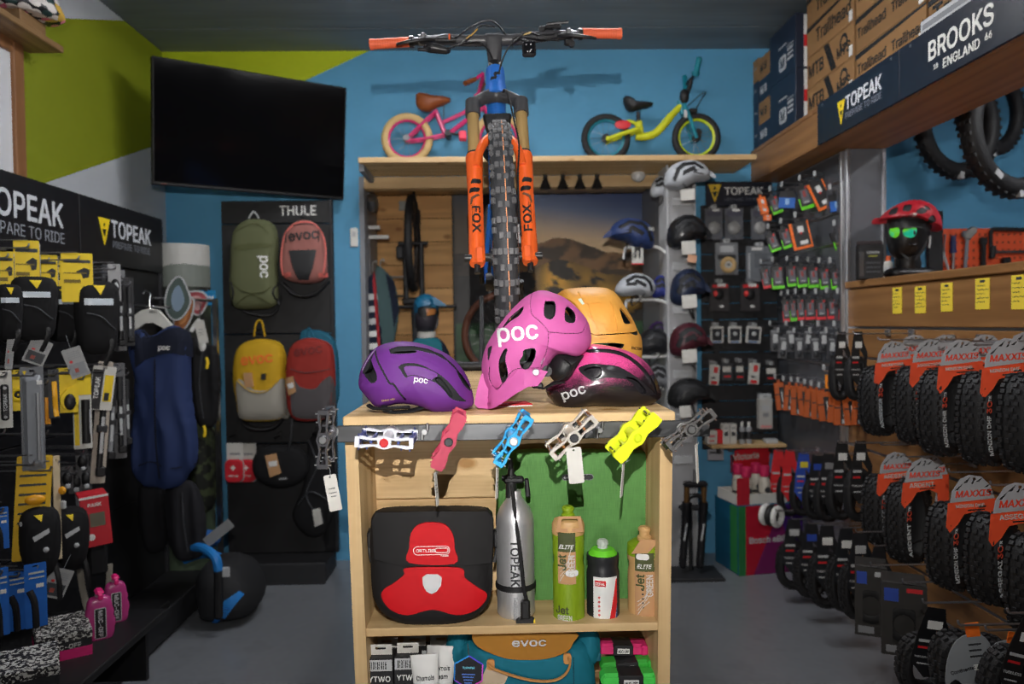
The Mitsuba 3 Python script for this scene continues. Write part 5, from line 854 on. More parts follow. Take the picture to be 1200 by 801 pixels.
# dummy with teal full-face helmet
b = Build(); Y = 5.0; o = W(500, 410, Y); bd = Blob(XZ([(470, 440), (473, 415), (484, 398), (496, 393), (506, 393), (518, 399), (527, 415), (529, 440), (527, 480), (500, 482), (472, 480)], Y, o), .11, e=2.6, n=60, m=20); b.add("torso", bd.mesh(), DNV, True); b.add("jersey_panel", decal(Polygon(curve(XZ([(483, 402), (494, 396), (508, 396), (517, 403), (519, 440), (515, 475), (486, 475), (482, 440)], Y - .08, o), 3, True)), bd.surf, .004, .03), mat((26, 104, 118), .8), 35); b.add("neck", cyl((0, 0, .06), (0, 0, .12), .06), PAPER); place("torso_dummy", b, "tailor's dummy in a navy and teal jersey in the niche", "mannequin", M=Tr(o))
b = Build(); o = W(502, 366, 5.0); hd = Blob(XZ([(485, 362), (487, 350), (497, 344), (508, 347), (514, 355), (512, 375), (508, 388), (498, 391), (489, 384)], 5.0, o), .095, e=2.3, n=56, m=20)
b.add("helmet_shell", hd.mesh(), mat((26, 92, 124), .4), True); b.add("chin_guard", decal(Polygon(curve(XZ([(487, 366), (496, 372), (512, 370), (511, 384), (500, 392), (489, 386)], 4.94, o), 3, True)), hd.surf, .012, .02), mat((48, 44, 52), .5), 35); b.add("eye_port", decal(Polygon(curve(XZ([(491, 361), (502, 359), (513, 362), (512, 371), (500, 373), (491, 369)], 4.94, o), 3, True)), hd.surf, .006, .02), BLACK, 35); b.add("goggle_lens", decal(Polygon(XZ([(500, 362), (511, 362), (510, 368), (501, 370)], 4.94, o)), hd.surf, .010, .02), mat((170, 110, 60), .2), False)
vz = XZ([(486, 352), (498, 345), (508, 347), (522, 356), (523, 359), (505, 357), (490, 360)], 4.94, o); b.add("visor", decal(Polygon(vz), lambda x, z: np.where(x > .03, -.05, hd.surf(x, z)) - .012, .008, .02), mat((24, 96, 132), .4), 35); place("full_face_helmet", b, "teal full-face helmet on the dummy in the niche", "helmet", M=Tr(o))
b = Build(); o = W(592, 392, 5.25)
for nm, m_, mm in spoke_wheel(.30, .024, BLK, mat((92, 52, 34), .6), .1, 24): b.add(nm, m_, mm, 40)
b.add("stand_post", cat(cyl((0, .05, 0), (0, .05, -o[2] + .02), .015), bx((0, .05, -o[2] + .0105), (.3, .2, .02), .004), cyl((0, 0, 0), (0, .06, 0), .01)), BLACK); place("bicycle_wheel", b, "bicycle wheel with brown tyre leaning in the niche behind the mountain bike", "wheel", M=Tr(o))
# ---------------------------------------------------------------- left wall: black product wall
XP = -1.85; ye = WX(186, 280, XP)[1]; ym = WX(88, 250, XP)[1]; y0_ = 2 * ym - ye
z1h, z0h = WX(186, 257, XP)[2], WX(186, 320, XP)[2]
b = Build(); BKP = mat((20, 20, 22), .5)
for k in range(4):
    ya, yb = ym - (ye - ym) * (k - 1) if k else ye, 0
edges = [ye, ym, y0_, y0_ - (ye - ym), .9]
for ya, yb in zip(edges[1:], edges[:-1]):
    for za, zb_ in ((.14, .62), (.62, 1.05), (1.05, 1.45), (1.45, z0h)): b.add("back_panel", b2(XP - .03, XP, ya + .004, yb - .004, za + .002, zb_ - .002, .002), BKP, False)
    b.add("upright", b2(XP - .004, XP + .012, yb - .018, yb + .012, .14, z1h - .02, .002), DARK, False)
b.add("base", b2(XP - .15, -1.60, .9, ye + .02, .02, .14, .006), BKP, False); b.add("kick_rail", b2(-1.60, -1.585, .9, ye + .02, .02, .15, .003), DARK, False); b.add("end_panel", b2(XP - .2, XP + .01, ye + .004, ye + .03, .14, z1h, .003), BKP, False)
b.add("price_rail", b2(-1.60, -1.592, 2.7, 3.72, .148, .18, .001), STEEL, False)
place("product_wall", b, "long black product wall along the left side", "display wall")
for i, (ya, yb) in enumerate(((ym, ye), (y0_, ym), (y0_ - (ye - ym), y0_))):
    b = Build(); b.add("board", b2(XP, XP + .018, ya + .004, yb - .004, z0h, z1h, .003), mat((17, 18, 22), .4), False); M = Tr(XP + .018, (ya + yb) / 2, (z0h + z1h) / 2) @ Rz(90); s = (yb - ya)
    q = lambda px, py: WX(px, py, XP)
    if i < 2:
        c0, c1 = (q(125, 278), q(178, 286)) if i == 0 else (None, None); w_ = .50 * s if i == 0 else .63 * s; cy = (.08 * s if i == 0 else .03 * s); hz = .030
        b.add("lettering", tf(text("TOPEAK", None, True, w=w_), M @ Tr(cy, -.001, hz)), mat((196, 200, 206), .4), False); b.add("lettering", tf(text("PREPARE TO RIDE", None, False, w=w_ * (.94 if i == 0 else 1.02)), M @ Tr(cy, -.001, hz - (.075 if i == 0 else .095))), mat((110, 114, 122) if i == 0 else (140, 144, 152), .5), False)
        tx = cy - w_ / 2 - .066; tri = Polygon([(-.048, .055), (.048, .055), (0, -.062)]).buffer(.004); hole = unary_union([Point(0, .028).buffer(.009), Polygon([(-.018, .005), (.018, .005), (0, -.03)]).buffer(.002)])
        b.add("triangle_logo", tf(prism(tri.difference(hole), -.002, .0), M @ Tr(tx, -.001, hz - .02)), YEL, False)
    place("header_sign", b, ["black TOPEAK header sign farthest from the camera on the left wall", "black TOPEAK header sign cut by the left edge of the picture", "black blank header sign nearest the camera on the left wall"][i], "sign", "header signs of the product wall")
# ---- goods on hooks; px positions at the depth of the plane x = xq
def hook(px, py, xq=-1.58, double=True, lab=None):
    w = WX(px, py, xq); b = Build(); L_ = xq - XP + .02
    b.add("rod", tube(curve([(-L_, 0, 0), (-.03, 0, 0), (0, 0, .002), (.008, 0, .014)], 4), .0028, 6), WIRE)
    if double: b.add("label_rod", tube([(-L_, .018, .028), (-.01, .018, .028)], .0024, 6), WIRE)
    b.add("back_plate", bx((-L_ + .004, .005, .01), (.005, .04, .05), .001), WIRE, False)
    place("wire_hook", b, lab or "empty chromed wire hook on the black product wall", "hook", "wire hooks of the product wall", Tr(w)); return w
def at_(px0, py0, px1, py1, xq):                       # centre, width, height of a hanging card between photograph corners
    c = WX((px0 + px1) / 2, (py0 + py1) / 2, xq); s = c[1] / FPX; return c, (px1 - px0) * s * 1.12, (py1 - py0) * s * 1.13
PROD = "accessories on the product wall"
def card_thing(name, box_, xq, m, label, cat_, deco=None, rz=38, tilt=0, t=.002, group=PROD, hk=True):
    c, w, h = at_(*box_, xq); b = Build(); b.add("card", prism(rrect(w, h, min(w, h) * .06).difference(rrect(w * .22, h * .025, .004, (0, h * .46))), -t, t), m, False)
    if deco: deco(b, w, h)
    if hk: hook((box_[0] + box_[2]) / 2, box_[1] + 3, min(c[0] + .03, -1.5), lab=held("wire hook holding the", label))
    return place(name, b, label, cat_, group, Tr(c) @ Rz(rz) @ Ry(tilt))
def strip_(b, x0, x1, z0, z1, m, nm="print", d=.0028, t=.0006): b.add(nm, b2(x0, x1, -d - t, -d + t, z0, z1), m, False)
SEATB = None
def saddle_bag(box_card, box_bag, xq, label, behind=False, tag=None):
    cc, w, h = at_(*box_card, xq); b = Build(); cb, wb, hb = at_(*box_bag, xq)
    b.add("header_card", prism(rrect(w, h, .004), -.0015, .0015), YEL, False); strip_(b, -w * .42, w * .42, h * .30, h * .36, CHAR); strip_(b, -w * .42, w * .3, h * .08, h * .10, mat((120, 100, 30), .6)); strip_(b, -w * .42, w * .1, -.02, -.008, mat((120, 100, 30), .6))
    b.add("product_picture", tf(prism(Polygon([(-.5, .1), (.1, .5), (.5, .3), (.4, -.4), (0, -.5), (-.1, -.1)]), -.0006, .0006), Tr(w * .18, -.0022, h * .16 - .012) @ Sc(w * .45, 1, h * .22)), BLACK, False); b.add("side_flap", tf(prism(rrect(w * .5, h * .95, .004), -.001, .001), Tr(w * .48, w * .22, 0) @ Rz(66)), PAPER, False)
    b.add("barcode", tf(bx((0, 0, 0), (w * .2, .001, h * .8)), Tr(w * .49, w * .2, 0) @ Rz(66) @ Tr(0, -.0015, 0)), CHAR, False)
    d = Tr(cb) @ Rz(38); inv = np.linalg.inv(Tr(cc) @ Rz(38)); off = (inv @ np.array([*cb, 1]))[:3]
    B = Blob(np.array([(-.42, .5), (0, .54), (.42, .5), (.5, .2), (.46, -.15), (.36, -.5), (0, -.58), (-.36, -.5), (-.48, -.15), (-.5, .2)]) * [wb, hb], .055, e=2.8, n=44, m=16, k=4); D = Tr(off + [0, -.055, 0])
    k = b.add("bag", tf(B.mesh(), D), FABRIC, True); b.add("reflective_strip", tf(decal(sbox(-wb * .34, hb * .17, wb * .30, hb * .27), B.surf, .002, .02), D), mat((196, 206, 216), .3), False, parent=k)
    b.add("triangle_logo", tf(decal(Polygon([(-wb * .12, hb * .47), (wb * .14, hb * .47), (wb * .02, hb * .32)]), B.surf, .003, .01), D), YEL, False, parent=k); q = np.array([(-wb * .3, hb * .05), (0, hb * .0), (wb * .2, -hb * .12), (wb * .34, -hb * .2)]); y = B.surf(q[:, 0], q[:, 1]) - .002
    b.add("zip", tf(tube(curve(np.stack([q[:, 0], y, q[:, 1]], 1), 4), .003, 6), D), CHAR, parent=k); b.add("strap", tf(bx((0, -.01, hb * .42), (wb * .5, .06, .018), .004), D), BLACK, False, parent=k); b.add("strap", tf(tube(curve([(wb * .2, -.03, -hb * .2), (wb * .24, -.05, -hb * .45), (wb * .1, -.03, -hb * .75)], 4), .008, 6, flat=(1, .4)), D), BLACK, parent=k)
    hook((box_card[0] + box_card[2]) / 2, box_card[1] + 4, cc[0] + .05, lab=held("wire hook holding the", label)); return place("saddle_bag", b, label, "saddle bag", "saddle bags on the product wall", Tr(cc) @ Rz(38))
saddle_bag((0, 298, 14, 346), (-4, 340, 20, 392), -1.60, "black saddle bag on a yellow card at the left edge of the top row")
saddle_bag((20, 286, 43, 346), (16, 332, 58, 390), -1.58, "black saddle bag on a tall yellow card, second in the top row"); saddle_bag((46, 302, 65, 346), (52, 342, 90, 392), -1.70, "black saddle bag set back between two others in the top row")
saddle_bag((76, 300, 105, 350), (90, 338, 131, 404), -1.55, "black saddle bag on a broad yellow card at the right end of the top row")
for i, (x, dx) in enumerate(((62, 9), (72, 9))): card_thing("yellow_card", (x, 306, x + dx, 344), -1.72, YEL, ["yellow product card behind the third saddle bag", "yellow product card just left of the broad saddle bag card"][i], "card", lambda b, w, h: (strip_(b, -w * .3, w * .3, h * .28, h * .34, CHAR), strip_(b, -w * .2, w * .3, -.01, .02, BLACK)))
def hang_tag(box_, xq, tilt, label, dark=True):
    c, w, h = at_(*box_, xq); b = Build(); b.add("card", prism(rrect(w, h, .003), -.0006, .0006), mat((150, 150, 150), .7), False); strip_(b, -w * .4, w * .4, -h * .42, -h * .02, CHAR if dark else GREY, "photo_print", .001, .0004); strip_(b, -w * .2, w * .0, -h * .32, -h * .18, mat((150, 70, 60), .6), "photo_print", .0016, .0004); strip_(b, -w * .3, -w * .15, h * .02, h * .10, RED, "print", .001, .0004)
    for k in range(4): strip_(b, -w * .3, w * .35, h * (.14 + .07 * k), h * (.16 + .07 * k), GREY, "print", .001, .0004)
    b.add("cord", tube([(0, 0, h * .48), (.004, .01, h * .48 + .05)], .0008, 5), GREY); place("swing_tag", b, label, "tag", "grey swing tags of the saddle bags", Tr(c) @ Rz(36) @ Ry(tilt))
hang_tag((34, 399, 54, 425), -1.53, 24, "grey swing tag with a photo below the second saddle bag"); hang_tag((80, 409, 98, 440), -1.50, -18, "plain grey swing tag below the right-hand saddle bag", False); hang_tag((8, 398, 15, 430), -1.55, 6, "narrow grey swing tag below the leftmost saddle bag", False); hang_tag((56, 668, 78, 698), -1.5, 24, "grey swing tag with a photo below the lower saddle bags")
# lights and pumps to the right of the bags
rng = random.Random(11)
def pump(box_, xq, label, m=BLACK, carded=None, tilt=0, logo=True):
    c, w, h = at_(*box_, xq); b = Build(); r = w * .22
    if carded: b.add("card", prism(rrect(w, h, .004), -.0015, .0015), carded, False)
    y = -r - .003; b.add("barrel", cyl((0, y, -h * .36), (0, y, h * .12), r, n=14), m); b.add("handle", cyl((0, y, h * .12), (0, y, h * .36), r * 1.25, n=14), DARK); b.add("head", bx((r * .5, y, -h * .40), (r * 3, r * 1.8, h * .08), r * .4), BLACK, False); b.add("bracket", bx((0, y, -h * .05), (r * 3.0, r * 2.4, h * .06), r * .3), DARK, False)
    if logo: b.add("print", b2(-r * .5, r * .5, y - r - .0012, y - r + .001, -h * .25, h * .05), LGREY, False)
    hook((box_[0] + box_[2]) / 2, box_[1] + 3, c[0] + .03, lab=held("wire hook holding the", label)); return place("bike_pump", b, label, "pump", "pumps on the product wall", Tr(c) @ Rz(38) @ Ry(tilt))
pump((122, 316, 134, 400), -1.66, "slim grey pump next to the saddle bags in the top row", GREY, CHAR); pump((134, 322, 146, 405), -1.66, "black pump with a grey card right of the slim grey pump", BLACK, mat((110, 112, 116), .6)); pump((120, 330, 130, 396), -1.58, "black mini pump with yellow clip behind the saddle bags", BLACK, None)
pump((146, 330, 156, 400), -1.62, "dark pump at the right end of the top row", CHAR, DARK)
card_thing("light_pack", (128, 312, 140, 350), -1.56, mat((150, 150, 152), .5), "grey light pack above the black pumps in the top row", "light", lambda b, w, h: (b.add("lamp", ball((0, -.014, -h * .1), (w * .36, .02, h * .2), 12, 8), BLACK), b.add("lens", ball((0, -.03, -h * .1), (w * .2, .012, h * .1), 12, 8), LGREY)))
# middle row
def tool_deco(b, w, h): b.add("tool_body", bx((0, -.012, -h * .05), (w * .5, .018, h * .62), .005), BLACK, False); b.add("screw", cat(cyl((0, -.024, h * .2), (0, -.02, h * .2), w * .12), cyl((0, -.024, -h * .3), (0, -.02, -h * .3), w * .12)), CHROME); b.add("lettering", tf(text("TOPEAK", None, True, w=h * .3), Tr(0, -.022, -h * .05) @ Ry(-90)), LGREY, False)
card_thing("multi_tool", (-2, 438, 12, 497), -1.56, PAPER, "folding multi-tool on a white card at the left edge of the second row", "tool", tool_deco)
def round_deco(b, w, h): b.add("coil", mv(ring(w * .36, w * .14, 24, 8), 0, -.012, -h * .1), YEL); b.add("inner", mv(ring(w * .16, w * .08, 18, 8), 0, -.012, -h * .1), BLACK)
card_thing("cable_lock", (13, 436, 28, 478), -1.60, YEL, "yellow coiled lock beside the white multi-tool card", "lock", round_deco)
def blister(b, w, h): b.add("blister", frM(m3.Manifold.batch_hull([toM(prism(rrect(w * .8, h * .9, .01, (0, -h * .03)), -.004, -.002)), toM(prism(rrect(w * .55, h * .8, .01, (0, -h * .03)), -.022, -.02))])), mat((132, 136, 142), .25), 20); b.add("pump_barrel", cyl((w * .18, -.024, -h * .4), (w * .18, -.024, h * .25), w * .1, n=12), mat((170, 172, 176), .3, .6)); b.add("triangle_logo", prism([(-w * .4, h * .46), (-w * .22, h * .46), (-w * .31, h * .42)], -.004, -.002), YEL, False); strip_(b, w * .15, w * .38, h * .33, h * .37, WHITE, "price_sticker", .026)
card_thing("blister_pack", (28, 437, 49, 543), -1.52, mat((98, 101, 106), .5), "tall grey blister pack with a silver pump in the second row", "pack", blister)
def levers(b, w, h):
    for k, (x, cc) in enumerate(((-w * .28, (226, 150, 30)), (0, (232, 160, 34)), (w * .26, (226, 150, 30)))): b.add("lever", tube(curve([(x, -.01, h * .1), (x, -.016, -h * .1), (x, -.012, -h * .35), (x, -.02, -h * .44)], 4), w * .13, 8, flat=(1, .6)), mat(cc, .5))
card_thing("tyre_lever_set", (49, 446, 58, 496), -1.58, DARK, "set of orange tyre levers beside the tall grey blister", "tyre levers", levers)
card_thing("tyre_lever_set", (58, 436, 68, 486), -1.55, CHAR, "single yellow tyre lever on a dark card", "tyre levers", lambda b, w, h: b.add("lever", tube(curve([(0, -.01, h * .25), (0, -.02, 0), (w * .06, -.014, -h * .3), (w * .12, -.02, -h * .46)], 4), w * .24, 10, flat=(1, .5)), mat((240, 176, 30), .45)))
def lock_deco(b, w, h): b.add("cutter_body", prism(curve(np.array([(-.3, -.1), (-.42, -.35), (-.2, -.6), (0, -.35), (.2, -.15), (.45, -.5), (.5, -.2), (.2, .1)]) * [w, h * .7], 3, True).tolist(), -.022, -.004), YEL, 30); b.add("spool", mv(frM(m3.Manifold.batch_hull([toM(ball((w * .05, -.02, -h * .25), (w * .3, .012, h * .18), 12, 8))])), 0, -.004, 0), BLACK, 30); strip_(b, -w * .4, w * .4, h * .36, h * .42, CHAR)
card_thing("tool_card", (70, 434, 88, 480), -1.53, YEL, "yellow card holding a black and yellow cutter", "tool", lock_deco)
card_thing("tool_card", (88, 441, 105, 520), -1.55, PAPER, "white card with a black pump shaft and yellow stripe", "tool", lambda b, w, h: (strip_(b, -w * .5, w * .5, h * .2, h * .48, YEL), strip_(b, -w * .45, -w * .2, -h * .45, h * .2, YEL), b.add("pump_barrel", cyl((w * .12, -.02, -h * .42), (w * .12, -.02, h * .14), w * .24, n=12), BLACK), strip_(b, w * .25, w * .34, -h * .3, h * .02, LGREY, "print", .042)))
card_thing("tool_card", (109, 432, 131, 477), -1.53, PAPER, "white and yellow card with a black panel", "tool", lambda b, w, h: (strip_(b, -w * .48, -w * .02, -h * .48, h * .42, BLACK), strip_(b, w * .05, w * .42, -h * .3, h * .3, YEL), strip_(b, w * .1, w * .3, -h * .28, -h * .1, BLACK, "picture", .004), b.add("lettering", tf(text("TOPEAK", None, True, w=h * .5), Tr(-w * .25, -.0036, 0) @ Ry(-90)), WHITE, False)), tilt=8)
pump((112, 432, 126, 557), -1.57, "very long black pump on a tan card in the second row", BLACK, mat((170, 160, 148), .7), 5); pump((125, 440, 136, 537), -1.60, "grey pump hanging right of the long tan card", GREY, None, 4); pump((134, 432, 146, 530), -1.60, "black and silver pump with a yellow collar", BLACK, mat((90, 90, 92), .6)); pump((144, 436, 153, 520), -1.62, "thin dark pump at the right end of the second row", CHAR)
rowl = ["left one at the top", "right one at the top", "leftmost below", "middle one below", "rightmost below"]
for i, (x, y_) in enumerate(((96, 528), (106, 530), (78, 548), (88, 552), (100, 548))): card_thing("light_pack", (x - 6, y_, x + 6, y_ + 24), -1.68, mat((64, 64, 66), .5), "small dark light pack in the shaded third row, " + rowl[i], "light", lambda b, w, h: (b.add("lamp", ball((0, -.014, 0), (w * .4, .018, h * .3), 12, 8), BLACK), b.add("mount", bx((0, -.02, -h * .3), (w * .4, .02, h * .2), .004), LGREY, False)), group="small lights in the third row")
for x, q_ in zip((3, 24, 54, 86, 118, 140), ("first", "second", "third", "fourth", "fifth", "sixth")): hook(x, 508, -1.58, False, f"empty wire hook below the second row, {q_} from the left edge")
# lower rows
card_thing("tall_card", (22, 541, 54, 648), -1.53, mat((214, 170, 30), .6), "tall yellow card in the third row", "card", lambda b, w, h: ([strip_(b, -w * .4, w * .35, h * (.30 - .09 * k), h * (.32 - .09 * k), CHAR) for k in range(6)], b.add("lamp", ball((w * .05, -.012, h * .08), (w * .3, .012, h * .05), 14, 8), mat((228, 160, 30), .4)), b.add("mount", cat(bx((-w * .2, -.014, -h * .14), (w * .3, .02, h * .05), .004), bx((w * .15, -.014, -h * .12), (w * .3, .016, h * .03), .004)), LGREY, False)), tilt=4)
pump((54, 548, 61, 612), -1.50, "black pump with silver foot before the tall yellow card", BLACK, None); card_thing("side_card", (63, 541, 71, 648), -1.50, mat((196, 178, 148), .7), "beige card seen edge-on in the third row", "card", lambda b, w, h: (b.add("lamp", ball((w * .5, -.01, h * .16), (w * .4, .015, h * .04), 10, 6), mat((228, 160, 30), .4)), b.add("light_mount", bx((w * .6, -.01, h * .02), (w * .5, .02, h * .08), .004), LGREY, False)), rz=70)
def bare_bag(box_, xq, label):
    c, wb, hb = at_(*box_, xq); B = Blob(np.array([(-.42, .45), (0, .52), (.42, .42), (.5, .1), (.42, -.3), (.2, -.52), (-.2, -.5), (-.46, -.2), (-.5, .15)]) * [wb, hb], .06, e=2.6, n=44, m=16, k=4); b = Build(); b.add("bag", B.mesh(), FABRIC, True); b.add("reflective_strip", decal(Polygon([(-wb * .2, hb * .12), (wb * .18, hb * .22), (wb * .2, hb * .16), (-wb * .16, hb * .05)]), B.surf, .003, .02), LGREY, False); b.add("triangle_logo", decal(Polygon([(-wb * .15, hb * .42), (wb * .05, hb * .42), (wb * .02, hb * .32)]), B.surf, .003, .02), YEL, False); b.add("zip_pull", ball((wb * .1, float(B.surf(np.array([wb * .1]), np.array([-hb * .08]))[0]) - .004, -hb * .08), .009), LGREY); b.add("strap", tube(curve([(wb * .3, -.02, -hb * .3), (wb * .4, -.03, -hb * .6), (wb * .42, -.02, -hb * .9)], 4), .008, 6, flat=(1, .4)), BLACK); place("saddle_bag", b, label, "saddle bag", "saddle bags on the product wall", Tr(c) @ Rz(34))
bare_bag((28, 598, 66, 668), -1.52, "black saddle bag with a light strip in the third row"); bare_bag((66, 598, 100, 660), -1.55, "black saddle bag right of the beige card in the third row")
c, w, h = at_(86, 578, 134, 634, -1.52); b = Build(); rw, wh = mat((186, 32, 44), .5), WHITE
b.add("carton", bx((0, 0, 0), (.095, .13, h * .92), .002), rw, False); b.add("white_side", b2(-.0482, -.0476, -.055, .06, -h * .42, h * .42), mat((190, 192, 200), .6), False)
for k in range(3): b.add("zigzag", b2(-.0486, -.0478, -.066, -.04, -h * .4 + k * h * .28, -h * .3 + k * h * .28), wh, False)
b.add("top_edge", b2(-.048, .048, -.0662, -.0652, h * .42, h * .46), wh, False); b.add("picture", b2(-.02, .03, -.0664, -.0652, -.02, .03), mat((96, 92, 76), .6), False); b.add("lettering", mv(text("PARK", None, True, w=.045), 0, -.0656, h * .3), wh, False); b.add("round_logo", cyl((-.02, -.0662, -h * .28), (-.02, -.0652, -h * .28), .012, n=16), wh); place("carton", b, "red and white carton hanging low on the product wall", "box", M=Tr(c) @ Rz(34) @ Ry(-4))
for i, bx_ in enumerate(((-6, 597, 8, 640), (10, 672, 30, 734), (32, 664, 52, 730), (-8, 670, 8, 740))):
    card_thing("blue_card", bx_, [-1.55, -1.58, -1.50, -1.56][i], mat((26, 98, 186), .5), ["blue tool card cut by the left edge in the third row", "blue tool card, middle one of the lowest row", "blue tool card with a black tool, right end of the lowest row", "blue tool card at the left edge of the lowest row"][i], "card", lambda b, w, h: (b.add("tool_handle", tube(curve([(-w * .3, -.012, h * .1), (-w * .1, -.02, -h * .1), (-w * .05, -.016, -h * .48)], 4), w * .16, 8), BLACK), strip_(b, -w * .3, w * .4, h * .34, h * .37, LGREY), strip_(b, -w * .3, w * .4, h * .27, h * .29, LGREY), strip_(b, w * .02, w * .36, h * .12, h * .18, WHITE, "price_sticker")), group="blue tool cards")
def speckle(name, c1, c2): return pmat(name, lambda p, n, uv: mix(c1, c2, smoothstep(.5, .58, fbm(p.x * 130, p.y * 130, p.z * 130, 3))), .5)
SPK = speckle("speckle_print", L((36, 34, 36)), L((190, 188, 184)))
def sbox_(c, s, label, pink, rz):
    b = Build(); b.add("carton", bx((0, 0, 0), s, .003), BOXB, False); b.add("speckled_lid", bx((0, 0, s[2] / 2 - .012), (s[0] + .004, s[1] + .004, .03), .002), SPK, False); b.add("lettering", mv(text("MUC-OFF", None, True, w=s[0] * .6), 0, -s[1] / 2 - .001, .0), mat((190, 188, 186), .5), False)
    b.add("pink_band", b2(-s[0] * .5 - .001, s[0] * .5 + .001, -s[1] / 2 - .0016, s[1] / 2 + .001, -s[2] * .5, -s[2] * .12) if pink else b2(-s[0] * .5 - .001, s[0] * .5 + .001, -s[1] / 2 - .0016, -s[1] / 2 + .001, -s[2] * .2, -s[2] * .14), mat((206, 34, 110), .5), False); place("cleaner_box", b, label, "box", "cleaning kit boxes by the product wall", Tr(c) @ Rz(rz))
# a low black bench in front of the wall carries boxes and bottles
w = WX(120, 770, -1.42); ztop = .40
b = Build(); b.add("shelf_board", b2(-1.83, -1.30, 1.9, 3.02, ztop - .03, ztop, .004), BKP, False)
for y in (1.95, 2.97): b.add("support", b2(-1.80, -1.36, y - .012, y + .012, .141, ztop - .03), BKP, False)
place("bench_shelf", b, "low black shelf at the foot of the product wall", "shelf")
c = WX(70, 752, -1.52); h1 = c[2] - ztop
def on_shelf(px, py_top, xq, s, label, pink, rz):
    c = WX(px, py_top, xq); hh = c[2] - ztop; sbox_(np.array([c[0], c[1], ztop + hh / 2]), (s[0], s[1], hh), label, pink, rz)
on_shelf(72, 732, -1.50, (.16, .20), "black and white speckled box with a pink side by the pink bottles", True, 34); on_shelf(30, 772, -1.42, (.17, .2), "black and white speckled box cut by the lower left corner", False, 30)
MUC = mat((184, 60, 128), .3, coat=.5)
def muc(px, top, xq, label, r):
    c = WX(px, top, xq); hh = max(c[2] - ztop, .15); b = Build(); body = Blob(np.array([(-.5, -.5), (-.5, .25), (-.42, .44), (-.2, .5), (.2, .5), (.42, .44), (.5, .25), (.5, -.5)]) * [r * 2, hh], r * .62, c=(0, 0), e=4, n=48, m=16, k=3); b.add("bottle_body", mv(body.mesh(), 0, 0, hh * .5), MUC, True)
    b.add("neck", cyl((0, 0, hh * .96), (0, 0, hh * 1.06), r * .35), mat((170, 130, 150), .4)); b.add("trigger", cat(bx((0, -.005, hh * 1.12), (r * .7, r * 1.5, hh * .10), .008), bx((0, -r * 1.0, hh * 1.05), (r * .4, .012, hh * .14), .004)), mat((224, 40, 120), .4), False)
    fr_ = rrect(r * .95, hh * .72, .006, (0, hh * .40)); b.add("label_frame", decal(fr_, lambda x, z: body.surf(x, z - hh * .5), .0016, .02), LGREY, 30); b.add("label_sheet", decal(fr_.buffer(-.003), lambda x, z: body.surf(x, z - hh * .5) - .0012, .001, .02), BLACK, 30)
    t = tf(text("MUC-OFF", None, True, w=hh * .62), Tr(0, -.003, hh * .40) @ Ry(90)); b.add("lettering", lay(t, lambda x, z: body.surf(x, z - hh * .5), .01), mat((200, 196, 200), .4), False); place("cleaner_bottle", b, label, "bottle", "pink cleaner bottles", Tr(c[0], c[1], ztop) @ Rz(34))
muc(117, 738, -1.42, "pink spray cleaner bottle with MUC-OFF label, the front one", .040); muc(136, 728, -1.44, "pink spray cleaner bottle behind the front one at the shelf end", .036)
b = Build(); o = WX(111, 690, -1.6); b.add("band", cat(tube(curve([(-.05, 0, .09), (-.04, 0, 0), (-.02, -.01, -.09), (.03, -.01, -.095), (.05, 0, 0), (.055, 0, .09)], 5), .012, 8, flat=(1, .3))), mat((132, 126, 116), .8)); b.add("pouch", bx((.01, -.01, .16), (.07, .05, .20), .012), FABRIC, False); b.add("buckle", bx((.01, -.02, -.08), (.09, .03, .04), .008), BLACK, False); place("frame_strap", b, "black pouch with a beige strap hanging low on the product wall", "strap", M=Tr(o) @ Rz(36))
# ---- clothes rail, poster column, gaiter displays at the far end of the left wall
Yr = 4.24; b = Build(); pr = [W(140, 348, Yr), W(252, 352, Yr)]; b.add("rail", tube([pr[0], pr[1]], .009, 8), CHROME); b.add("rail", tube([W(139, 357, 3.78), W(200, 360, 3.78)], .006, 8), CHROME); pz = W(252, 352, Yr); b.add("post", b2(pz[0] - .012, pz[0] + .012, Yr - .012, Yr + .012, 0, pz[2] + .01), CHROME, False); b.add("foot", b2(pz[0] - .1, pz[0] + .1, Yr - .03, Yr + .03, 0, .02, .004), DARK, False); pq = pr[0]; b.add("wall_arm", tube([pq, (XP, Yr, pq[2])], .009, 8), CHROME); place("clothes_rail", b, "chromed clothes rail between the product wall and the black stand", "clothes rail")
b = Build(); o = W(176, 372, 3.76); L2 = lambda pts, Y=3.76: XZ(pts, Y, o)
hp_ = Polygon(L2([(149, 379), (160, 369), (167, 364), (176, 362), (186, 364), (196, 375), (201, 381), (197, 387), (190, 382), (180, 377), (170, 378), (160, 385), (154, 389)])).buffer(.003).difference(Polygon(L2([(152, 384), (158, 380), (159, 382), (153, 386)]))); b.add("shoulder", prism(hp_, -.010, .010), mat((206, 206, 200), .5), 30); b.add("hook", tube(curve([(0, 0, .04), (0, 0, .09), (.004, 0, .115), (-.02, 0, .13), (-.03, 0, .115)], 5), .004, 8), CHROME); b.add("lettering", mv(text("POC", None, True, w=.035), .02, -.011, .028), CHAR, False); place("coat_hanger", b, "white plastic hanger carrying the blue sleeveless jersey", "hanger", M=Tr(o))
YV = 3.72; vo = [(158, 388), (163, 384), (170, 392), (178, 393), (186, 390), (196, 383), (206, 381), (218, 388), (222, 402), (222, 430), (224, 470), (230, 525), (228, 548), (222, 553), (214, 567), (196, 572), (180, 570), (170, 568), (160, 556), (158, 530), (160, 480), (160, 430), (150, 412)]
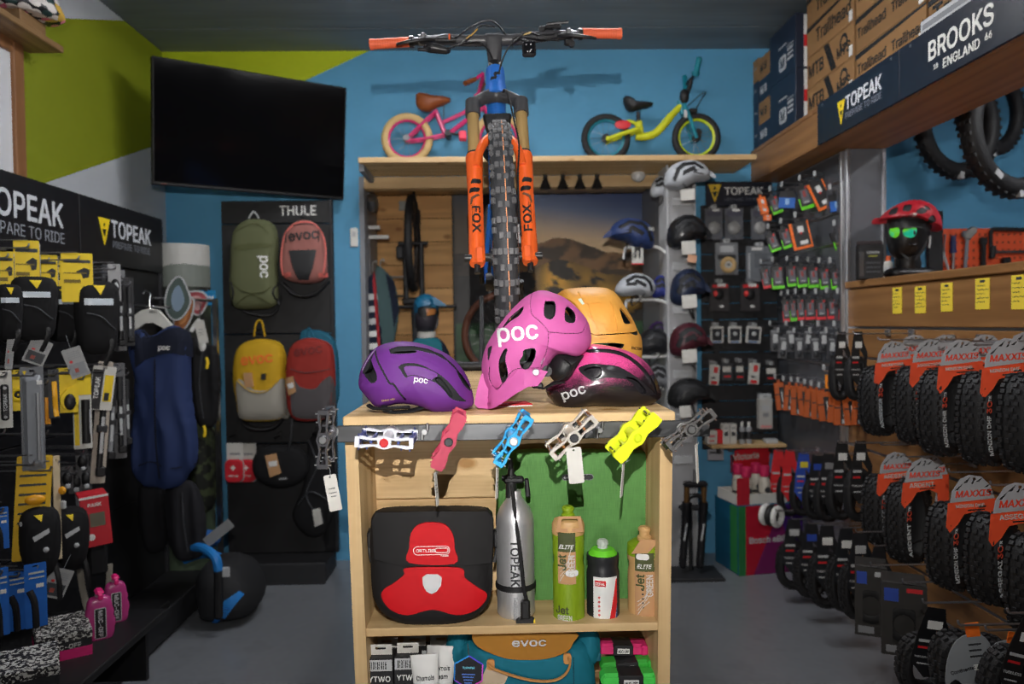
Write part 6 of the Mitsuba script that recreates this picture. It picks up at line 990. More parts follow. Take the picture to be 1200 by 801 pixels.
o = W(190, 480, YV); V_ = Blob(XZ(vo, YV, o), .075, c=(0, 0), e=2.8, n=96, m=20, k=3); b = Build(); VBL, VNV = pmat("vest_blue", lambda p, n, uv: mi.Color3f(L((34, 50, 92))) * (.8 + .3 * fbm(p.x * 9, p.z * 3, 0, 3)), .8), mat((24, 28, 42), .85, spec=.2)
vm = V_.mesh(); v = vm[0].copy(); fold = (np.sin(v[:, 0] * 70 + 2 * np.sin(v[:, 2] * 9)) * .010 + np.sin(v[:, 0] * 38 + 1 + 3 * v[:, 2]) * .008) * np.clip((.25 - v[:, 2]) * 3, 0, 1); v[:, 1] += fold * np.sign(-v[:, 1]) * -1; b.add("cloth", (v, vm[1]), VBL, True)
lc = lambda pts: XZ(pts, YV - .05, o); yk = Polygon(lc([(158, 388), (163, 385), (170, 392), (178, 393), (186, 390), (196, 384), (206, 382), (218, 388), (222, 402), (222, 420), (205, 414), (188, 416), (172, 422), (160, 432), (158, 410), (152, 412)])).buffer(0); b.add("yoke", decal(yk.buffer(-.004), V_.surf, .006, .03), VNV, 35); b.add("lettering", lay(mv(text("poc", None, True, w=.055), *(lambda q: (q[0], -.006, q[1]))(lc([(194, 408)])[0])), V_.surf, .01), WHITE, False); q = lc([(184, 420), (185, 470), (186, 520), (188, 560)]); b.add("zip", tube(curve(np.stack([q[:, 0], V_.surf(q[:, 0], q[:, 1]) - .008, q[:, 1]], 1), 5), .004, 6), VNV); q = lc([(164, 545), (180, 540), (200, 548), (226, 545)]); b.add("hem_seam", tube(curve(np.stack([q[:, 0], V_.surf(q[:, 0], q[:, 1]) - .004, q[:, 1]], 1), 5), .003, 6), VNV)
place("sleeveless_jersey", b, "blue sleeveless jersey with dark yoke hanging on a white hanger", "jersey", M=Tr(o))
b = Build(); o = W(212, 345, 4.46); hg = o[2]; Rr = .150; b.add("column", lathe([(0, 0), (Rr, 0), (Rr, hg + .28), (0, hg + .28)], 40), "column_print", 40)
HZ0 = hg + .28
def f_col(p, n, uv):
    z = p.z - HZ0; h_ = -.10 - .05 * fbm(p.x * 9, 2.0, 0, 3) - .06 * smoothstep(-1.62, -1.56, p.x) * smoothstep(-1.50, -1.56, p.x); sky_ = mi.Color3f(L((176, 176, 172))); hl = mi.Color3f(L((112, 118, 112))); lo = mix(L((70, 84, 66)), L((38, 40, 36)), smoothstep(.35, .6, fbm(p.x * 12, p.y * 12, p.z * 8, 4)))
    return mi.Color3f(dr.select(z > h_, sky_, dr.select(z > -.24, hl, lo)))
HZ0 = float(HZ0); pmat("column_print", f_col, .5); place("poster_column", b, "round poster column printed with a pale misty landscape", "column", M=Tr(o[0] + .01, 4.46, 0))
for i, (pts, m_, lab) in enumerate((([(196, 340), (205, 326), (213, 325), (220, 338), (224, 355), (214, 372), (202, 374), (194, 360)], mat((78, 92, 88), .6), "grey patterned neck warmer card at the clothes rail"), ([(204, 374), (212, 352), (220, 346), (228, 352), (225, 372), (216, 386), (205, 388)], mat((150, 92, 52), .6), "brown neck warmer card at the clothes rail"), ([(218, 346), (226, 341), (238, 342), (244, 352), (236, 368), (226, 366)], mat((150, 70, 76), .6), "dusty red neck warmer card at the clothes rail"))):
    Y = 4.20 + .03 * i; o = W(np.mean([p[0] for p in pts]), np.mean([p[1] for p in pts]), Y); pl = Polygon(curve(XZ(pts, Y, o), 3, True)).buffer(0); b = Build(); b.add("card", prism(pl, -.004, .004), m_, 30); b.add("border", prism(pl.buffer(.003).difference(pl.buffer(-.006)), -.006, -.003), LGREY, False); b.add("print", prism(affinity.scale(pl, .5, .6), -.0055, -.003), mat([(130, 150, 170), (190, 130, 80), (190, 150, 150)][i], .6), False); place("neck_warmer", b, lab, "neck warmer", "neck warmers at the clothes rail", Tr(o))
o = W(242, 349, 4.28); b = Build(); b.add("board", bx((0, 0, 0), (.10, .006, .085), .002), mat((28, 120, 170), .5), False); b.add("lettering", mv(text("SHIM", None, True, w=.07), .004, -.0035, .0), WHITE, False); b.add("clip", bx((0, .004, .045), (.02, .02, .02), .003), DARK, False); place("brand_sign", b, "small blue sign clipped to the clothes rail by the poster column", "sign", M=Tr(o))
tg = W(236, 372, 4.12); tag_thing(W(232, 377, 4.155), ((233, 376), (239, 402)), 4.08, .052, "long white tag on the dark trousers at the clothes rail", name="garment_tag"); 
b = Build(); o = W(232, 380, 4.17); b.add("shoulder", tube(curve([W(224, 388, 4.17) - o, W(229, 380, 4.17) - o, W(234, 374, 4.17) - o], 4), .012, 8), WHITE); b.add("shoulder_end", ball(W(237, 404, 4.15) - o, (.02, .012, .035), 12, 8), WHITE); b.add("hook", tube([W(234, 374, 4.17) - o, W(235, 356, 4.17) - o], .003, 6), CHROME); place("coat_hanger", b, "white hanger half hidden behind the long white tag", "hanger", M=Tr(o))
def trousers(pts, Y, m, label, fold=True, dep=.06, seams=()):
    p = np.array(pts, float); o = W(p[:, 0].mean(), p[:, 1].mean(), Y); B = Blob(XZ(pts, Y, o), dep, e=2.8, n=60, m=18, k=4); v, f = B.mesh(); v = v.copy(); v[:, 1] += .012 * np.sin(v[:, 0] * 60 + 3 * v[:, 2]); b = Build(); b.add("cloth", (v, f), m, True)
    for q in seams: q = XZ(q, Y - dep * .6, o); b.add("seam", tube(curve(np.stack([q[:, 0], B.surf(q[:, 0], q[:, 1]) - .006, q[:, 1]], 1), 5), .004, 6), CHAR)
    place("trousers", b, label, "trousers", "dark clothes at the end of the product wall", Tr(o))
trousers([(226, 392), (240, 404), (250, 404), (257, 420), (256, 475), (250, 500), (232, 495), (222, 470), (224, 420)], 4.22, FABRIC, "dark shorts hanging below the long white tag", seams=([(238, 410), (236, 450), (240, 490)],)); trousers([(226, 490), (248, 498), (256, 520), (254, 575), (244, 600), (230, 590), (224, 540)], 4.30, pmat("camo_cloth", lambda p, n, uv: mix(L((58, 66, 42)), L((24, 26, 22)), smoothstep(.42, .56, fbm(p.x * 22, p.y * 22, p.z * 22, 3))), .85), "camouflage garment below the dark shorts")
trousers([(196, 568), (225, 565), (238, 590), (240, 640), (228, 655), (205, 650), (196, 610)], 3.86, mat((36, 36, 40), .85, spec=.2), "dark trousers hanging under the blue jersey", seams=([(215, 575), (218, 610), (222, 645)],)); trousers([(166, 566), (190, 568), (196, 600), (194, 640), (176, 645), (164, 610)], 3.90, mat((26, 26, 29), .85, spec=.2), "black trousers left of the dark pair under the blue jersey")
for px, py in ((225, 425), (222, 505)): one("zip_puller", tube(curve([(0, 0, .03), (.006, 0, 0), (0, 0, -.03)], 4), .008, 8), YEL, "small yellow zip puller, the " + ("upper" if py < 450 else "lower") + " one on the dark clothes", "zip puller", "yellow zip pullers", M=Tr(W(px + 17, py - 0, 4.13)))
# bicycle carrier on the floor
b = Build(); Y = 3.97; o = WZ(270, 716, .0); o = np.array([W(270, 716, Y)[0], Y, 0]); bd = Blob(XZ([(240, 700), (238, 670), (248, 655), (268, 652), (290, 660), (304, 680), (306, 700), (296, 714), (270, 719), (246, 717)], Y, o), .20, e=3, n=56, m=20); B3 = bd.man() - toM(b2(-2, 2, -2, 2, -1, .003)); b.add("bag_body", frM(B3), mat((30, 31, 34), .75), 35)
BLT = mat((40, 128, 206), .45); pp = lambda x, y, d: np.array([W(x, y, Y + d)[0] - o[0], d, W(x, y, Y + d)[2]])
b.add("frame_bar", tube(curve([pp(222, 640, -.1), pp(238, 642, -.2), pp(252, 652, -.26), pp(256, 668, -.26)], 6), .022, 10), BLT); b.add("frame_leg", tube([pp(256, 668, -.26), pp(256, 722, -.26)], .022, 10), BLACK); b.add("frame_bar", tube(curve([pp(216, 655, -.05), pp(240, 648, .05), pp(266, 656, .1)], 6), .024, 10), BLT); b.add("strap", decal(Polygon(XZ([(258, 716), (266, 700), (282, 690), (287, 695), (278, 706), (266, 722)], Y - .15, o)), lambda x, z: bd.surf(x, z) - .004, .004, .02), BLT, 30)
for k in range(5): w_ = pp(264 + 4.5 * k, 716 - 5.0 * k, 0); b.add("strap_rung", bx((w_[0], float(bd.surf(np.array([w_[0]]), np.array([w_[2]]))[0]) - .010, w_[2]), (.03, .006, .007), .002), mat((24, 90, 160), .5), False)
b.add("blue_cover", ball(pp(236, 632, .02), (.10, .08, .05), 16, 10), mat((28, 84, 150), .7)); b.add("loose_tag", tf(bx((0, 0, 0), (.16, .003, .05)), Tr(pp(256, 624, -.2)) @ Ry(-38)), mat((130, 132, 134), .6), False); b.add("plastic_clip", bx(pp(262, 670, -.26), (.06, .01, .05), .006), LGREY, False); place("bike_carrier", b, "folded black and blue bike carrier bag on the floor before the black stand", "carrier", M=Tr(o))
# picture frame and small shelf high on the left wall
b = Build(); yf = WX(20, 110, XL)[1]; zt_ = WX(20, 50, XL)[2]; zb_ = WX(20, 210, XL)[2]; y0f = yf - 1.0; FRW = wood("oak_z", L((142, 100, 66)), L((112, 74, 44)), 2, .45, 1, False)
b.add("frame", b2(XL + .001, XL + .035, yf - .07, yf, zb_ - .35, zt_, .004), FRW, False); b.add("frame", b2(XL + .001, XL + .035, y0f, yf - .07, zt_ - .07, zt_, .004), FRW, False); b.add("frame", b2(XL + .001, XL + .035, y0f, y0f + .07, zb_ - .35, zt_ - .07, .004), FRW, False); b.add("frame", b2(XL + .001, XL + .035, y0f + .07, yf - .07, zb_ - .35, zb_ - .28, .004), FRW, False); b.add("white_panel", b2(XL + .001, XL + .018, y0f + .07, yf - .07, zb_ - .28, zt_ - .07), mat((206, 208, 212), .4), False); place("wooden_frame", b, "oak framed white panel at the left edge of the green wall", "frame")
b = Build(); e0, e1 = WX(75, 55, XL + .16), WX(0, 5, XL + .16); b.add("board", b2(XL + .001, XL + .16, 2.2, e0[1], e0[2] - .028, e0[2], .004), wood("rough_y", L((134, 104, 70)), L((92, 68, 42)), 1), False); b.add("block", b2(XL + .02, XL + .14, e0[1] - .28, e0[1] - .10, e0[2] + .0005, e0[2] + .06, .004), "rough_y", False); place("wall_shelf", b, "short rough timber shelf high on the green wall", "shelf")
b = Build(); 
def f_flow(p, n, uv):
    d1, d2, r = mikit.voronoi(p.y * 26, p.z * 26 + p.x * 20); c = mi.Color3f(dr.select(r < .25, mi.Color3f(L((206, 110, 140))), dr.select(r < .45, mi.Color3f(L((196, 160, 70))), dr.select(r < .65, mi.Color3f(L((40, 60, 60))), mi.Color3f(L((206, 200, 196)))))))
    return mix(c, L((30, 30, 34)), smoothstep(.55, .62, d1))
pmat("flower_print", f_flow, .4); fh = Blob(np.array([(-.13, 0), (-.125, .07), (-.07, .14), (.0, .155), (.08, .135), (.125, .07), (.13, 0)]), .10, c=(0, .03), e=2.3, n=56, m=20); b.add("shell", frM(fh.man() - toM(b2(-1, 1, -1, 1, -1, .0005))), "flower_print", 40)
for s in (-1, 0, 1): b.add("vent", ball((s * .05, -.088 + .012 * abs(s), .075), (.014, .008, .022), 12, 8), BLACK)
place("flowery_helmet", b, "flower-patterned helmet on the timber shelf at the top left corner", "helmet", M=Tr(XL + .08 + .03, e0[1] - .19, e0[2] + .061) @ Rz(55))
# ---------------------------------------------------------------- right side: high shelf with signs and cartons
XF = 1.65; b = Build()
b.add("underboard", b2(XF + .02, 2.03, .3, 4.899, 2.374, 2.40, .003), OAK_Y, False); b.add("fascia", b2(XF, XF + .02, .3, 4.899, 2.374, 2.55, .003), OAK_Y, False); b.add("top_board", b2(XF + .0, 2.12, .3, 4.899, 2.5505, 2.575, .003), OAK_Y, False)
place("high_shelf", b, "long wooden shelf beam running high along the right side over the tyres", "shelf")
NVY = mat((20, 25, 38), .35); XS = XF - .014; ya, yb, yc = WX(1058, 110, XF)[1], WX(961, 150, XF)[1], 1.70
def sign_r(name, y0, y1, deco, label):
    b = Build(); M = Tr(XS, (y0 + y1) / 2, (2.372 + 2.578) / 2) @ Rz(-90); b.add("board", tf(bx((0, .006, 0), (y1 - y0 - .003, .012, .206), .002), M), NVY, False); deco(b, M); place(name, b, label, "sign", "dark signs on the high shelf")
def mid(px, py): w = WX(px, py, XS); return w
def d_top(b, M):
    c = mid(1011, 112); inv = np.linalg.inv(M); p = (inv @ [*c, 1])[:3]; wd = abs(mid(989, 0)[1] - mid(1031, 0)[1])
    b.add("lettering", tf(text("TOPEAK", None, True, w=wd), M @ Tr(p[0], -.0005, p[2] + .012)), mat((214, 216, 220), .4), False); b.add("lettering", tf(text("PREPARE TO RIDE", None, False, w=wd), M @ Tr(p[0], -.0005, p[2] - .045)), mat((120, 126, 140), .5), False)
    tx = p[0] - wd / 2 - .045; tri = Polygon([(-.034, .05), (.034, .05), (0, -.055)]).buffer(.003); b.add("triangle_logo", tf(prism(tri.difference(unary_union([Point(0, .028).buffer(.008), Polygon([(-.016, .006), (.016, .006), (0, -.028)])])), -.002, 0), M @ Tr(tx, 0, p[2] - .015)), YEL, False)
    for s in (-1, 1): b.add("screw", tf(cyl((s * .33, -.002, .085), (s * .33, .001, .085), .006), M), STEEL)
def d_brk(b, M):
    inv = np.linalg.inv(M); p = (inv @ [*mid(1124, 45), 1])[:3]; wd = abs(mid(1089, 0)[1] - mid(1166, 0)[1]); b.add("lettering", tf(text("BROOKS", None, True, w=wd), M @ Tr(p[0], -.0005, p[2] + .018)), mat((222, 222, 216), .4), False)
    [b.add("lettering", tf(text(t_, None, True, w=wd * w_), M @ Tr(p[0] + .01 + wd * u_, -.0005, p[2] - .055 + (.006 if w_ < .2 else 0))), mat((222, 222, 216), .4), False) for t_, w_, u_ in (("18", .075, -.40), ("ENGLAND", .56, 0), ("66", .095, .40))]
    b.add("screw", tf(cyl((-.60, -.002, .085), (-.60, .001, .085), .006), M), STEEL)
sign_r("fascia_sign", ya, yb, d_top, "dark navy TOPEAK sign on the high shelf beam"); sign_r("fascia_sign", yc, ya, d_brk, "dark navy BROOKS ENGLAND sign on the high shelf beam, cut by the right edge")
KRA, NVB, ZSH = mat((140, 106, 70), .75, spec=.2), mat((24, 34, 52), .5), 2.5755
KRB = mat((128, 97, 64), .75, spec=.2)
def carton(x0, y0, y1, z0, z1, m, label, words=(), dep=.40, group="cartons on the high shelf", deco=None):
    b = Build(); b.add("carton", b2(x0, x0 + dep, y0 + .003, y1 - .003, z0, z1 - .001, .002), m, False); M = Tr(x0, (y0 + y1) / 2, (z0 + z1) / 2) @ Rz(-90); w, h = y1 - y0, z1 - z0
    for (s, u, v_, ww, mm, bo) in words: b.add("lettering", tf(text(s, None, bo, w=ww * w, italic=.0), M @ Tr(u * w, -.0004, v_ * h)), mm, False)
    if deco: deco(b, M, w, h)
    place("carton", b, label, "box", group)
H = .165
def tape(b, M, w, h): b.add("tape", tf(bx((-w * .0, -.0006, h * .46), (w * .98, .001, .006)), M), KRB, False); b.add("label_sheet", tf(bx((w * .44, -.0012, -h * .3), (.035, .0012, .05)), M), WHITE, False)
def band(b, M, w, h): tape(b, M, w, h); b.add("black_band", tf(prism(Polygon([(-w * .5, h * .30), (w * .5, h * .44), (w * .5, h * .49), (-w * .5, h * .44)]), -.0014, -.0002), M), BLACK, False)
def tread(b, M, w, h):
    tape(b, M, w, h)
    for k in range(5): b.add("tread_print", tf(prism(LineString([(-w * .1 + k * .012, h * .45), (w * .06 + k * .012, -h * .45)]).buffer(.004), -.0014, -.0002), M), BLACK, False)
    b.add("tread_print", tf(mv(ring(.035, .008, 20, 4), w * .3, -.001, h * .1), M @ Sc(1, .1, 1)), BLACK, False)
q = lambda px, x: (px - 580) and x * FPX / (px - 580)
ys_ = [(q(1006, 1.71), q(950, 1.71)), (q(1092, 1.71), q(1008, 1.71)), (1.9, q(1094, 1.71))]
nm = ["", "second ", "third ", "fourth "]
for ci, (y0, y1) in enumerate(ys_):
    for k in range(3 if ci else 4):
        z0 = ZSH + k * H; z1 = min(z0 + H, ZC - .004)
        col = ["kraft carton in the column beside the navy boxes", "kraft carton in the column above the TOPEAK sign", "kraft carton in the column behind the BROOKS sign"][ci]; lab = ["lowest ", "second lowest ", "third lowest ", "topmost "][k] + col
        if ci == 0 and k < 2: carton(1.71, y0, y1, z0, z1, KRA, lab, [("MTB", -.28, .0, .34, BLACK, True), ("MTS", .30, -.1, .26, BLACK, True)], deco=tread)
        elif ci == 0: carton(1.71, y0, y1, z0, z1, KRA, lab, [("Trailhead", .08, .0, .72, BLACK, True)], deco=band)
        else: carton(1.71, y0, y1, z0, z1, KRA if (ci + k) % 2 else KRB, lab, [("Trailhead", -.25, .0, .44, BLACK, True), ("Trailhead", .26, .0, .42, BLACK, True)], deco=band)
def navy(b, M, w, h):
    b.add("white_logo", tf(prism(rrect(.10, .085, .02, (w * .02, -h * .22)), -.0016, 0), M), LGREY, False); b.add("lettering", tf(text("M", .055, True), M @ Tr(w * .02, -.0016, -h * .22)), NVB, False)
    for k in range(3): b.add("print", tf(bx((w * .30, -.001, -h * (.05 + .09 * k)), (w * .2, .001, .012)), M), LGREY, False)
    b.add("print", tf(bx((w * .02, -.001, h * .1), (w * .3, .001, .008)), M), LGREY, False); b.add("print", tf(bx((w * .3, -.001, h * .02), (w * .24, .001, .008)), M), GREY, False)
    b.add("white_end", tf(b2(w * .5 - .0036, w * .5 - .001, .045, .145, -h * .5 + .004, h * .5 - .01), M), WHITE, False); b.add("red_band", tf(b2(w * .5 - .0026, w * .5 - .0002, .045, .145, -h * .12, h * .10), M), RED, False)
y0, y1 = q(937, 1.655), q(906, 1.655)
for k in range(2): carton(1.655, y0, y1, ZSH + .295 * k, ZSH + .295 * (k + 1), NVB, ["lower", "upper"][k] + " navy carton with a white and red end on the high shelf", [], .36, "navy cartons on the high shelf", navy)
for k in range(4):
    m_ = NVB if k < 3 else KRA; carton(1.665, y1 + .004, q(893, 1.665), ZSH + .135 * k, ZSH + .135 * (k + 1), KRA if k in (1, 3) else NVB, ["lowest", "second lowest", "second highest", "topmost"][k] + " carton of the narrow stack left of the navy cartons", [("M B", -.1, 0, .5, LGREY if k in (0, 2) else BLACK, True)], .30, "back stack of cartons")
    carton(1.665, q(893, 1.665) + .004, 4.893, ZSH + .14 * k, ZSH + .14 * (k + 1), m_, ["lowest", "second lowest", "second highest", "topmost"][k] + " carton of the stack against the blue wall", [("BOX", 0, .1, .4, GREY, False)], .30, "back stack of cartons")
o = WX(1118, 5, 1.68); b = Build(); b.add("sleeve", bx((0, 0, 0), (.05, .36, .06), .006), LGREY, False); b.add("print", bx((-.0256, .02, .0), (.001, .28, .02)), GREY, False); place("plastic_parcel", b, "pale plastic parcel lying on the shelf edge at the top right", "parcel", M=Tr(o[0], o[1], 2.578 + .031))

# ---------------------------------------------------------------- things seen over the half wall
PB = mat((228, 88, 44), .55); b = Build(); xa, xb = W(1086, 300, 4.885)[0], W(1086, 300, 4.885)[0] + 1.5; zt_, zb_ = W(1120, 268, 4.885)[2], 1.45
sheet = sbox(xa, zb_, xb, zt_); b.add("board", b2(xa, xb, 4.87, 4.885, zb_, zt_, .002), PB, False)
b.add("holes", cat([b2(xa + .03 + .038 * i - .006, xa + .03 + .038 * i + .006, 4.8692, 4.8702, zb_ + .02 + .05 * j, zb_ + .034 + .05 * j) for i in range(30) for j in range(int((zt_ - zb_) / .05))]), mat((110, 34, 16), .7), False)
kk = place("peg_board", b, "orange perforated tool board on the blue workshop wall", "tool board"); labels[kk + "__holes"] = {"label": "square holes of the tool board", "kind": "stuff"}
def tool(px, py, Y, build, label, rot=0): o = W(px, py, Y); b = Build(); build(b); place("hand_tool", b, label, "tool", "tools on the orange board", Tr(o) @ Ry(rot))
tool(1117, 300, 4.85, lambda b: (b.add("handle", cyl((0, 0, .02), (0, 0, .13), .019, .015), mat((34, 50, 100), .45)), b.add("shaft", cyl((0, 0, -.17), (0, 0, .02), .010), STEEL), b.add("tip", bx((0, 0, -.18), (.016, .006, .03)), STEEL, False)), "file with a dark blue handle on the orange board")
tool(1132, 300, 4.85, lambda b: (b.add("bar", bx((0, 0, -.02), (.024, .010, .26), .003), mat((168, 172, 178), .3, .9), False), b.add("jaw", frM(m3.Manifold.batch_hull([toM(bx((.0, 0, .13), (.05, .02, .05), .008)), toM(bx((.035, 0, .17), (.05, .02, .04), .008))])), mat((180, 176, 168), .35, .8), 30), b.add("jaw", bx((-.025, 0, .14), (.03, .02, .04), .008), STEEL, False), b.add("grip", bx((0, 0, -.16), (.03, .014, .04), .004), BLACK, False)), "large silver adjustable wrench on the orange board", 4)
tool(1152, 308, 4.85, lambda b: (b.add("body", bx((0, 0, 0), (.03, .03, .30), .006), BLACK, False), b.add("head", bx((.0, 0, .14), (.045, .035, .05), .008), BLACK, False)), "long black pump tool on the orange board")
tool(1175, 284, 4.85, lambda b: (b.add("frame", tube(curve([(-.07, 0, -.08), (-.075, 0, .07), (-.02, 0, .085), (.14, 0, .08)], 4), .013, 8, flat=(1, .7)), BLACK), b.add("blade", bx((.05, 0, -.06), (.26, .006, .014)), CHAR, False), b.add("handle", tube([(-.07, 0, -.1), (-.06, 0, -.02)], .018, 8), BLACK)), "black hacksaw on the orange board")
tool(1186, 318, 4.84, lambda b: (b.add("base", bx((0, 0, -.03), (.24, .08, .05), .01), BLACK, False), b.add("post", bx((-.04, 0, .04), (.05, .05, .10), .01), BLACK, False), b.add("arm", tube([(-.02, -.02, .03), (.10, -.02, .03)], .010, 8), STEEL), b.add("clamp", bx((.11, -.02, .03), (.03, .03, .04), .006), STEEL, False)), "dark bench vise-like clamp at the foot of the orange board")
tool(1104, 300, 4.85, lambda b: (b.add("jaws", cat(tube([(-.05, 0, .13), (.02, 0, .02)], .006, 6), tube([(.02, 0, .14), (.01, 0, .02)], .006, 6)), STEEL), b.add("handles", cat(tube([(.01, 0, .02), (-.02, 0, -.13)], .008, 6), tube([(.01, 0, .02), (.05, 0, -.12)], .008, 6)), LGREY)), "pair of pale cable pliers at the left of the orange board")
b = Build(); o = W(1096, 300, 3.86); o[2] = 1.6905; b.add("sheet", bx((0, 0, .175), (.075, .014, .35), .003), BLACK, False); b.add("foot", bx((0, 0, .006), (.10, .08, .012), .003), DARK, False); place("upright_board", b, "narrow black upright board on the counter behind the red helmet", "board", M=Tr(o))
# bust with red helmet and mirrored glasses on the counter
ZK = 1.6905; Y = 3.75; b = Build(); o = np.array([W(1064, 300, Y)[0], Y, ZK]); zz = lambda py: W(1064, py, Y)[2] - ZK; sx = Y / FPX
hd = Blob(XZ([(1040, 262), (1044, 246), (1056, 240), (1072, 240), (1086, 250), (1088, 270), (1080, 288), (1072, 300), (1060, 304), (1050, 302), (1043, 288)], Y, o), .10, e=2.3, n=60, m=22); head = tf(hd.mesh(), Rz(-18))
b.add("bust", frM(m3.Manifold.batch_boolean([toM(head), m3.Manifold.batch_hull([toM(ball((.0, .01, zz(296)), .055)), toM(ball((.01, .02, .07), .062))]), m3.Manifold.batch_hull([toM(ball((-.06, .01, .03), (.05, .06, .03))), toM(ball((.08, .01, .03), (.06, .06, .03)))]), toM(ball((-.035, -.105, zz(276)), (.016, .022, .028)))], m3.OpType.Add)), mat((16, 16, 18), .4), 40); b.add("lips", ball((-.030, -.098, zz(289)), (.022, .01, .008)), mat((14, 14, 16), .35)); b.add("foot_plate", bx((.01, .02, .004), (.22, .16, .008), .003), BLACK, False)
place("display_bust", b, "glossy black display head standing on the wooden counter", "mannequin", M=Tr(o))
b = Build(); hm = Blob(XZ([(1034, 258), (1036, 252), (1046, 243), (1060, 236), (1076, 236), (1090, 244), (1097, 258), (1098, 272), (1092, 270), (1080, 264), (1064, 258), (1048, 257)], Y, o), .125, e=2.4, n=80, m=26, c=(.0, zz(255))); sh = hm.man() - hm.man(.965); gx = lambda pts: Polygon(curve(XZ(pts, Y - .08, o), 3, True)).buffer(0)
for p_ in ([(1048, 250), (1053, 243), (1058, 242), (1054, 250)], [(1060, 247), (1064, 240), (1070, 241), (1067, 248)], [(1073, 250), (1080, 244), (1086, 248), (1080, 252)], [(1087, 257), (1093, 253), (1096, 260), (1090, 262)], [(1083, 242), (1088, 243), (1090, 247), (1085, 247)]): sh = sh - prismM(gx(p_), -.2, .0)
b.add("shell", frM(sh), mat((168, 32, 44), .3, coat=.6), 40); b.add("liner", frM(hm.man(.96) - hm.man(.80, dz=-.03)), DARK, 40); b.add("visor", decal(gx([(1034, 259), (1037, 252), (1048, 254), (1064, 256), (1048, 259)]), lambda x, z: hm.surf(x, z) - .008, .005, .02), mat((150, 30, 40), .35), 35); b.add("badge", decal(gx([(1067, 252), (1073, 251), (1073, 254), (1067, 255)]), lambda x, z: hm.surf(x, z) - .003, .0015, .02), WHITE, False)
for s in (-.085, .075): b.add("chin_strap", tube(curve([(s, -.03, zz(262)), (s * .9, -.05, zz(285)), (s * .2, -.06, zz(306))], 5), .006, 6, flat=(1, .4)), BLACK)
b.add("strap_trim", tube([(.088, -.04, zz(278)), (.08, -.05, zz(292))], .005, 6), LGREY); place("bike_helmet", b, "red helmet on the black display head at the counter", "helmet", M=Tr(o) @ Rz(-10))
def f_mir(p, n, uv): return mix(L((20, 200, 160)), L((120, 230, 40)), smoothstep(.35, .65, fbm(p.x * 34, p.y * 20, p.z * 30, 2)))
pmat("mirror_lens", f_mir, .2, spec=.8, clearcoat=1.0); b = Build(); 
for px, w_ in ((1045, 11), (1063, 16)):
    c = XZ([(px, 273)], Y - .10, o)[0]; b.add("lens", prism(affinity.translate(Polygon(curve(np.array([(-.5, .3), (0, .42), (.5, .4), (.48, -.2), (.1, -.5), (-.4, -.3)]) * [w_ * sx * .95, 12 * sx], 3, True)), c[0], c[1]), -.124 - (.004 if px < 1050 else 0), -.119), "mirror_lens", 30)
c0, c1 = XZ([(1038, 270)], Y - .1, o)[0], XZ([(1078, 267)], Y - .1, o)[0]; b.add("brow_bar", tube(curve([(c0[0], -.118, c0[1]), ((c0[0] + c1[0]) / 2, -.126, c0[1] + .010), (c1[0], -.110, c1[1])], 5), .004, 6), BLACK); b.add("temple_arm", tube([(c1[0], -.110, c1[1]), (.10, .02, c1[1] + .0)], .004, 6), BLACK); place("sunglasses", b, "green mirrored sports sunglasses on the black display head", "sunglasses", M=Tr(o))
b = Build(); o = W(1019, 326, 3.72); o[2] = ZK; b.add("case", bx((0, 0, .085), (.115, .05, .17), .004), BLACK, False); b.add("header", bx((0, -.0, .178), (.115, .02, .018), .003), mat((40, 30, 32), .5), False); b.add("clear_window", bx((-.045, -.0255, .075), (.02, .002, .12)), CHROME, False); b.add("lettering", mv(text("CAMERA", None, True, w=.06), .008, -.0255, .13), LGREY, False); b.add("print", bx((.008, -.0256, .112), (.04, .001, .006)), mat((150, 150, 60), .5), False)
for k in range(3): b.add("print", bx((.008, -.0256, .08 - .022 * k), (.07, .001, .010)), CHAR, False)
place("boxed_camera", b, "black boxed gadget standing on the counter left of the display head", "box", M=Tr(o) @ Rz(-8)); b = Build(); o = W(1041, 322, 3.86); o[2] = ZK; b.add("bottle_body", lathe([(0, 0), (.022, 0), (.022, .09), (.012, .10), (0, .10)], 16), PAPER); b.add("cap", cyl((0, 0, .10), (0, 0, .125), .012), ORN); b.add("label_sheet", lathe([(.0225, .03), (.0225, .07)], 16), LGREY); place("small_bottle", b, "small white bottle beside the black display head", "bottle", M=Tr(o))
# tyres hanging over the workshop
for (px, py, R_, r_, Y, lab) in ((1122, 146, .255, .045, 4.25, "black tyre hung under the workshop ceiling, the left one"), (1190, 150, .29, .05, 3.7, "black tyre hung under the workshop ceiling, at the right edge"), (1160, 130, .22, .04, 4.45, "black tyre hung behind the other two over the workshop")):
    o = W(px, py, Y); b = Build(); b.add("tyre", ring(R_, r_, 48, 12), mat((20, 20, 22), .6), 40); b.add("tread_blocks", cat([tf(bx((0, s * r_ * .5, R_ + r_ * .92), (.02, .02, .012), .002), Ry(a)) for a in np.arange(0, 360, 9) for s in (-1, 0, 1)]), mat((24, 24, 26), .6), False); b.add("paper_label", tf(bx((0, -r_ * .9, R_), (.05, .01, .03)), Ry(150 if px < 1150 else 215)), LGREY, False); b.add("paper_label", tf(bx((0, -r_ * .7, R_ + .02), (.03, .02, .06)), Ry(182)), LGREY, False)
    b.add("hanging_strap", tube([(0, 0, R_), (0, 0, ZC - o[2] - .001)], .006, 6), BLACK); place("tyre_hoop", b, lab, "tyre", "tyres over the workshop", Tr(o) @ Rz(18))
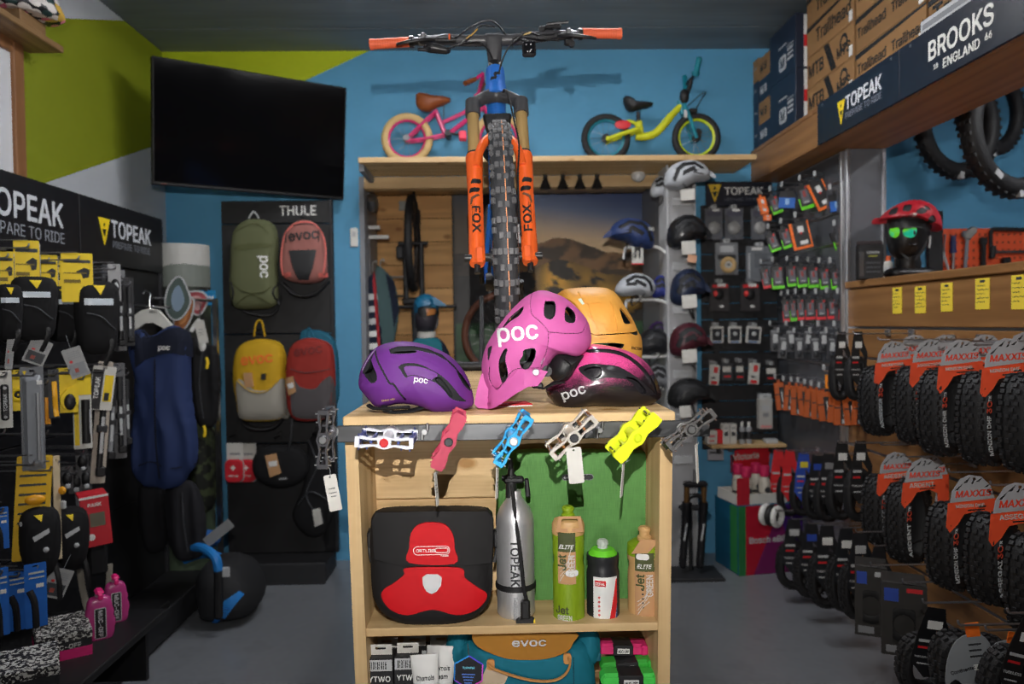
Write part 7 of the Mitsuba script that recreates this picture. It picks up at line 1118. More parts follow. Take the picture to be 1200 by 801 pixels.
# handwritten notes
for i, (px, py, pw, ph, up) in enumerate(((1052, 352, 11, 31, 1), (1079, 351, 13, 32, 1), (1110, 348, 14, 34, 1), (1152, 344, 17, 37, 1), (1195, 342, 19, 41, 1))):
    c = WX(px, py, XR); hh = ph * c[1] / FPX; ww = pw * c[1] ** 2 / FPX / XR; b = Build(); b.add("sheet", bx((0, 0, 0), (ww, .0016, hh)), mat((232, 206, 62), .7), False)
    for k in range(5):
        wd = ww * (.45 + .12 * ((i * 3 + k * 2) % 4)); b.add("handwriting", tube([(-ww * .38 + wd * t, -.0014, hh * (.26 - .13 * k) + .0016 * math.sin(16 * t + k)) for t in np.linspace(0, 1, 14)], .0012, 4), CHAR)
    b.add("tape", bx((0, -.0012, hh * .40), (ww * .34, .001, hh * .08)), CHAR, False); place("paper_note", b, ["leftmost handwritten yellow note on the wooden counter front", "second handwritten yellow note from the left on the counter front", "middle one of five handwritten yellow notes on the counter front", "second handwritten yellow note from the right on the counter front", "rightmost handwritten yellow note, at the right edge of the picture"][i], "note", "yellow notes on the counter", Tr(c[0] - .002, c[1], c[2]) @ Rz(-90))

# ---------------------------------------------------------------- tyre wall
def oval(w, h, n=40):                                   # the loop of a folded tyre
    a = np.arange(n) * 2 * np.pi / n; return np.stack([w / 2 * np.sign(np.cos(a)) * np.abs(np.cos(a)) ** .85, 0 * a, h / 2 * np.sign(np.sin(a)) * np.abs(np.sin(a)) ** .85], 1)[::-1].copy()
T_BODY, T_KNOB, T_WALL = mat((24, 24, 26), .6, spec=.4), mat((32, 32, 34), .6, spec=.4), mat((34, 34, 36), .5, spec=.4)
CARDG, CARDO = mat((168, 170, 174), .5), mat((236, 84, 46), .5)
def folded(w, h, th=.040, r=.026, knobs=True, wall_text=None, stripe=None, rng=None):
    """parts of one folded tyre about its middle: loop in the x-z plane, axis along y"""
    b = Build(); core = oval(w - 2 * r, h - 2 * r); b.add("tyre_loop", tube(core, r, 14, closed=True, flat=(1, th / r)), T_BODY, 40)
    P2 = oval(w, h, 400); seg = np.linalg.norm(np.diff(P2[:, [0, 2]], axis=0, append=P2[:1, [0, 2]]), axis=1); s = np.concatenate([[0], np.cumsum(seg)]); Lp = s[-1]
    def at_s(t): t = np.mod(t, Lp); x = np.interp(t, s, np.append(P2[:, 0], P2[0, 0])); z = np.interp(t, s, np.append(P2[:, 2], P2[0, 2])); return x, z
    if knobs:
        kb = []; pit = .0175; n = int(Lp / pit); base = bx((0, 0, 0), (.012, .017 * th / .055 if th > .05 else .012, .011))
        for i in range(n):
            x, z = at_s(i * pit); x2, z2 = at_s(i * pit + .004); an = math.degrees(math.atan2(z2 - z, x2 - x))
            for y in ((-.75, -.26, .26, .75) if i % 2 else (-.84, 0.0, .84)): y *= th * .92; inw = .010 * (y / th) ** 2 + .001; nx, nz = -math.sin(math.radians(an)), math.cos(math.radians(an)); kb.append(tf(base, Tr(x + nx * -inw, y, z - nz * inw) @ Ry(-an)))
        b.add("tread_blocks", cat(kb), T_KNOB, False)
    def along(txt, mid_s, wd, m, off, hgt=None):
        t = fine(text(txt, hgt, True, w=wd), .012); v = t[0]; x, z = at_s(mid_s + v[:, 0]); x2, z2 = at_s(mid_s + v[:, 0] + .002); d = np.stack([x2 - x, z2 - z], 1); d /= np.linalg.norm(d, axis=1, keepdims=True); nrm = np.stack([d[:, 1], -d[:, 0]], 1)
        o_ = off + v[:, 2]; return np.stack([x - nrm[:, 0] * -o_ * -1 * -1, np.full(len(v), -th - .0016) - v[:, 1] * -.6, z - nrm[:, 1] * -o_ * -1 * -1], 1), t[1]
    b.at_s, b.L_, b.th, b.along, b.w, b.h = at_s, Lp, th, along, w, h; return b
WTXT = mat((206, 212, 216), .5); RTXT = mat((214, 80, 60), .5)
def side_text(b, txt, red="3C"):                        # white lettering down the left flank of the loop, a red mark above it
    w, h, th = b.w, b.h, b.th; n = 24; xs = np.linspace(-1, 1, n)
    def flank(t, z): v = np.array(t[0]); zz_ = z + v[:, 2]; k = np.clip(np.abs(zz_) / (h / 2 * .97), 0, .985); x = -(w / 2 - .024) * (1 - k ** (1 / .425 * 1.0)) ** .425 + v[:, 0]; return np.stack([x, -th * 1.0 - .0006 + v[:, 1], zz_], 1), t[1]
    t1 = fine(tf(text(txt, .016, True, w=h * .42), Ry(-90)), .01); b.add("lettering", flank(t1, -h * .16), WTXT, False)
    t2 = fine(tf(text(red, .020, True), Ry(-90)), .01); b.add("lettering", flank(t2, h * .14), RTXT, False); t3 = fine(tf(text("TR", .010, True), Ry(-90)), .01); b.add("lettering", flank(t3, h * .23), WTXT, False)
def maxx_card(b, h0, model, tilt=0, w=.135):
    """orange and grey hanging card over the top of the loop; h0 = top of the tyre"""
    M = Tr(-.004, -b.th - .024, h0 + .006) @ Rz(-30) @ Ry(tilt); hw = w / 2
    band = Polygon([(-hw, .012), (hw, .030), (hw * 1.02, -.105), (hw * .80, -.12), (hw * .74, -.02), (hw * .3, -.006), (-hw * .35, -.018), (-hw * .62, -.05), (-hw * .95, -.075), (-hw * 1.08, -.06)]).buffer(.002); dome = Polygon([(-hw * .94, .015), (-hw * .86, .05), (-hw * .5, .09), (-hw * .1, .103), (hw * .4, .098), (hw * .8, .07), (hw * .98, .032)])
    k = b.add("hang_card", tf(prism(band, -.0008, .0008), M), CARDO, False); kg = b.add("card_top", tf(prism(dome.difference(Point(hw * .1, .09).buffer(.005)), -.0008, .0008), M), CARDG, False)
    b.add("lettering", tf(text("MAXXIS", None, True, w=w * .76, italic=.25), M @ Tr(.004, -.0016, .046) @ Ry(-5)), mat((226, 66, 40), .5), False); st = []
    for x, z, dx, dz, q_ in ((-.045, .055, .02, .022, .004), (-.02, .078, .015, .018, .005), (.015, .082, .016, .014, .005), (.040, .066, .014, .012, .0045), (.05, .05, .010, .012, .004), (0, .076, .01, .02, .003)): st.append(prism(Polygon([(x - q_, z), (x + q_, z), (x + dx, z + dz)]), -.0012, -.0004))
    b.add("tiger_stripes", tf(cat(st), M), BLACK, False); b.add("lettering", tf(text(model, None, True, w=w * .62), M @ Tr(-.006, -.0012, .008) @ Ry(-5)), PAPER, False); b.add("print", tf(cat(bx((.03, -.001, .003), (.022, .001, .006)), bx((.012, -.001, -.006), (.05, .001, .004))), M @ Ry(-5)), BLACK, False); b.add("card_return", tf(prism(Polygon([(hw * .72, -.02), (hw * 1.0, -.10), (hw * .5, -.20), (hw * .25, -.215), (hw * .55, -.12)]), -.0008, .0008), M @ Tr(0, .012, 0)), CARDG, False)
def peg(px, py, x_end, label):
    w = WX(px, py, x_end); b = Build(); Lp = XR - w[0]; b.add("rod", tube([(Lp - .004, 0, 0), (0, 0, 0)], .003, 6), WIRE); b.add("rod_tip", tube(curve([(0, 0, 0), (-.008, 0, .002), (-.012, 0, .012)], 4), .003, 6), WIRE); b.add("slat_clip", bx((Lp - .006, 0, .002), (.010, .045, .03), .003), WIRE, False); place("wall_peg", b, label, "hook", "chromed pegs of the tyre wall", Tr(w)); return w
TG = "folded tyres on the slat wall"
def tyre_at(px, top, bot, X, wpx, model, label, yaw=22, tilt=0, card=True, red="3C", pegy=None):
    c = WX(px, (top + bot) / 2, X); s = c[1] / FPX; h = (bot - top) * s; w = wpx * s * .86; b = folded(w, h, .050); side_text(b, model, red)
    if card: maxx_card(b, h / 2 - .005, model)
    b.add("tie_band", tube([(p[0] * .55, p[1], p[2] * .4 - h * .22) for p in [(-w * .92, -.043, 0), (0, -.047, .02), (w * .92, -.043, .03)]], .0022, 5), BLACK)
    place("tyre_pack", b, label, "tyre", TG, Tr(c) @ Rz(yaw) @ Ry(tilt))
    peg(px + 2, pegy or top - 16, X - .03, held("chromed peg holding the", label))
up = [(1054, 420, 500, 1.70, 36, "MINION DHF", "folded tyre set back between the first two of the upper row", 401), (1088, 422, 510, 1.70, 38, "MINION DHR", "folded tyre set back behind the third of the upper row", 401), (1132, 424, 520, 1.70, 42, "HIGH ROLLER", "folded tyre set back behind the fourth of the upper row", 402), (1176, 424, 525, 1.70, 44, "MINION DHF", "folded tyre set back at the right of the upper row", 402)]
for px, t, bo, X, wp, md, lab, pg in up: tyre_at(px, t, bo, X, wp, md, lab)
upf = [(1030, 428, 510, 1.56, 50, "AGGRESSOR", "folded tyre on an orange card, leftmost big one of the upper row", 398), (1071, 428, 520, 1.60, 48, "AGGRESSOR", "folded tyre on an orange card, second big one of the upper row", 398), (1103, 432, 534, 1.53, 60, "MINION DHR", "folded tyre on an orange card, third big one of the upper row", 400), (1153, 434, 545, 1.50, 66, "MINION DHF", "folded tyre on an orange card, fourth big one of the upper row", 400), (1204, 436, 555, 1.50, 68, "MINION DHF", "folded tyre of the upper row cut by the right edge of the picture", 402)]
for px, t, bo, X, wp, md, lab, pg in upf: tyre_at(px, t, bo, X, wp, md, lab, pegy=pg)
lo = [(1070, 560, 640, 1.62, 40, "ARDENT", "folded tyre set back in the middle row behind the second orange card", None), (1033, 555, 640, 1.56, 48, "ARDENT", "folded tyre on an orange card, leftmost in the middle row", 521), (1062, 565, 660, 1.50, 54, "ARDENT", "folded tyre on an orange card, second in the middle row", 535), (1114, 588, 690, 1.44, 60, "MINION DHF", "folded tyre on an orange card, third in the middle row", 553), (1163, 600, 708, 1.42, 64, "ASSEGAI", "folded tyre on an orange card, fourth in the middle row", 568), (1212, 625, 745, 1.42, 68, "ASSEGAI", "folded tyre of the middle row cut by the right edge of the picture", 585)]
for px, t, bo, X, wp, md, lab, pg in lo: tyre_at(px, t, bo, X, wp, md, lab, pegy=pg)
# slim black-carded tyres
def slim(px, top, bot, X, wpx, label, yaw=-2, card=BLACK, deco=(), tilt=0, knobs=False, pegy=None, word_="TUBELESS", acc=WHITE):
    c = WX(px, (top + bot) / 2, X); s = c[1] / FPX; h = (bot - top) * s; w = wpx * s; hl = h * .66; b = folded(w, hl, .030, .020, knobs); M = Tr(0, 0, -h * .17); b.parts = [(n_, d, l_) for n_, d, l_ in b.parts]
    b2_ = Build(); 
    for n_, d, l_ in b.parts: b2_.parts.append((n_, {**d, "to_world": M4(M)}, l_))
    y = -.036; k = b2_.add("hang_card", prism(Polygon([(-w * .22, h * .5), (w * .12, h * .5), (w * .16, h * .36), (w * .34, h * .20), (w * .24, -h * .22), (-w * .12, -h * .26), (-w * .40, -h * .1), (-w * .34, h * .2)]).difference(Polygon([(0, h * .26), (w * .2, h * .14), (w * .14, -h * .10), (w * .02, h * .0)])), y - .001, y + .001), card, False)
    b2_.add("price_sticker", b2(-w * .18, w * .10, y - .0022, y - .001, h * .27, h * .36), acc, False); b2_.add("print", b2(-w * .30, -w * .02, y - .0022, y - .001, h * .12, h * .15), LGREY, False); b2_.add("print", b2(-w * .30, -w * .06, y - .0022, y - .001, h * .05, h * .075), RED, False); b2_.add("lettering", mv(text(word_, None, True, w=w * .36), -w * .16, y - .001, -h * .04), LGREY, False); b2_.add("print", b2(-w * .28, -w * .04, y - .0022, y - .001, -h * .12, -h * .105), LGREY, False)
    fixed = []
    for n_, d, l_ in b2_.parts:
        q_ = d.pop("to_world", None); fixed.append((n_, d, l_, M if q_ is not None else np.eye(4)))
    key = numbered("carded_tyre_pack"); G = Tr(c) @ Rz(yaw) @ Ry(tilt)
    for n_, d, l_, m_ in fixed: scene[f"{key}__{n_}"] = {**d, "to_world": M4(G @ m_)}
    labels[key] = {"label": label, "category": "tyre", "group": "black-carded tyres on the slat wall"}
    for k_ in [k_ for k_ in scene if k_.startswith(key + "__tread_blocks")]: labels[k_] = {"label": "rubber tread blocks", "kind": "stuff"}
    peg(px, pegy or top + 3, X - .03, held("chromed peg holding the", label))
slim(984, 388, 470, 1.62, 26, "narrow tyre on a black card, left one of the upper pair", pegy=391); slim(1003, 388, 470, 1.60, 28, "narrow tyre on a black card, right one of the upper pair", pegy=391)
slim(985, 515, 610, 1.56, 36, "narrow tyre on a black card, left one of the lower pair", pegy=519); slim(1006, 514, 612, 1.58, 36, "narrow tyre on a black card, right one of the lower pair", pegy=519)
BLUS = mat((40, 70, 160), .5); YC = mat((206, 190, 50), .5)
dk = [(912, 525, 600, 1.70, 30, RED, "road tyre on a red-topped card, leftmost of the dark middle row"), (925, 525, 605, 1.68, 30, RED, "road tyre on a red-topped card, second of the dark middle row"), (941, 528, 605, 1.64, 32, YC, "road tyre on a blue and yellow card in the dark middle row"), (957, 530, 610, 1.64, 34, BLUS, "tyre with a blue label in the dark middle row"), (970, 528, 612, 1.66, 34, GREY, "tyre with a grey label at the end of the dark middle row"), (930, 605, 690, 1.56, 40, LGREY, "tyre with a pale band, leftmost of the dark lower row"), (950, 610, 700, 1.54, 40, BLUS, "tyre with a blue tag in the dark lower row"), (968, 612, 712, 1.50, 42, WHITE, "tyre with a white sticker in the dark lower row"), (990, 615, 716, 1.47, 42, WHITE, "tyre with a red print in the dark lower row"), (1006, 620, 726, 1.46, 44, LGREY, "tyre at the right end of the dark lower row"), (1028, 636, 740, 1.52, 40, LGREY, "dark tyre behind the window boxes")]
for px, t, bo, X, wp, acc, lab in dk: slim(px, t, bo, X, wp, lab, -4, mat((30, 32, 36), .4) if acc not in (RED, YC) else acc if acc is RED else BLUS, acc=acc, knobs=bo > 650)
b = Build(); o = WX(911, 605, 1.52)
for i, m_ in enumerate((WHITE, BLACK, WHITE)): b.add("white_ring" if m_ is WHITE else "black_ring", tf(ring(.045, .016, 24, 8, (0, .035 * i, 0)), Rz(40)), m_)
place("tape_roll", b, "three stacked white and black rim tape rolls at the left of the dark lower row", "tape roll", M=Tr(o))
b = Build(); o = WX(990, 655, 1.40)
# window boxes on the lowest pegs
def window_box(px0, py0, px1, py1, X, label, red):
    c = WX((px0 + px1) / 2, (py0 + py1) / 2, X); s = c[1] / FPX; w, h = (px1 - px0) * s, (py1 - py0) * s; b = Build(); m_ = mat((44, 42, 40), .5); fr = rrect(w, h, .004).difference(rrect(w * .50, h * .50, .01, (0, -h * .08)))
    b.add("front_panel", prism(fr, -.002, .002), m_, False); b.add("carton", b2(-w / 2, w / 2, .022, .14, -h / 2, h / 2, .003), m_, False); b.add("side_panel", cat(b2(-w / 2, -w / 2 + .003, .002, .022, -h / 2, h / 2), b2(w / 2 - .003, w / 2, .002, .022, -h / 2, h / 2)), m_, False); b.add("tyre_inside", tf(ring(h * .20, h * .055, 28, 8), Tr(0, .012, -h * .08) @ Sc(.9, .18, 1)), mat((18, 18, 20), .6)); b.add("blue_label", b2(-w * .44, -w * .12, -.0032, -.002, h * .26, h * .44), BLUS, False); b.add("price_sticker", b2(w * .12, w * .42, -.0032, -.002, h * .38, h * .45) if not red else b2(w * .05, w * .4, -.0032, -.002, h * .40, h * .46), RED if red else LGREY, False); b.add("print", b2(-w * .4, w * .1, -.0032, -.002, -h * .46, -h * .36), GREY, False); place("window_box", b, label, "box", "tyre boxes on the lowest pegs", Tr(c) @ Rz(-26)); return c
window_box(1003, 664, 1038, 746, 1.36, "brown-black tyre box with a window, the left one below the middle row", False); window_box(1035, 684, 1084, 770, 1.34, "brown-black tyre box with a window and red label, the right one", True); peg(1024, 662, 1.33, "chromed peg holding the left window box"); peg(1062, 682, 1.31, "chromed peg holding the right window box"); peg(911, 598, 1.50, "chromed peg holding the white and black tape rolls")
slim(1086, 705, 815, 1.26, 62, "tyre on a big black card in front of the window boxes", -4, mat((20, 21, 24), .35), tilt=8, knobs=True, pegy=706, word_="TUBELESS READY")
def conti(px, top, bot, X, wpx, label, tilt):
    c = WX(px, (top + bot) / 2, X); s = c[1] / FPX; h, w = (bot - top) * s, wpx * s; b = folded(w * 1.1, h * .9, .045, .03); y = -.052
    pl = Polygon(curve(np.array([(-.50, -.05), (-.40, .25), (-.15, .48), (.25, .54), (.48, .40), (.50, .1), (.30, -.45), (.12, -.42), (-.12, -.1), (-.3, .02)]) * [w, h], 3, True)); b.add("hang_card", prism(pl, y - .001, y + .001), mat((142, 146, 150), .5), False); b.add("orange_tab", b2(w * .05, w * .32, y - .0018, y + .0018, h * .50, h * .66), ORG, False); b.add("orange_band", prism(Polygon([(-w * .02, -h * .16), (w * .42, -h * .06), (w * .34, -h * .34), (w * .14, -h * .36)]), y - .0022, y - .001), ORG, False); b.add("lettering", mv(tf(text("27.5\"", None, True, w=w * .24), Ry(-8)), w * .22, y - .002, -h * .20), BLACK, False); b.add("lettering", mv(tf(text("Continental", None, True, w=w * .5), Ry(-10)), -w * .12, y - .001, h * .12), BLACK, False); b.add("price_sticker", mv(prism(rrect(w * .26, h * .07, .004), -.001, .0), w * .22, y - .001, h * .14), WHITE, False)
    for k in range(3): b.add("print", b2(w * .06, w * .3, y - .0022, y - .001, h * (.40 - .07 * k), h * (.42 - .07 * k)), CHAR, False); b.add("orange_print", b2(w * .32, w * .42, y - .0022, y - .001, h * (.05 - .06 * k), h * (.08 - .06 * k)), ORG, False)
    place("tyre_pack", b, label, "tyre", "grey and orange carded tyres", Tr(c) @ Rz(-8) @ Ry(tilt))
conti(1126, 735, 835, 1.20, 56, "tyre on a grey and orange card, the front one at the bottom right", -8); conti(1156, 740, 825, 1.34, 46, "tyre on a grey and orange card behind the front one", 12); peg(1160, 738, 1.20, "chromed peg holding the rear grey and orange card"); peg(1128, 732, 1.14, "chromed peg holding the front grey and orange card")
slim(1186, 715, 840, 1.26, 60, "tyre on a black card in the lower right corner", -4, mat((22, 22, 25), .4), tilt=14, knobs=True)
# ---------------------------------------------------------------- helmet column, accessory wall and goods at the back right
Yc_ = 4.62; xa, xb = W(784, 300, Yc_)[0], W(814, 300, Yc_)[0]; zt_ = W(800, 196, Yc_)[2]
b = Build(); COL = mat((150, 150, 152), .5)
b.add("column", b2(xa, xb, Yc_, Yc_ + .22, .0, zt_, .003), COL, False); b.add("corner_rail", b2(xa - .012, xa, Yc_ - .006, Yc_ + .226, .0, zt_ + .02, .002), LGREY, False); b.add("corner_rail", b2(xb, xb + .008, Yc_ - .006, Yc_ + .02, .0, zt_ + .02, .002), LGREY, False)
for k in range(14): b.add("slot_cover", b2(xa + .02, xb - .02, Yc_ - .008, Yc_, zt_ - .10 - .13 * k, zt_ - .05 - .13 * k, .003), LGREY, False)
place("helmet_column", b, "tall light grey slotted column carrying helmets", "display column")
def mini_helmet(px0, py0, px1, py1, Y, m, label, kind="half", flip=False, tag=None, strap=True, group="helmets on the grey column", e=2.4, yaw=0):
    """a helmet from the side, its peak to the right"""
    c = W((px0 + px1) / 2, (py0 + py1) / 2, Y); s = Y / FPX; w, h = (px1 - px0) * s, (py1 - py0) * s; sg = -1 if flip else 1
    prof = {"half": [(-.48, -.38), (-.5, -.05), (-.40, .28), (-.15, .48), (.12, .5), (.36, .34), (.50, .02), (.46, -.18), (.2, -.22), (.0, -.40), (-.25, -.5)], "peak": [(-.42, -.46), (-.44, -.05), (-.36, .28), (-.14, .47), (.10, .5), (.30, .36), (.44, .04), (.40, -.12), (.1, -.25), (-.1, -.46)], "road": [(-.45, -.35), (-.5, -.05), (-.36, .30), (-.05, .5), (.25, .36), (.46, .0), (.5, -.3), (.3, -.46), (-.1, -.4), (-.3, -.5)]}[kind]
    p = np.array(prof) * [w * sg, h]; B = Blob(p, min(.105, w * .42), e=e, n=64, m=22, k=4); sh = B.man() - B.man(.96); b = Build(); V = []
    for x, z, a, lw, lh in ((-.22, .20, 42, .13, .055), (-.02, .31, 10, .13, .05), (.18, .22, -30, .11, .05), (-.32, -.06, 70, .14, .05), (-.06, .06, 28, .15, .06), (.16, .02, -4, .12, .055)):
        el = affinity.rotate(Polygon([(-lw * w, -lh * h * .6), (lw * w * .9, -lh * h), (lw * w, lh * h * .7), (-lw * w * .7, lh * h)]).buffer(.004), a * sg); V.append(affinity.translate(el, x * w * sg, z * h))
    for q_ in V: sh = sh - prismM(q_, -.3, .3)
    b.add("shell", frM(sh), m, 40); b.add("liner", frM(B.man(.955) - B.man(.82, kw=.8, dz=-.03)), mat((30, 31, 34), .7), 40)
    if kind != "road": b.add("visor", decal(Polygon(curve(np.array([(.20, .10), (.42, .10), (.56, -.10), (.54, -.16), (.30, -.06), (.1, .0)]) * [w * sg, h], 3, True)).buffer(0), lambda x, z: np.where(np.abs(x) > w * .40, -.06, B.surf(x, z) - .006), .006, .02), m, 35)
    if strap: b.add("chin_strap", tube(curve([(-.2 * w * sg, -B.w * .7, -h * .3), (-.05 * w * sg, -B.w * .75, -h * .62), (.1 * w * sg, -B.w * .6, -h * .85), (.12 * w * sg, -.02, -h * .7), (.05 * w * sg, 0, -h * .2)], 5), .006, 6, flat=(1, .4)), BLACK)
    if tag:
        for k, (tx, ty, tw, th_) in enumerate(tag): q_ = W(tx, ty, Y - B.w - .02) - c; b.add("price_tag", tf(prism(rrect(tw * s * .95, th_ * s * .95, .004), -.001, .001), Tr(q_) @ Ry(-4 + 9 * k)), PAPER if k == 0 else mat((196, 150, 120), .7), False)
    b.add("mount_arm", tube(curve([(0, 0, 0), (0, B.w * .6, -.02), (0, Yc_ - Y - .0085, -.02)] if abs(px0 - 790) < 40 and px0 > 775 else [(0, 0, -h * .1), (.04, .02, -h * .5), (.04, .02, -h * .55)], 4), .010, 8), WHITE)
    place("shop_helmet", b, label, "helmet", group, Tr(c) @ Rz(yaw)); return c
mini_helmet(779, 189, 832, 222, 4.46, mat((172, 176, 182), .45), "pale grey helmet with visor on top of the grey column", "half", tag=[(806, 228, 17, 13)])
mini_helmet(782, 252, 828, 292, 4.46, mat((26, 27, 30), .25, coat=.5), "black glossy helmet second from the top on the grey column", "half", tag=[(807, 290, 17, 16), (811, 303, 11, 9)])
mini_helmet(786, 315, 827, 358, 4.46, mat((28, 38, 62), .4), "navy helmet third from the top on the grey column", "half", tag=[(808, 353, 18, 16)])
mini_helmet(785, 378, 829, 418, 4.46, mat((68, 26, 36), .4), "maroon helmet fourth from the top on the grey column", "half", tag=[(808, 417, 18, 16)])
mini_helmet(783, 443, 832, 478, 4.46, mat((24, 25, 27), .5), "black helmet lowest on the grey column", "half", tag=[(803, 482, 14, 14)])
def arm(px0, py0, px1, py1, which, Y=4.66):                    # white bent helmet arm on the column's left side
    a, c = W(px0, py0, Y), W(px1, py1, Y); m_ = (a + c) / 2; b = Build(); b.add("arm", tube(curve([a - c, [(a - c)[0] * .3, 0, (a - c)[2] * 1.1], [0, 0, 0]], 5), .010, 8), WHITE); b.add("upright", tube([a - c, (a - c) + [-.01, 0, -.07]], .010, 8), WHITE); b.add("plate", bx((0, 0, -.03), (.02, .05, .11), .004), WHITE, False); place("helmet_arm", b, f"white bent helmet arm on the left side of the grey column, the {which} one", "bracket", "white helmet arms", Tr(c))
arm(733, 290, 782, 298, "upper"); arm(734, 352, 783, 356, "middle"); arm(745, 418, 783, 416, "lower")
c = mini_helmet(709, 256, 769, 292, 4.66, mat((40, 58, 104), .45), "dark blue helmet with visor on the upper white arm left of the column", "peak", True, group="helmets on the white arms"); b = Build(); b.add("lettering", mv(text("poc", None, True, w=.055), 0, 0, 0), WHITE, False)
scene_key = [k for k in scene if k.startswith("shop_helmet_005__shell")][0]; scene["shop_helmet_005__lettering"] = {**mikit.ply(tf(text("poc", None, True, w=.055), Tr(.10, -.074, .02) @ Ry(8)), WHITE, False), "to_world": M4(Tr(c))}
mini_helmet(721, 320, 768, 348, 4.66, mat((184, 188, 194), .45), "white road helmet on the middle white arm left of the column", "road", True, group="helmets on the white arms"); mini_helmet(763, 322, 784, 350, 4.72, mat((44, 54, 130), .45), "small royal blue helmet behind the white road helmet", "road", True, strap=False, group="helmets on the white arms")
mini_helmet(762, 206, 785, 232, 4.74, mat((190, 194, 200), .45), "white helmet half hidden behind the column's top", "road", True, group="helmets on the white arms"); mini_helmet(744, 384, 786, 416, 4.70, mat((30, 31, 36), .45), "black helmet on the lowest white arm left of the column", "road", True, group="helmets on the white arms"); mini_helmet(758, 376, 784, 398, 4.78, mat((72, 44, 104), .45), "small purple helmet behind the black one on the lowest arm", "road", True, strap=False, group="helmets on the white arms")
mini_helmet(752, 425, 786, 455, 4.72, mat((120, 122, 126), .5), "grey helmet hanging below the lowest white arm", "road", True, group="helmets on the white arms")
o = W(747, 300, 4.60); b = Build(); b.add("card", bx((0, 0, 0), (.07, .002, .10)), PAPER, False); b.add("black_hanger", prism(rrect(.035, .07, .01, (0, .022)).difference(rrect(.018, .05, .008, (0, .01))), -.003, -.001), BLACK, False); b.add("red_band", bx((0, -.0012, -.046), (.07, .001, .008)), RED, False); place("price_tag", b, "white tag with a black loop hanging below the dark blue helmet", "price tag", M=Tr(o))
# accessory wall: black boards with narrow gaps on the blue wall
YA = 4.86; xa, xb = W(822, 300, YA)[0], W(911, 300, YA)[0]; b = Build(); z = W(866, 240, YA)[2]; BRD = mat((22, 22, 25), .5)
for k in range(15):
    b.add("board", b2(xa, xb, YA, YA + .018, z - .098, z, .002), BRD, False); z -= .104
    if z < W(866, 524, YA)[2] + .05: break
for x in (xa + .1, xb - .1): b.add("wall_rail", b2(x - .015, x + .015, YA + .018, 4.899, z, W(866, 240, YA)[2]), DARK, False)
place("accessory_wall", b, "black slatted accessory wall on the blue back wall", "display wall")
o = W(866, 227, YA - .01); wsg = W(903, 227, YA)[0] - W(825, 227, YA)[0]; b = Build(); b.add("board", bx((0, .004, 0), (wsg, .012, .155), .003), NVY, False); b.add("lettering", mv(text("TOPEAK", None, True, w=.245), .03, -.002, .018), WHITE, False); b.add("lettering", mv(text("PREPARE TO RIDE", None, False, w=.245), .03, -.002, -.036), mat((84, 88, 98), .5), False); tri = Polygon([(-.038, .05), (.038, .05), (0, -.055)]).buffer(.003); b.add("triangle_logo", mv(prism(tri.difference(unary_union([Point(0, .028).buffer(.009), Polygon([(-.018, .006), (.018, .006), (0, -.03)])])), -.004, -.002), -.155, 0, .008), mat((206, 170, 40), .5), False)
place("header_sign", b, "black TOPEAK header sign over the slatted accessory wall", "sign", M=Tr(o))
def hang(px0, py0, px1, py1, Y, m, label, cat_="pack", deco=None, rz=0, tilt=0, d=.012, hook_=True, group="packs on the accessory wall", name="hanging_pack", YW=YA):
    c = W((px0 + px1) / 2, (py0 + py1) / 2, Y); s = Y / FPX; w, h = (px1 - px0) * s, (py1 - py0) * s; b = Build(); b.add("card", bx((0, 0, 0), (w, d, h), min(.003, d * .3)), m, False)
    if deco: deco(b, w, h, -d / 2)
    if hook_:
        k = Build(); k.add("rod", tube([(0, YW - Y - .001, 0), (0, -.03, 0), (0, -.036, .01)], .0028, 6), WIRE); k.add("back_plate", bx((0, YW - Y - .004, 0), (.03, .006, .03), .002), WIRE, False); place("wire_hook", k, held("wire hook holding the", label), "hook", "wire hooks of the accessory wall", Tr(c[0], c[1], c[2] + h * .5 + .012)); b.add("hang_tab", prism(rrect(w * .3, .03, .006, (0, h * .5 + .008)).difference(Point(0, h * .5 + .012).buffer(.006)), -.001, .001), LGREY, False)
    return place(name, b, label, cat_, group, Tr(c) @ Rz(rz) @ Ry(tilt))
P4 = lambda b, x0, x1, z0, z1, y, m, nm="print", t=.001: b.add(nm, b2(x0, x1, y - t, y + .0004, z0, z1), m, False)
def d_round(b, w, h, y): b.add("blister", ball((0, y, -h * .12), (w * .36, .02, w * .36), 16, 8), mat((150, 150, 150), .3)); P4(b, -w * .4, w * .4, h * .25, h * .42, y, mat((70, 70, 84), .5)); P4(b, -w * .1, w * .3, h * .40, h * .48, y - .001, WHITE, "price_sticker")
for i, (x0, x1) in enumerate(((826, 847), (849, 871), (880, 901))): hang(x0, 244, x1, 281, 4.80, mat((92, 94, 100), .35), ["grey round blister pack at the left end of the top row", "grey round blister pack in the middle of the top row", "grey round blister pack at the right end of the top row"][i], deco=d_round)
def d_tape(b, w, h, y): b.add("tape_roll", mv(ring(w * .26, w * .10, 24, 8), 0, y - .03, -h * .2), mat((196, 164, 112), .6)); b.add("core", mv(ring(w * .12, w * .05, 18, 8), 0, y - .03, -h * .2), PAPER); P4(b, -w * .3, w * .3, h * .2, h * .4, y, LGREY); P4(b, -w * .4, w * .4, -h * .02, h * .12, y, DARK)
hang(838, 284, 865, 322, 4.78, mat((120, 122, 126), .35), "clear pack with a tan tape roll on the accessory wall", deco=d_tape)
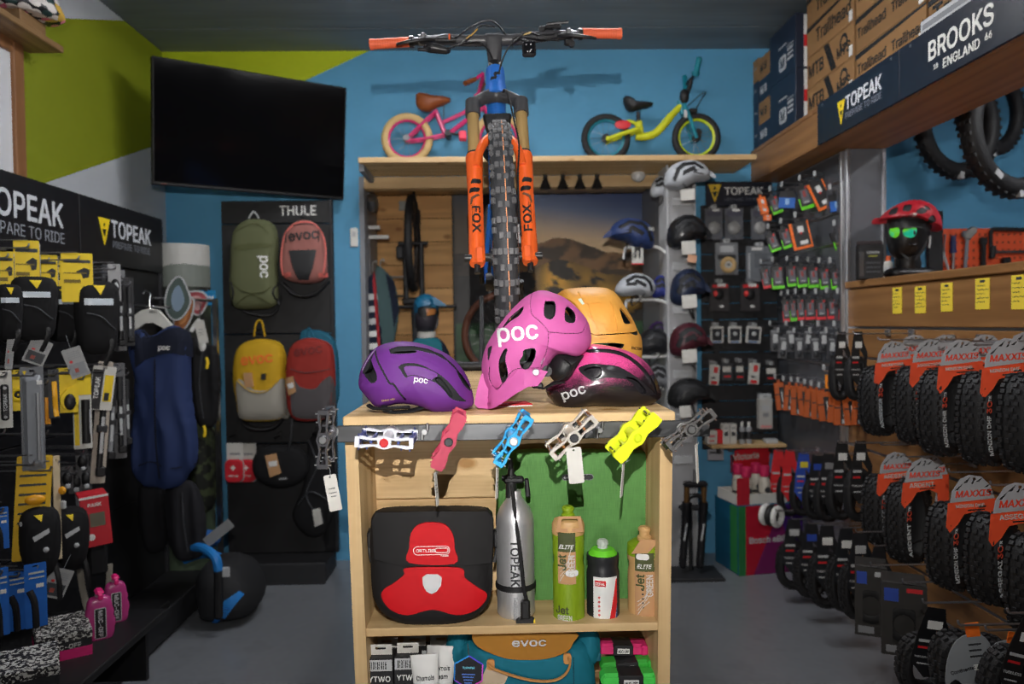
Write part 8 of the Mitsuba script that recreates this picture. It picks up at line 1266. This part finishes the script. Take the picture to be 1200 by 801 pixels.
hang(874, 288, 906, 330, 4.80, mat((112, 116, 122), .3), "wide grey blister pack at the right of the accessory wall", deco=lambda b, w, h, y: (P4(b, -w * .42, -w * .36, -h * .4, h * .3, y, LGREY), P4(b, -w * .2, w * .3, -h * .1, h * .3, y, mat((96, 100, 106), .3)), P4(b, -w * .3, w * .1, h * .38, h * .46, y, WHITE, "price_sticker")))
def d_light(b, w, h, y): b.add("lamp", ball((-w * .05, y - .01, h * .1), (w * .24, .02, h * .20), 14, 8), BLACK); b.add("red_lens", ball((-w * .22, y - .014, h * .12), (w * .14, .016, h * .11), 12, 8), mat((220, 60, 56), .3)); P4(b, -w * .36, w * .4, h * .32, h * .44, y, RED); P4(b, -w * .1, w * .3, h * .36, h * .47, y - .001, WHITE, "price_sticker"); P4(b, w * .0, w * .2, -h * .36, -h * .28, y, WHITE)
for i, (x0, x1) in enumerate(((831, 855), (867, 891))): hang(x0, 331, x1, 365, 4.80, mat((48, 46, 48), .4), ["red rear light pack at the left of the accessory wall", "red rear light pack at the right of the accessory wall"][i], deco=d_light)
def d_frame(b, w, h, y): P4(b, -w * .36, w * .36, -h * .34, h * .36, y, mat((40, 42, 48), .4)); b.add("lamp", ball((0, y - .006, h * .05), (w * .18, .012, h * .14), 12, 8), LGREY); P4(b, -w * .3, w * .3, -h * .46, -h * .38, y, mat((60, 110, 170), .5))
for i, (x0, x1, t) in enumerate(((832, 848, 0), (853, 869, 0), (874, 892, 5))): hang(x0, 382, x1, 402, 4.79, mat((196, 194, 190), .5), ["white framed light pack, left of three on the accessory wall", "white framed light pack, middle of three on the accessory wall", "white framed light pack, right of three on the accessory wall"][i], deco=d_frame, tilt=t)
def d_rw(b, w, h, y): P4(b, -w * .3, w * .3, -h * .46, -h * .30, y, RED); P4(b, -w * .1, w * .3, h * .1, h * .4, y, mat((200, 60, 60), .5)); P4(b, -w * .3, w * .1, -h * .2, -h * .1, y, CHAR)
def d_dk(b, w, h, y): P4(b, -w * .4, w * .3, h * .0, h * .3, y, PAPER, "price_sticker"); P4(b, -w * .3, w * .3, -h * .3, -h * .2, y, RED)
for (x0, y0, x1, y1, m_, dc, t, lab) in ((831, 427, 843, 451, PAPER, d_rw, 4, "red and white slim pack, leftmost in the lower row of the accessory wall"), (845, 425, 859, 446, CHAR, d_dk, 0, "grey pack with a silver part in the accessory wall's lower row"), (861, 424, 873, 447, DARK, d_dk, 0, "dark red-printed pack in the middle of the lower row of the accessory wall"), (877, 425, 890, 450, PAPER, d_rw, 4, "red and white slim pack right of centre in the accessory wall's lower row"), (896, 427, 912, 448, BLACK, d_dk, 0, "black pack with a white sticker ending the accessory wall's lower row")): hang(x0, y0, x1, y1, 4.79, m_, lab, deco=dc, tilt=t)
hang(888, 466, 904, 502, 4.76, mat((176, 174, 170), .5), "tall white carton at the right of the accessory wall", "box", lambda b, w, h, y: (P4(b, -w * .3, w * .3, h * .1, h * .3, y, LGREY), P4(b, -w * .2, w * .2, -h * .1, h * .02, y, GREY), P4(b, -w * .4, w * .4, -h * .46, -h * .38, y, mat((196, 120, 120), .5))), d=.05); hang(889, 461, 903, 470, 4.80, LGREY, "grey-white carton behind the tall white one", "box", hook_=False, d=.04)
ZP = W(860, 520, 4.70)[2]; b = Build(); b.add("board", b2(xa, xb - .02, 4.66, YA - .001, ZP - .02, ZP, .003), PINE_X, False); b.add("bracket", b2(xa + .05, xa + .07, 4.70, YA - .001, ZP - .06, ZP - .0205), DARK, False); b.add("bracket", b2(xb - .1, xb - .08, 4.70, YA - .001, ZP - .06, ZP - .0205), DARK, False); place("small_shelf", b, "short pine shelf below the accessory wall", "shelf")
def stand(px0, top, px1, Y, m, label, deco=None, d=.06, rz=0, name="small_carton"):
    c = W((px0 + px1) / 2, top, Y); s = Y / FPX; w, h = (px1 - px0) * s, c[2] - ZP; b = Build(); b.add("carton", bx((0, 0, h / 2), (w, d, h - .001), .002), m, False)
    if deco: deco(b, w, h, -d / 2)
    place(name, b, label, "box", "goods on the small pine shelf", Tr(c[0], Y, ZP + .0008) @ Rz(rz))
stand(827, 504, 839, 4.73, PAPER, "white carton with pink print at the left of the small shelf", lambda b, w, h, y: (P4(b, -w * .3, w * .3, h * .5, h * .7, y, mat((196, 110, 116), .5)), P4(b, -w * .3, w * .2, h * .2, h * .3, y, RED))); stand(839, 503, 847, 4.74, RED, "red carton on the small shelf")
for i, x in enumerate((845.5, 854)): stand(x, 496, x + 7.6, 4.73, PAPER, ["white slim carton, left of the pair on the small shelf", "white slim carton, right of the pair on the small shelf"][i], lambda b, w, h, y: (P4(b, -w * .3, w * .3, h * .4, h * .6, y, CHAR), P4(b, -w * .3, w * .3, h * .75, h * .82, y, GREY)))
for i, x in enumerate((869.5, 877.5)):
    c = W(x, 494, 4.72); h = c[2] - ZP; b = Build(); b.add("bottle_body", lathe([(0, 0), (.018, 0), (.018, h * .70), (.010, h * .78), (0, h * .78)], 16), mat((150, 152, 156), .4)); b.add("cap", cyl((0, 0, h * .78), (0, 0, h), .009), WHITE); b.add("label_sheet", lathe([(.0186, h * .2), (.0186, h * .55)], 16), DARK); place("small_bottle", b, ["small grey bottle with a dark label on the small shelf, left of two", "small grey bottle with a dark label on the small shelf, right of two"][i], "bottle", "bottles on the small shelf", Tr(c[0], 4.72, ZP + .0008))
stand(896, 514, 910, 4.72, LGREY, "low grey-white carton at the right end of the small shelf")
hang(829, 526, 848, 539, 4.74, mat((150, 150, 156), .5), "grey pack hanging below the small pine shelf", deco=lambda b, w, h, y: P4(b, -w * .4, w * .4, h * .1, h * .3, y, CHAR)); hang(856, 532, 869, 553, 4.74, mat((120, 36, 60), .5), "magenta pack hanging below the small pine shelf", deco=lambda b, w, h, y: (P4(b, -w * .4, w * .4, h * .1, h * .4, y, BLACK), P4(b, -w * .3, w * .2, -h * .2, h * .0, y, LGREY)))
# suspension fork leaning at the foot of the column
Y = 4.45; b = Build(); FK = mat((24, 24, 27), .35); o = np.array([W(812, 600, Y)[0], Y, 0.0]); f_ = lambda x, y, d=0: W(x, y, Y) - o + [0, d, 0]
for i, (xt, xb_) in enumerate(((805, 800), (825, 820))): b.add("stanchion", cyl(f_(xt, 565), f_(xt - .5, 592), .017, n=14), mat((122, 92, 56), .3, .7)); b.add("fork_leg", tube([f_(xt - .4, 588), f_(xt - 1.5, 610), f_(xb_ + .5, 655)], [.028, .024, .022], 14), FK); b.add("dropout", bx(f_(xb_, 658), (.04, .04, .07), .01), FK, False); b.add("decal_stripe", tube([f_(xt - 1.2, 612, -.022), f_(xb_ + 1, 632, -.021)], .006, 6), LGREY)
b.add("crown", bx((f_(805, 567) + f_(825, 567)) / 2, (.14, .05, .035), .012), FK, False); b.add("arch", tube(curve([f_(804, 590), f_(808, 582), f_(815, 580), f_(821, 582), f_(824, 590)], 4), .014, 10), FK); b.add("steerer", cyl(f_(815, 567), f_(815, 550), .015, n=12), mat((150, 150, 152), .35, .8))
w0 = f_(810, 662)[2] + o[2]; b.add("stand_base", b2(-.16, .16, -.10, .14, .0, .02, .004), DARK, False); b.add("stand_post", cyl((0, .06, .02), (0, .06, .42), .012), DARK); b.add("stand_arm", bx((0, .03, .40), (.14, .07, .02), .004), DARK, False)
place("suspension_fork", b, "black suspension fork displayed upright at the foot of the grey column", "fork", M=Tr(o))
# promotional box with bottles
b = Build(); c0, c1, c2 = WZ(866, 675, 0), WZ(945, 668, 0), WZ(845, 662, 0); hb_ = W(866, 593, c0[1])[2]; fr_ = c1 - c0; wv = np.linalg.norm(fr_); an = math.degrees(math.atan2(fr_[1], fr_[0])); dep = max(np.linalg.norm(c2 - c0), .3); dep = min(dep, .38)
def f_promo(p, n, uv):
    t = (p.x - float(c0[0])) / float(abs(fr_[0])); z = p.z / float(hb_); tri = (t - .20) - .42 * z; a = mix(L((168, 26, 46)), L((108, 30, 84)), smoothstep(.0, .02, tri)); a = mix(a, L((62, 30, 104)), smoothstep(.0, .02, (t - .70) + .3 * (z - .5))); g = mi.Color3f(dr.select((t < .10) & (t + .0 * z < .10), mi.Color3f(L((40, 110, 60))), a)); return g
pmat("promo_print", f_promo, .35); TEALB = mat((24, 82, 110), .45); b.add("front_panel", b2(0, wv, -.003, .003, .002, hb_ - .002), "promo_print", False); b.add("carton", b2(0.002, wv, .003, dep, .002, hb_ - .002), TEALB, False); b.add("side_stripe", b2(-.002, .0025, .02, .10, .01, hb_ - .01), mat((44, 120, 64), .5), False); b.add("top_edge", b2(0, wv, -.003, dep, hb_ - .002, hb_), TEALB, False); b.add("lettering", mv(text("Bosch eBike", None, True, w=wv * .62, italic=.0), wv * .46, -.0035, hb_ * .50), LGREY, False)
place("promo_box", b, "red, purple and teal promotional cube with bottles on top, beside the tyre wall", "box", M=Tr(c0[0], c0[1], 0) @ Rz(an))
Mp = Tr(c0[0], c0[1], hb_ + .0008) @ Rz(an); b = Build(); b.add("tray", cat(b2(.0, wv * .75, .02, .024, 0, .06), b2(.0, wv * .75, .256, .26, 0, .06), b2(0, .004, .024, .256, 0, .06), b2(wv * .75 - .004, wv * .75, .024, .256, 0, .06), b2(.004, wv * .75 - .004, .024, .256, 0, .006)), PAPER, False); b.add("red_front", b2(.0, .08, .016, .0195, .0, .16), mat((168, 30, 44), .5), False); b.add("backboard", prism([(.10, .06), (wv * .78, .06), (wv * .82, .30), (.12, .28)], .262, .268), mat((190, 28, 40), .5), False)
b.add("lettering", mv(tf(text("Victoria", None, True, w=wv * .40), Ry(-3)), wv * .44, .2615, .24), PAPER, False); place("bottle_tray", b, "white display tray with a red backboard on the promotional cube", "tray", M=Mp)
for i in range(4):
    b = Build(); b.add("bottle_body", lathe([(0, 0), (.034, 0), (.036, .10), (.028, .125), (.022, .14), (0, .14)], 20), mat((186, 180, 168), .45)); b.add("pink_cap", lathe([(.024, .14), (.030, .15), (.030, .20), (.014, .205), (0, .205)], 20), mat((190, 36, 84), .5)); b.add("round_logo", tf(cyl((0, -.037, .065), (0, -.034, .065), .018, n=16), np.eye(4)), CHAR); b.add("label_band", lathe([(.0362, .03), (.0364, .045)], 20), DARK); x_, y_ = ((.10, .09), (.22, .09), (.10, .19), (.22, .19))[i]; place("squeeze_bottle", b, ["white squeeze bottle with pink cap, front left in the tray", "white squeeze bottle with pink cap, front right in the tray", "white squeeze bottle with pink cap, rear left in the tray", "white squeeze bottle with pink cap, rear right in the tray"][i], "bottle", "squeeze bottles in the display tray", Mp @ Tr(x_, y_, .007))
# ---- grey side wall: rods with small boxes
b = Build(); PAN = mat((70, 73, 78), .35); zt_, zb_ = WX(960, 150, XR)[2], 1.20; b.add("panel", b2(XR - .006, XR - .001, 3.94, 4.895, .6, 2.36), PAN, False); b.add("edge_post", b2(XR - .03, XR - .0065, 3.93, 3.955, .6, 2.36, .003), ALU, False)
for k in range(7): b.add("rail", b2(XR - .012, XR - .0065, 3.96, 4.89, 1.25 + .16 * k, 1.262 + .16 * k), STEEL, False)
place("side_panel_rack", b, "grey perforated side panel with chromed rods beside the accessory wall", "display panel")
def side_pack(px, py, wp, hp, Y, m, label, deco, tilt=0, d=.03, rz=-14, rod=True, group="small boxes on the grey side panel", name="battery_pack", cat_="pack"):
    c = W(px, py, Y); s = Y / FPX; w, h = wp * s, hp * s; b = Build(); b.add("card", bx((0, 0, 0), (w, d, h), .002), m, False); deco(b, w, h, -d / 2); b.add("hang_tab", bx((0, 0, h * .5 + .008), (w * .3, .002, .02)), m, False)
    if rod:
        k = Build(); L_ = XR - .0065 - c[0]; k.add("rod", tube([(-.03, 0, 0), (L_ - .002, 0, 0)], .003, 6), WIRE); k.add("rod", tube([(-.02, .0, .028), (L_ - .002, 0, .028)], .0025, 6), WIRE); k.add("label_holder", bx((-.03, 0, .02), (.005, .03, .03), .001), LGREY, False); place("side_rod", k, held("chromed rod holding the", label), "hook", "chromed rods of the grey side panel", Tr(c[0], c[1], c[2] + h * .5 + .021))
    return place(name, b, label, cat_, group, Tr(c) @ Rz(rz) @ Ry(tilt))
GRNB, REDB = mat((110, 220, 30), .4), mat((222, 44, 56), .4)
def d_grn(col):
    def f(b, w, h, y): P4(b, -w * .5, w * .5, -h * .5, -h * .36, y, col, "colour_band"); P4(b, -w * .5, -w * .41, -h * .4, -h * .02, y, col, "colour_band"); P4(b, -w * .26, w * .34, -h * .28, h * .30, y, mat((96, 96, 104), .4), "picture"); P4(b, -w * .1, w * .1, h * .0, h * .26, y - .001, mat((150, 60, 60), .5), "print"); b.add("red_dot", cyl((w * .26, y - .002, h * .36), (w * .26, y, h * .36), w * .12, n=10), RED); P4(b, -w * .2, w * .2, -h * .24, -h * .18, y - .001, LGREY)
    return f
def d_orn(b, w, h, y): P4(b, -w * .5, w * .5, -h * .5, -h * .40, y, ORG, "colour_band"); P4(b, w * .42, w * .5, -h * .5, h * .5, y, ORG, "colour_band"); P4(b, -w * .5, -w * .34, -h * .5, h * .5, y, ORG, "colour_band"); P4(b, -w * .1, w * .2, h * .1, h * .34, y, WHITE); P4(b, -w * .1, w * .3, -h * .34, -h * .2, y, WHITE, "price_sticker"); P4(b, -w * .02, w * .08, h * .04, h * .12, y - .001, RED)
def d_blu(b, w, h, y): P4(b, -w * .5, w * .5, -h * .5, h * .1, y, mat((46, 104, 190), .35), "picture"); P4(b, -w * .1, w * .14, -h * .3, h * .05, y - .001, mat((150, 190, 230), .35), "picture")
BK = mat((26, 25, 28), .4); YS = lambda i, n, a=4.70, z=4.05: a + (z - a) * i / max(n - 1, 1)
row = [(894, 241, 9, 20, d_orn, "o", -14), (908, 240, 12, 22, d_grn(GRNB), "g", -20), (922, 234, 18, 20, d_blu, "b", 4), (943, 231, 16, 29, d_grn(GRNB), "g", -16), (961, 229, 19, 34, d_orn, "o", -24), (979, 238, 14, 20, d_blu, "b", -6)]
names = {"o": "orange", "g": "black and green", "b": "blue", "r": "black and red"}; ordi = ["leftmost", "second", "third", "fourth", "fifth", "sixth", "seventh", "eighth"]
for i, (px, py, w, h, dc, c_, t) in enumerate(row): side_pack(px, py, w, h, YS(i, 6), ORG if c_ == "o" and i == 0 else BK, f"{names[c_]} tilted box, {ordi[i]} in the top row of the grey side panel", dc, t)
row = [(899, 255, 9, 7, d_orn, "o", 0), (906, 284, 12, 22, d_grn(GRNB), "g", -20), (921, 279, 13, 24, d_grn(GRNB), "g", -18), (938, 276, 22, 32, d_orn, "o", -12), (984, 281, 17, 22, d_grn(GRNB), "g", -18)]
for i, (px, py, w, h, dc, c_, t) in enumerate(row): side_pack(px, py, w, h, YS(i, 5), ORG if c_ == "o" and i == 0 else BK, f"{names[c_]} tilted box, {ordi[i]} in the second row of the grey side panel", dc, t)
row = [(897, 326, 9, 24, d_grn(REDB), "r", -10), (911, 325, 14, 27, d_grn(GRNB), "g", -4), (928, 323, 13, 25, d_grn(GRNB), "g", -6), (940, 324, 13, 25, d_grn(GRNB), "g", -6), (953, 324.5, 13, 25, d_grn(GRNB), "g", -5), (966, 326, 12, 25, d_grn(GRNB), "g", -6), (979, 326, 12, 25, d_grn(GRNB), "g", -6)]
for i, (px, py, w, h, dc, c_, t) in enumerate(row): side_pack(px, py, w, h, YS(i, 7), BK, f"{names[c_]} battery box, {ordi[i]} in the third row of the grey side panel", dc, t)
row = [(921, 364, 9, 26, d_grn(REDB), "r", -6), (929, 363, 8, 26, d_grn(GRNB), "g", -6), (938, 362, 9, 26, d_grn(REDB), "r", -6), (949, 362, 12, 25, d_grn(REDB), "r", -3), (962, 362, 12, 25, d_grn(REDB), "r", -3), (975, 361, 12, 25, d_grn(REDB), "r", -3), (988, 362, 11, 25, d_grn(REDB), "r", -1)]
for i, (px, py, w, h, dc, c_, t) in enumerate(row): side_pack(px, py, w, h, YS(i, 7, 4.6, 3.98), BK, f"{names[c_]} battery box, {ordi[i]} in the fourth row of the grey side panel", dc, t)
def d_cl(b, w, h, y): P4(b, -w * .2, w * .3, -h * .1, h * .3, y, LGREY, "price_sticker"); b.add("spare_part", ball((0, y - .004, -h * .25), (w * .26, .012, h * .16), 12, 8), CHAR); P4(b, -w * .4, w * .4, h * .36, h * .46, y, GREY)
for i in range(9): side_pack(908 + 9.5 * i, 399 + (i % 2) * 8 + i * .2, 10.5, 26, YS(i, 9, 4.62, 3.99), mat((54, 55, 60), .3), f"clear bag with a dark spare part, {['leftmost', 'second', 'third', 'fourth', 'middle', 'sixth', 'seventh', 'eighth', 'last'][i]} of nine under the battery boxes", d_cl, [0, 6, -4][i % 3], .014, group="clear bags under the battery boxes", name="spare_part_bag", cat_="bag")
def d_or2(b, w, h, y): P4(b, -w * .04, w * .46, -h * .46, h * .34, y, BLACK, "black_panel"); P4(b, w * .06, w * .40, -h * .44, -h * .30, y - .001, LGREY, "price_sticker"); P4(b, w * .16, w * .24, -h * .2, h * .2, y - .001, WHITE); P4(b, -w * .5, w * .5, h * .06, h * .10, y, DARK)
ORB = mat((178, 82, 26), .55)
for i, (px, py, w, h, Y) in enumerate(((914, 464, 11, 32, 4.55), (924, 466, 10, 30, 4.45), (933, 469, 12, 34, 4.38), (941, 470, 11, 34, 4.3), (949, 472, 12, 34, 4.22), (957, 474, 12, 34, 4.14), (966, 476, 15, 34, 4.06), (978, 478, 14, 34, 3.98), (985, 480, 15, 36, 3.88), (995, 481, 12, 34, 3.8), (1005, 481, 12, 34, 3.72))): side_pack(px, py, w, h, Y, ORB, f"orange and black tube box, {['leftmost', 'second', 'third', 'fourth', 'fifth', 'sixth', 'seventh', 'eighth', 'ninth', 'tenth', 'last'][i]} in the orange row left of the big tyres", d_or2, [-6, 4, 0][i % 3], .028, group="orange tube boxes", name="tube_carton", cat_="box")
side_pack(972, 447, 9, 16, 3.9, mat((236, 140, 30), .5), "bright orange box standing out behind the orange row", lambda b, w, h, y: P4(b, -w * .3, w * .2, -h * .3, h * .0, y, CHAR), 0)
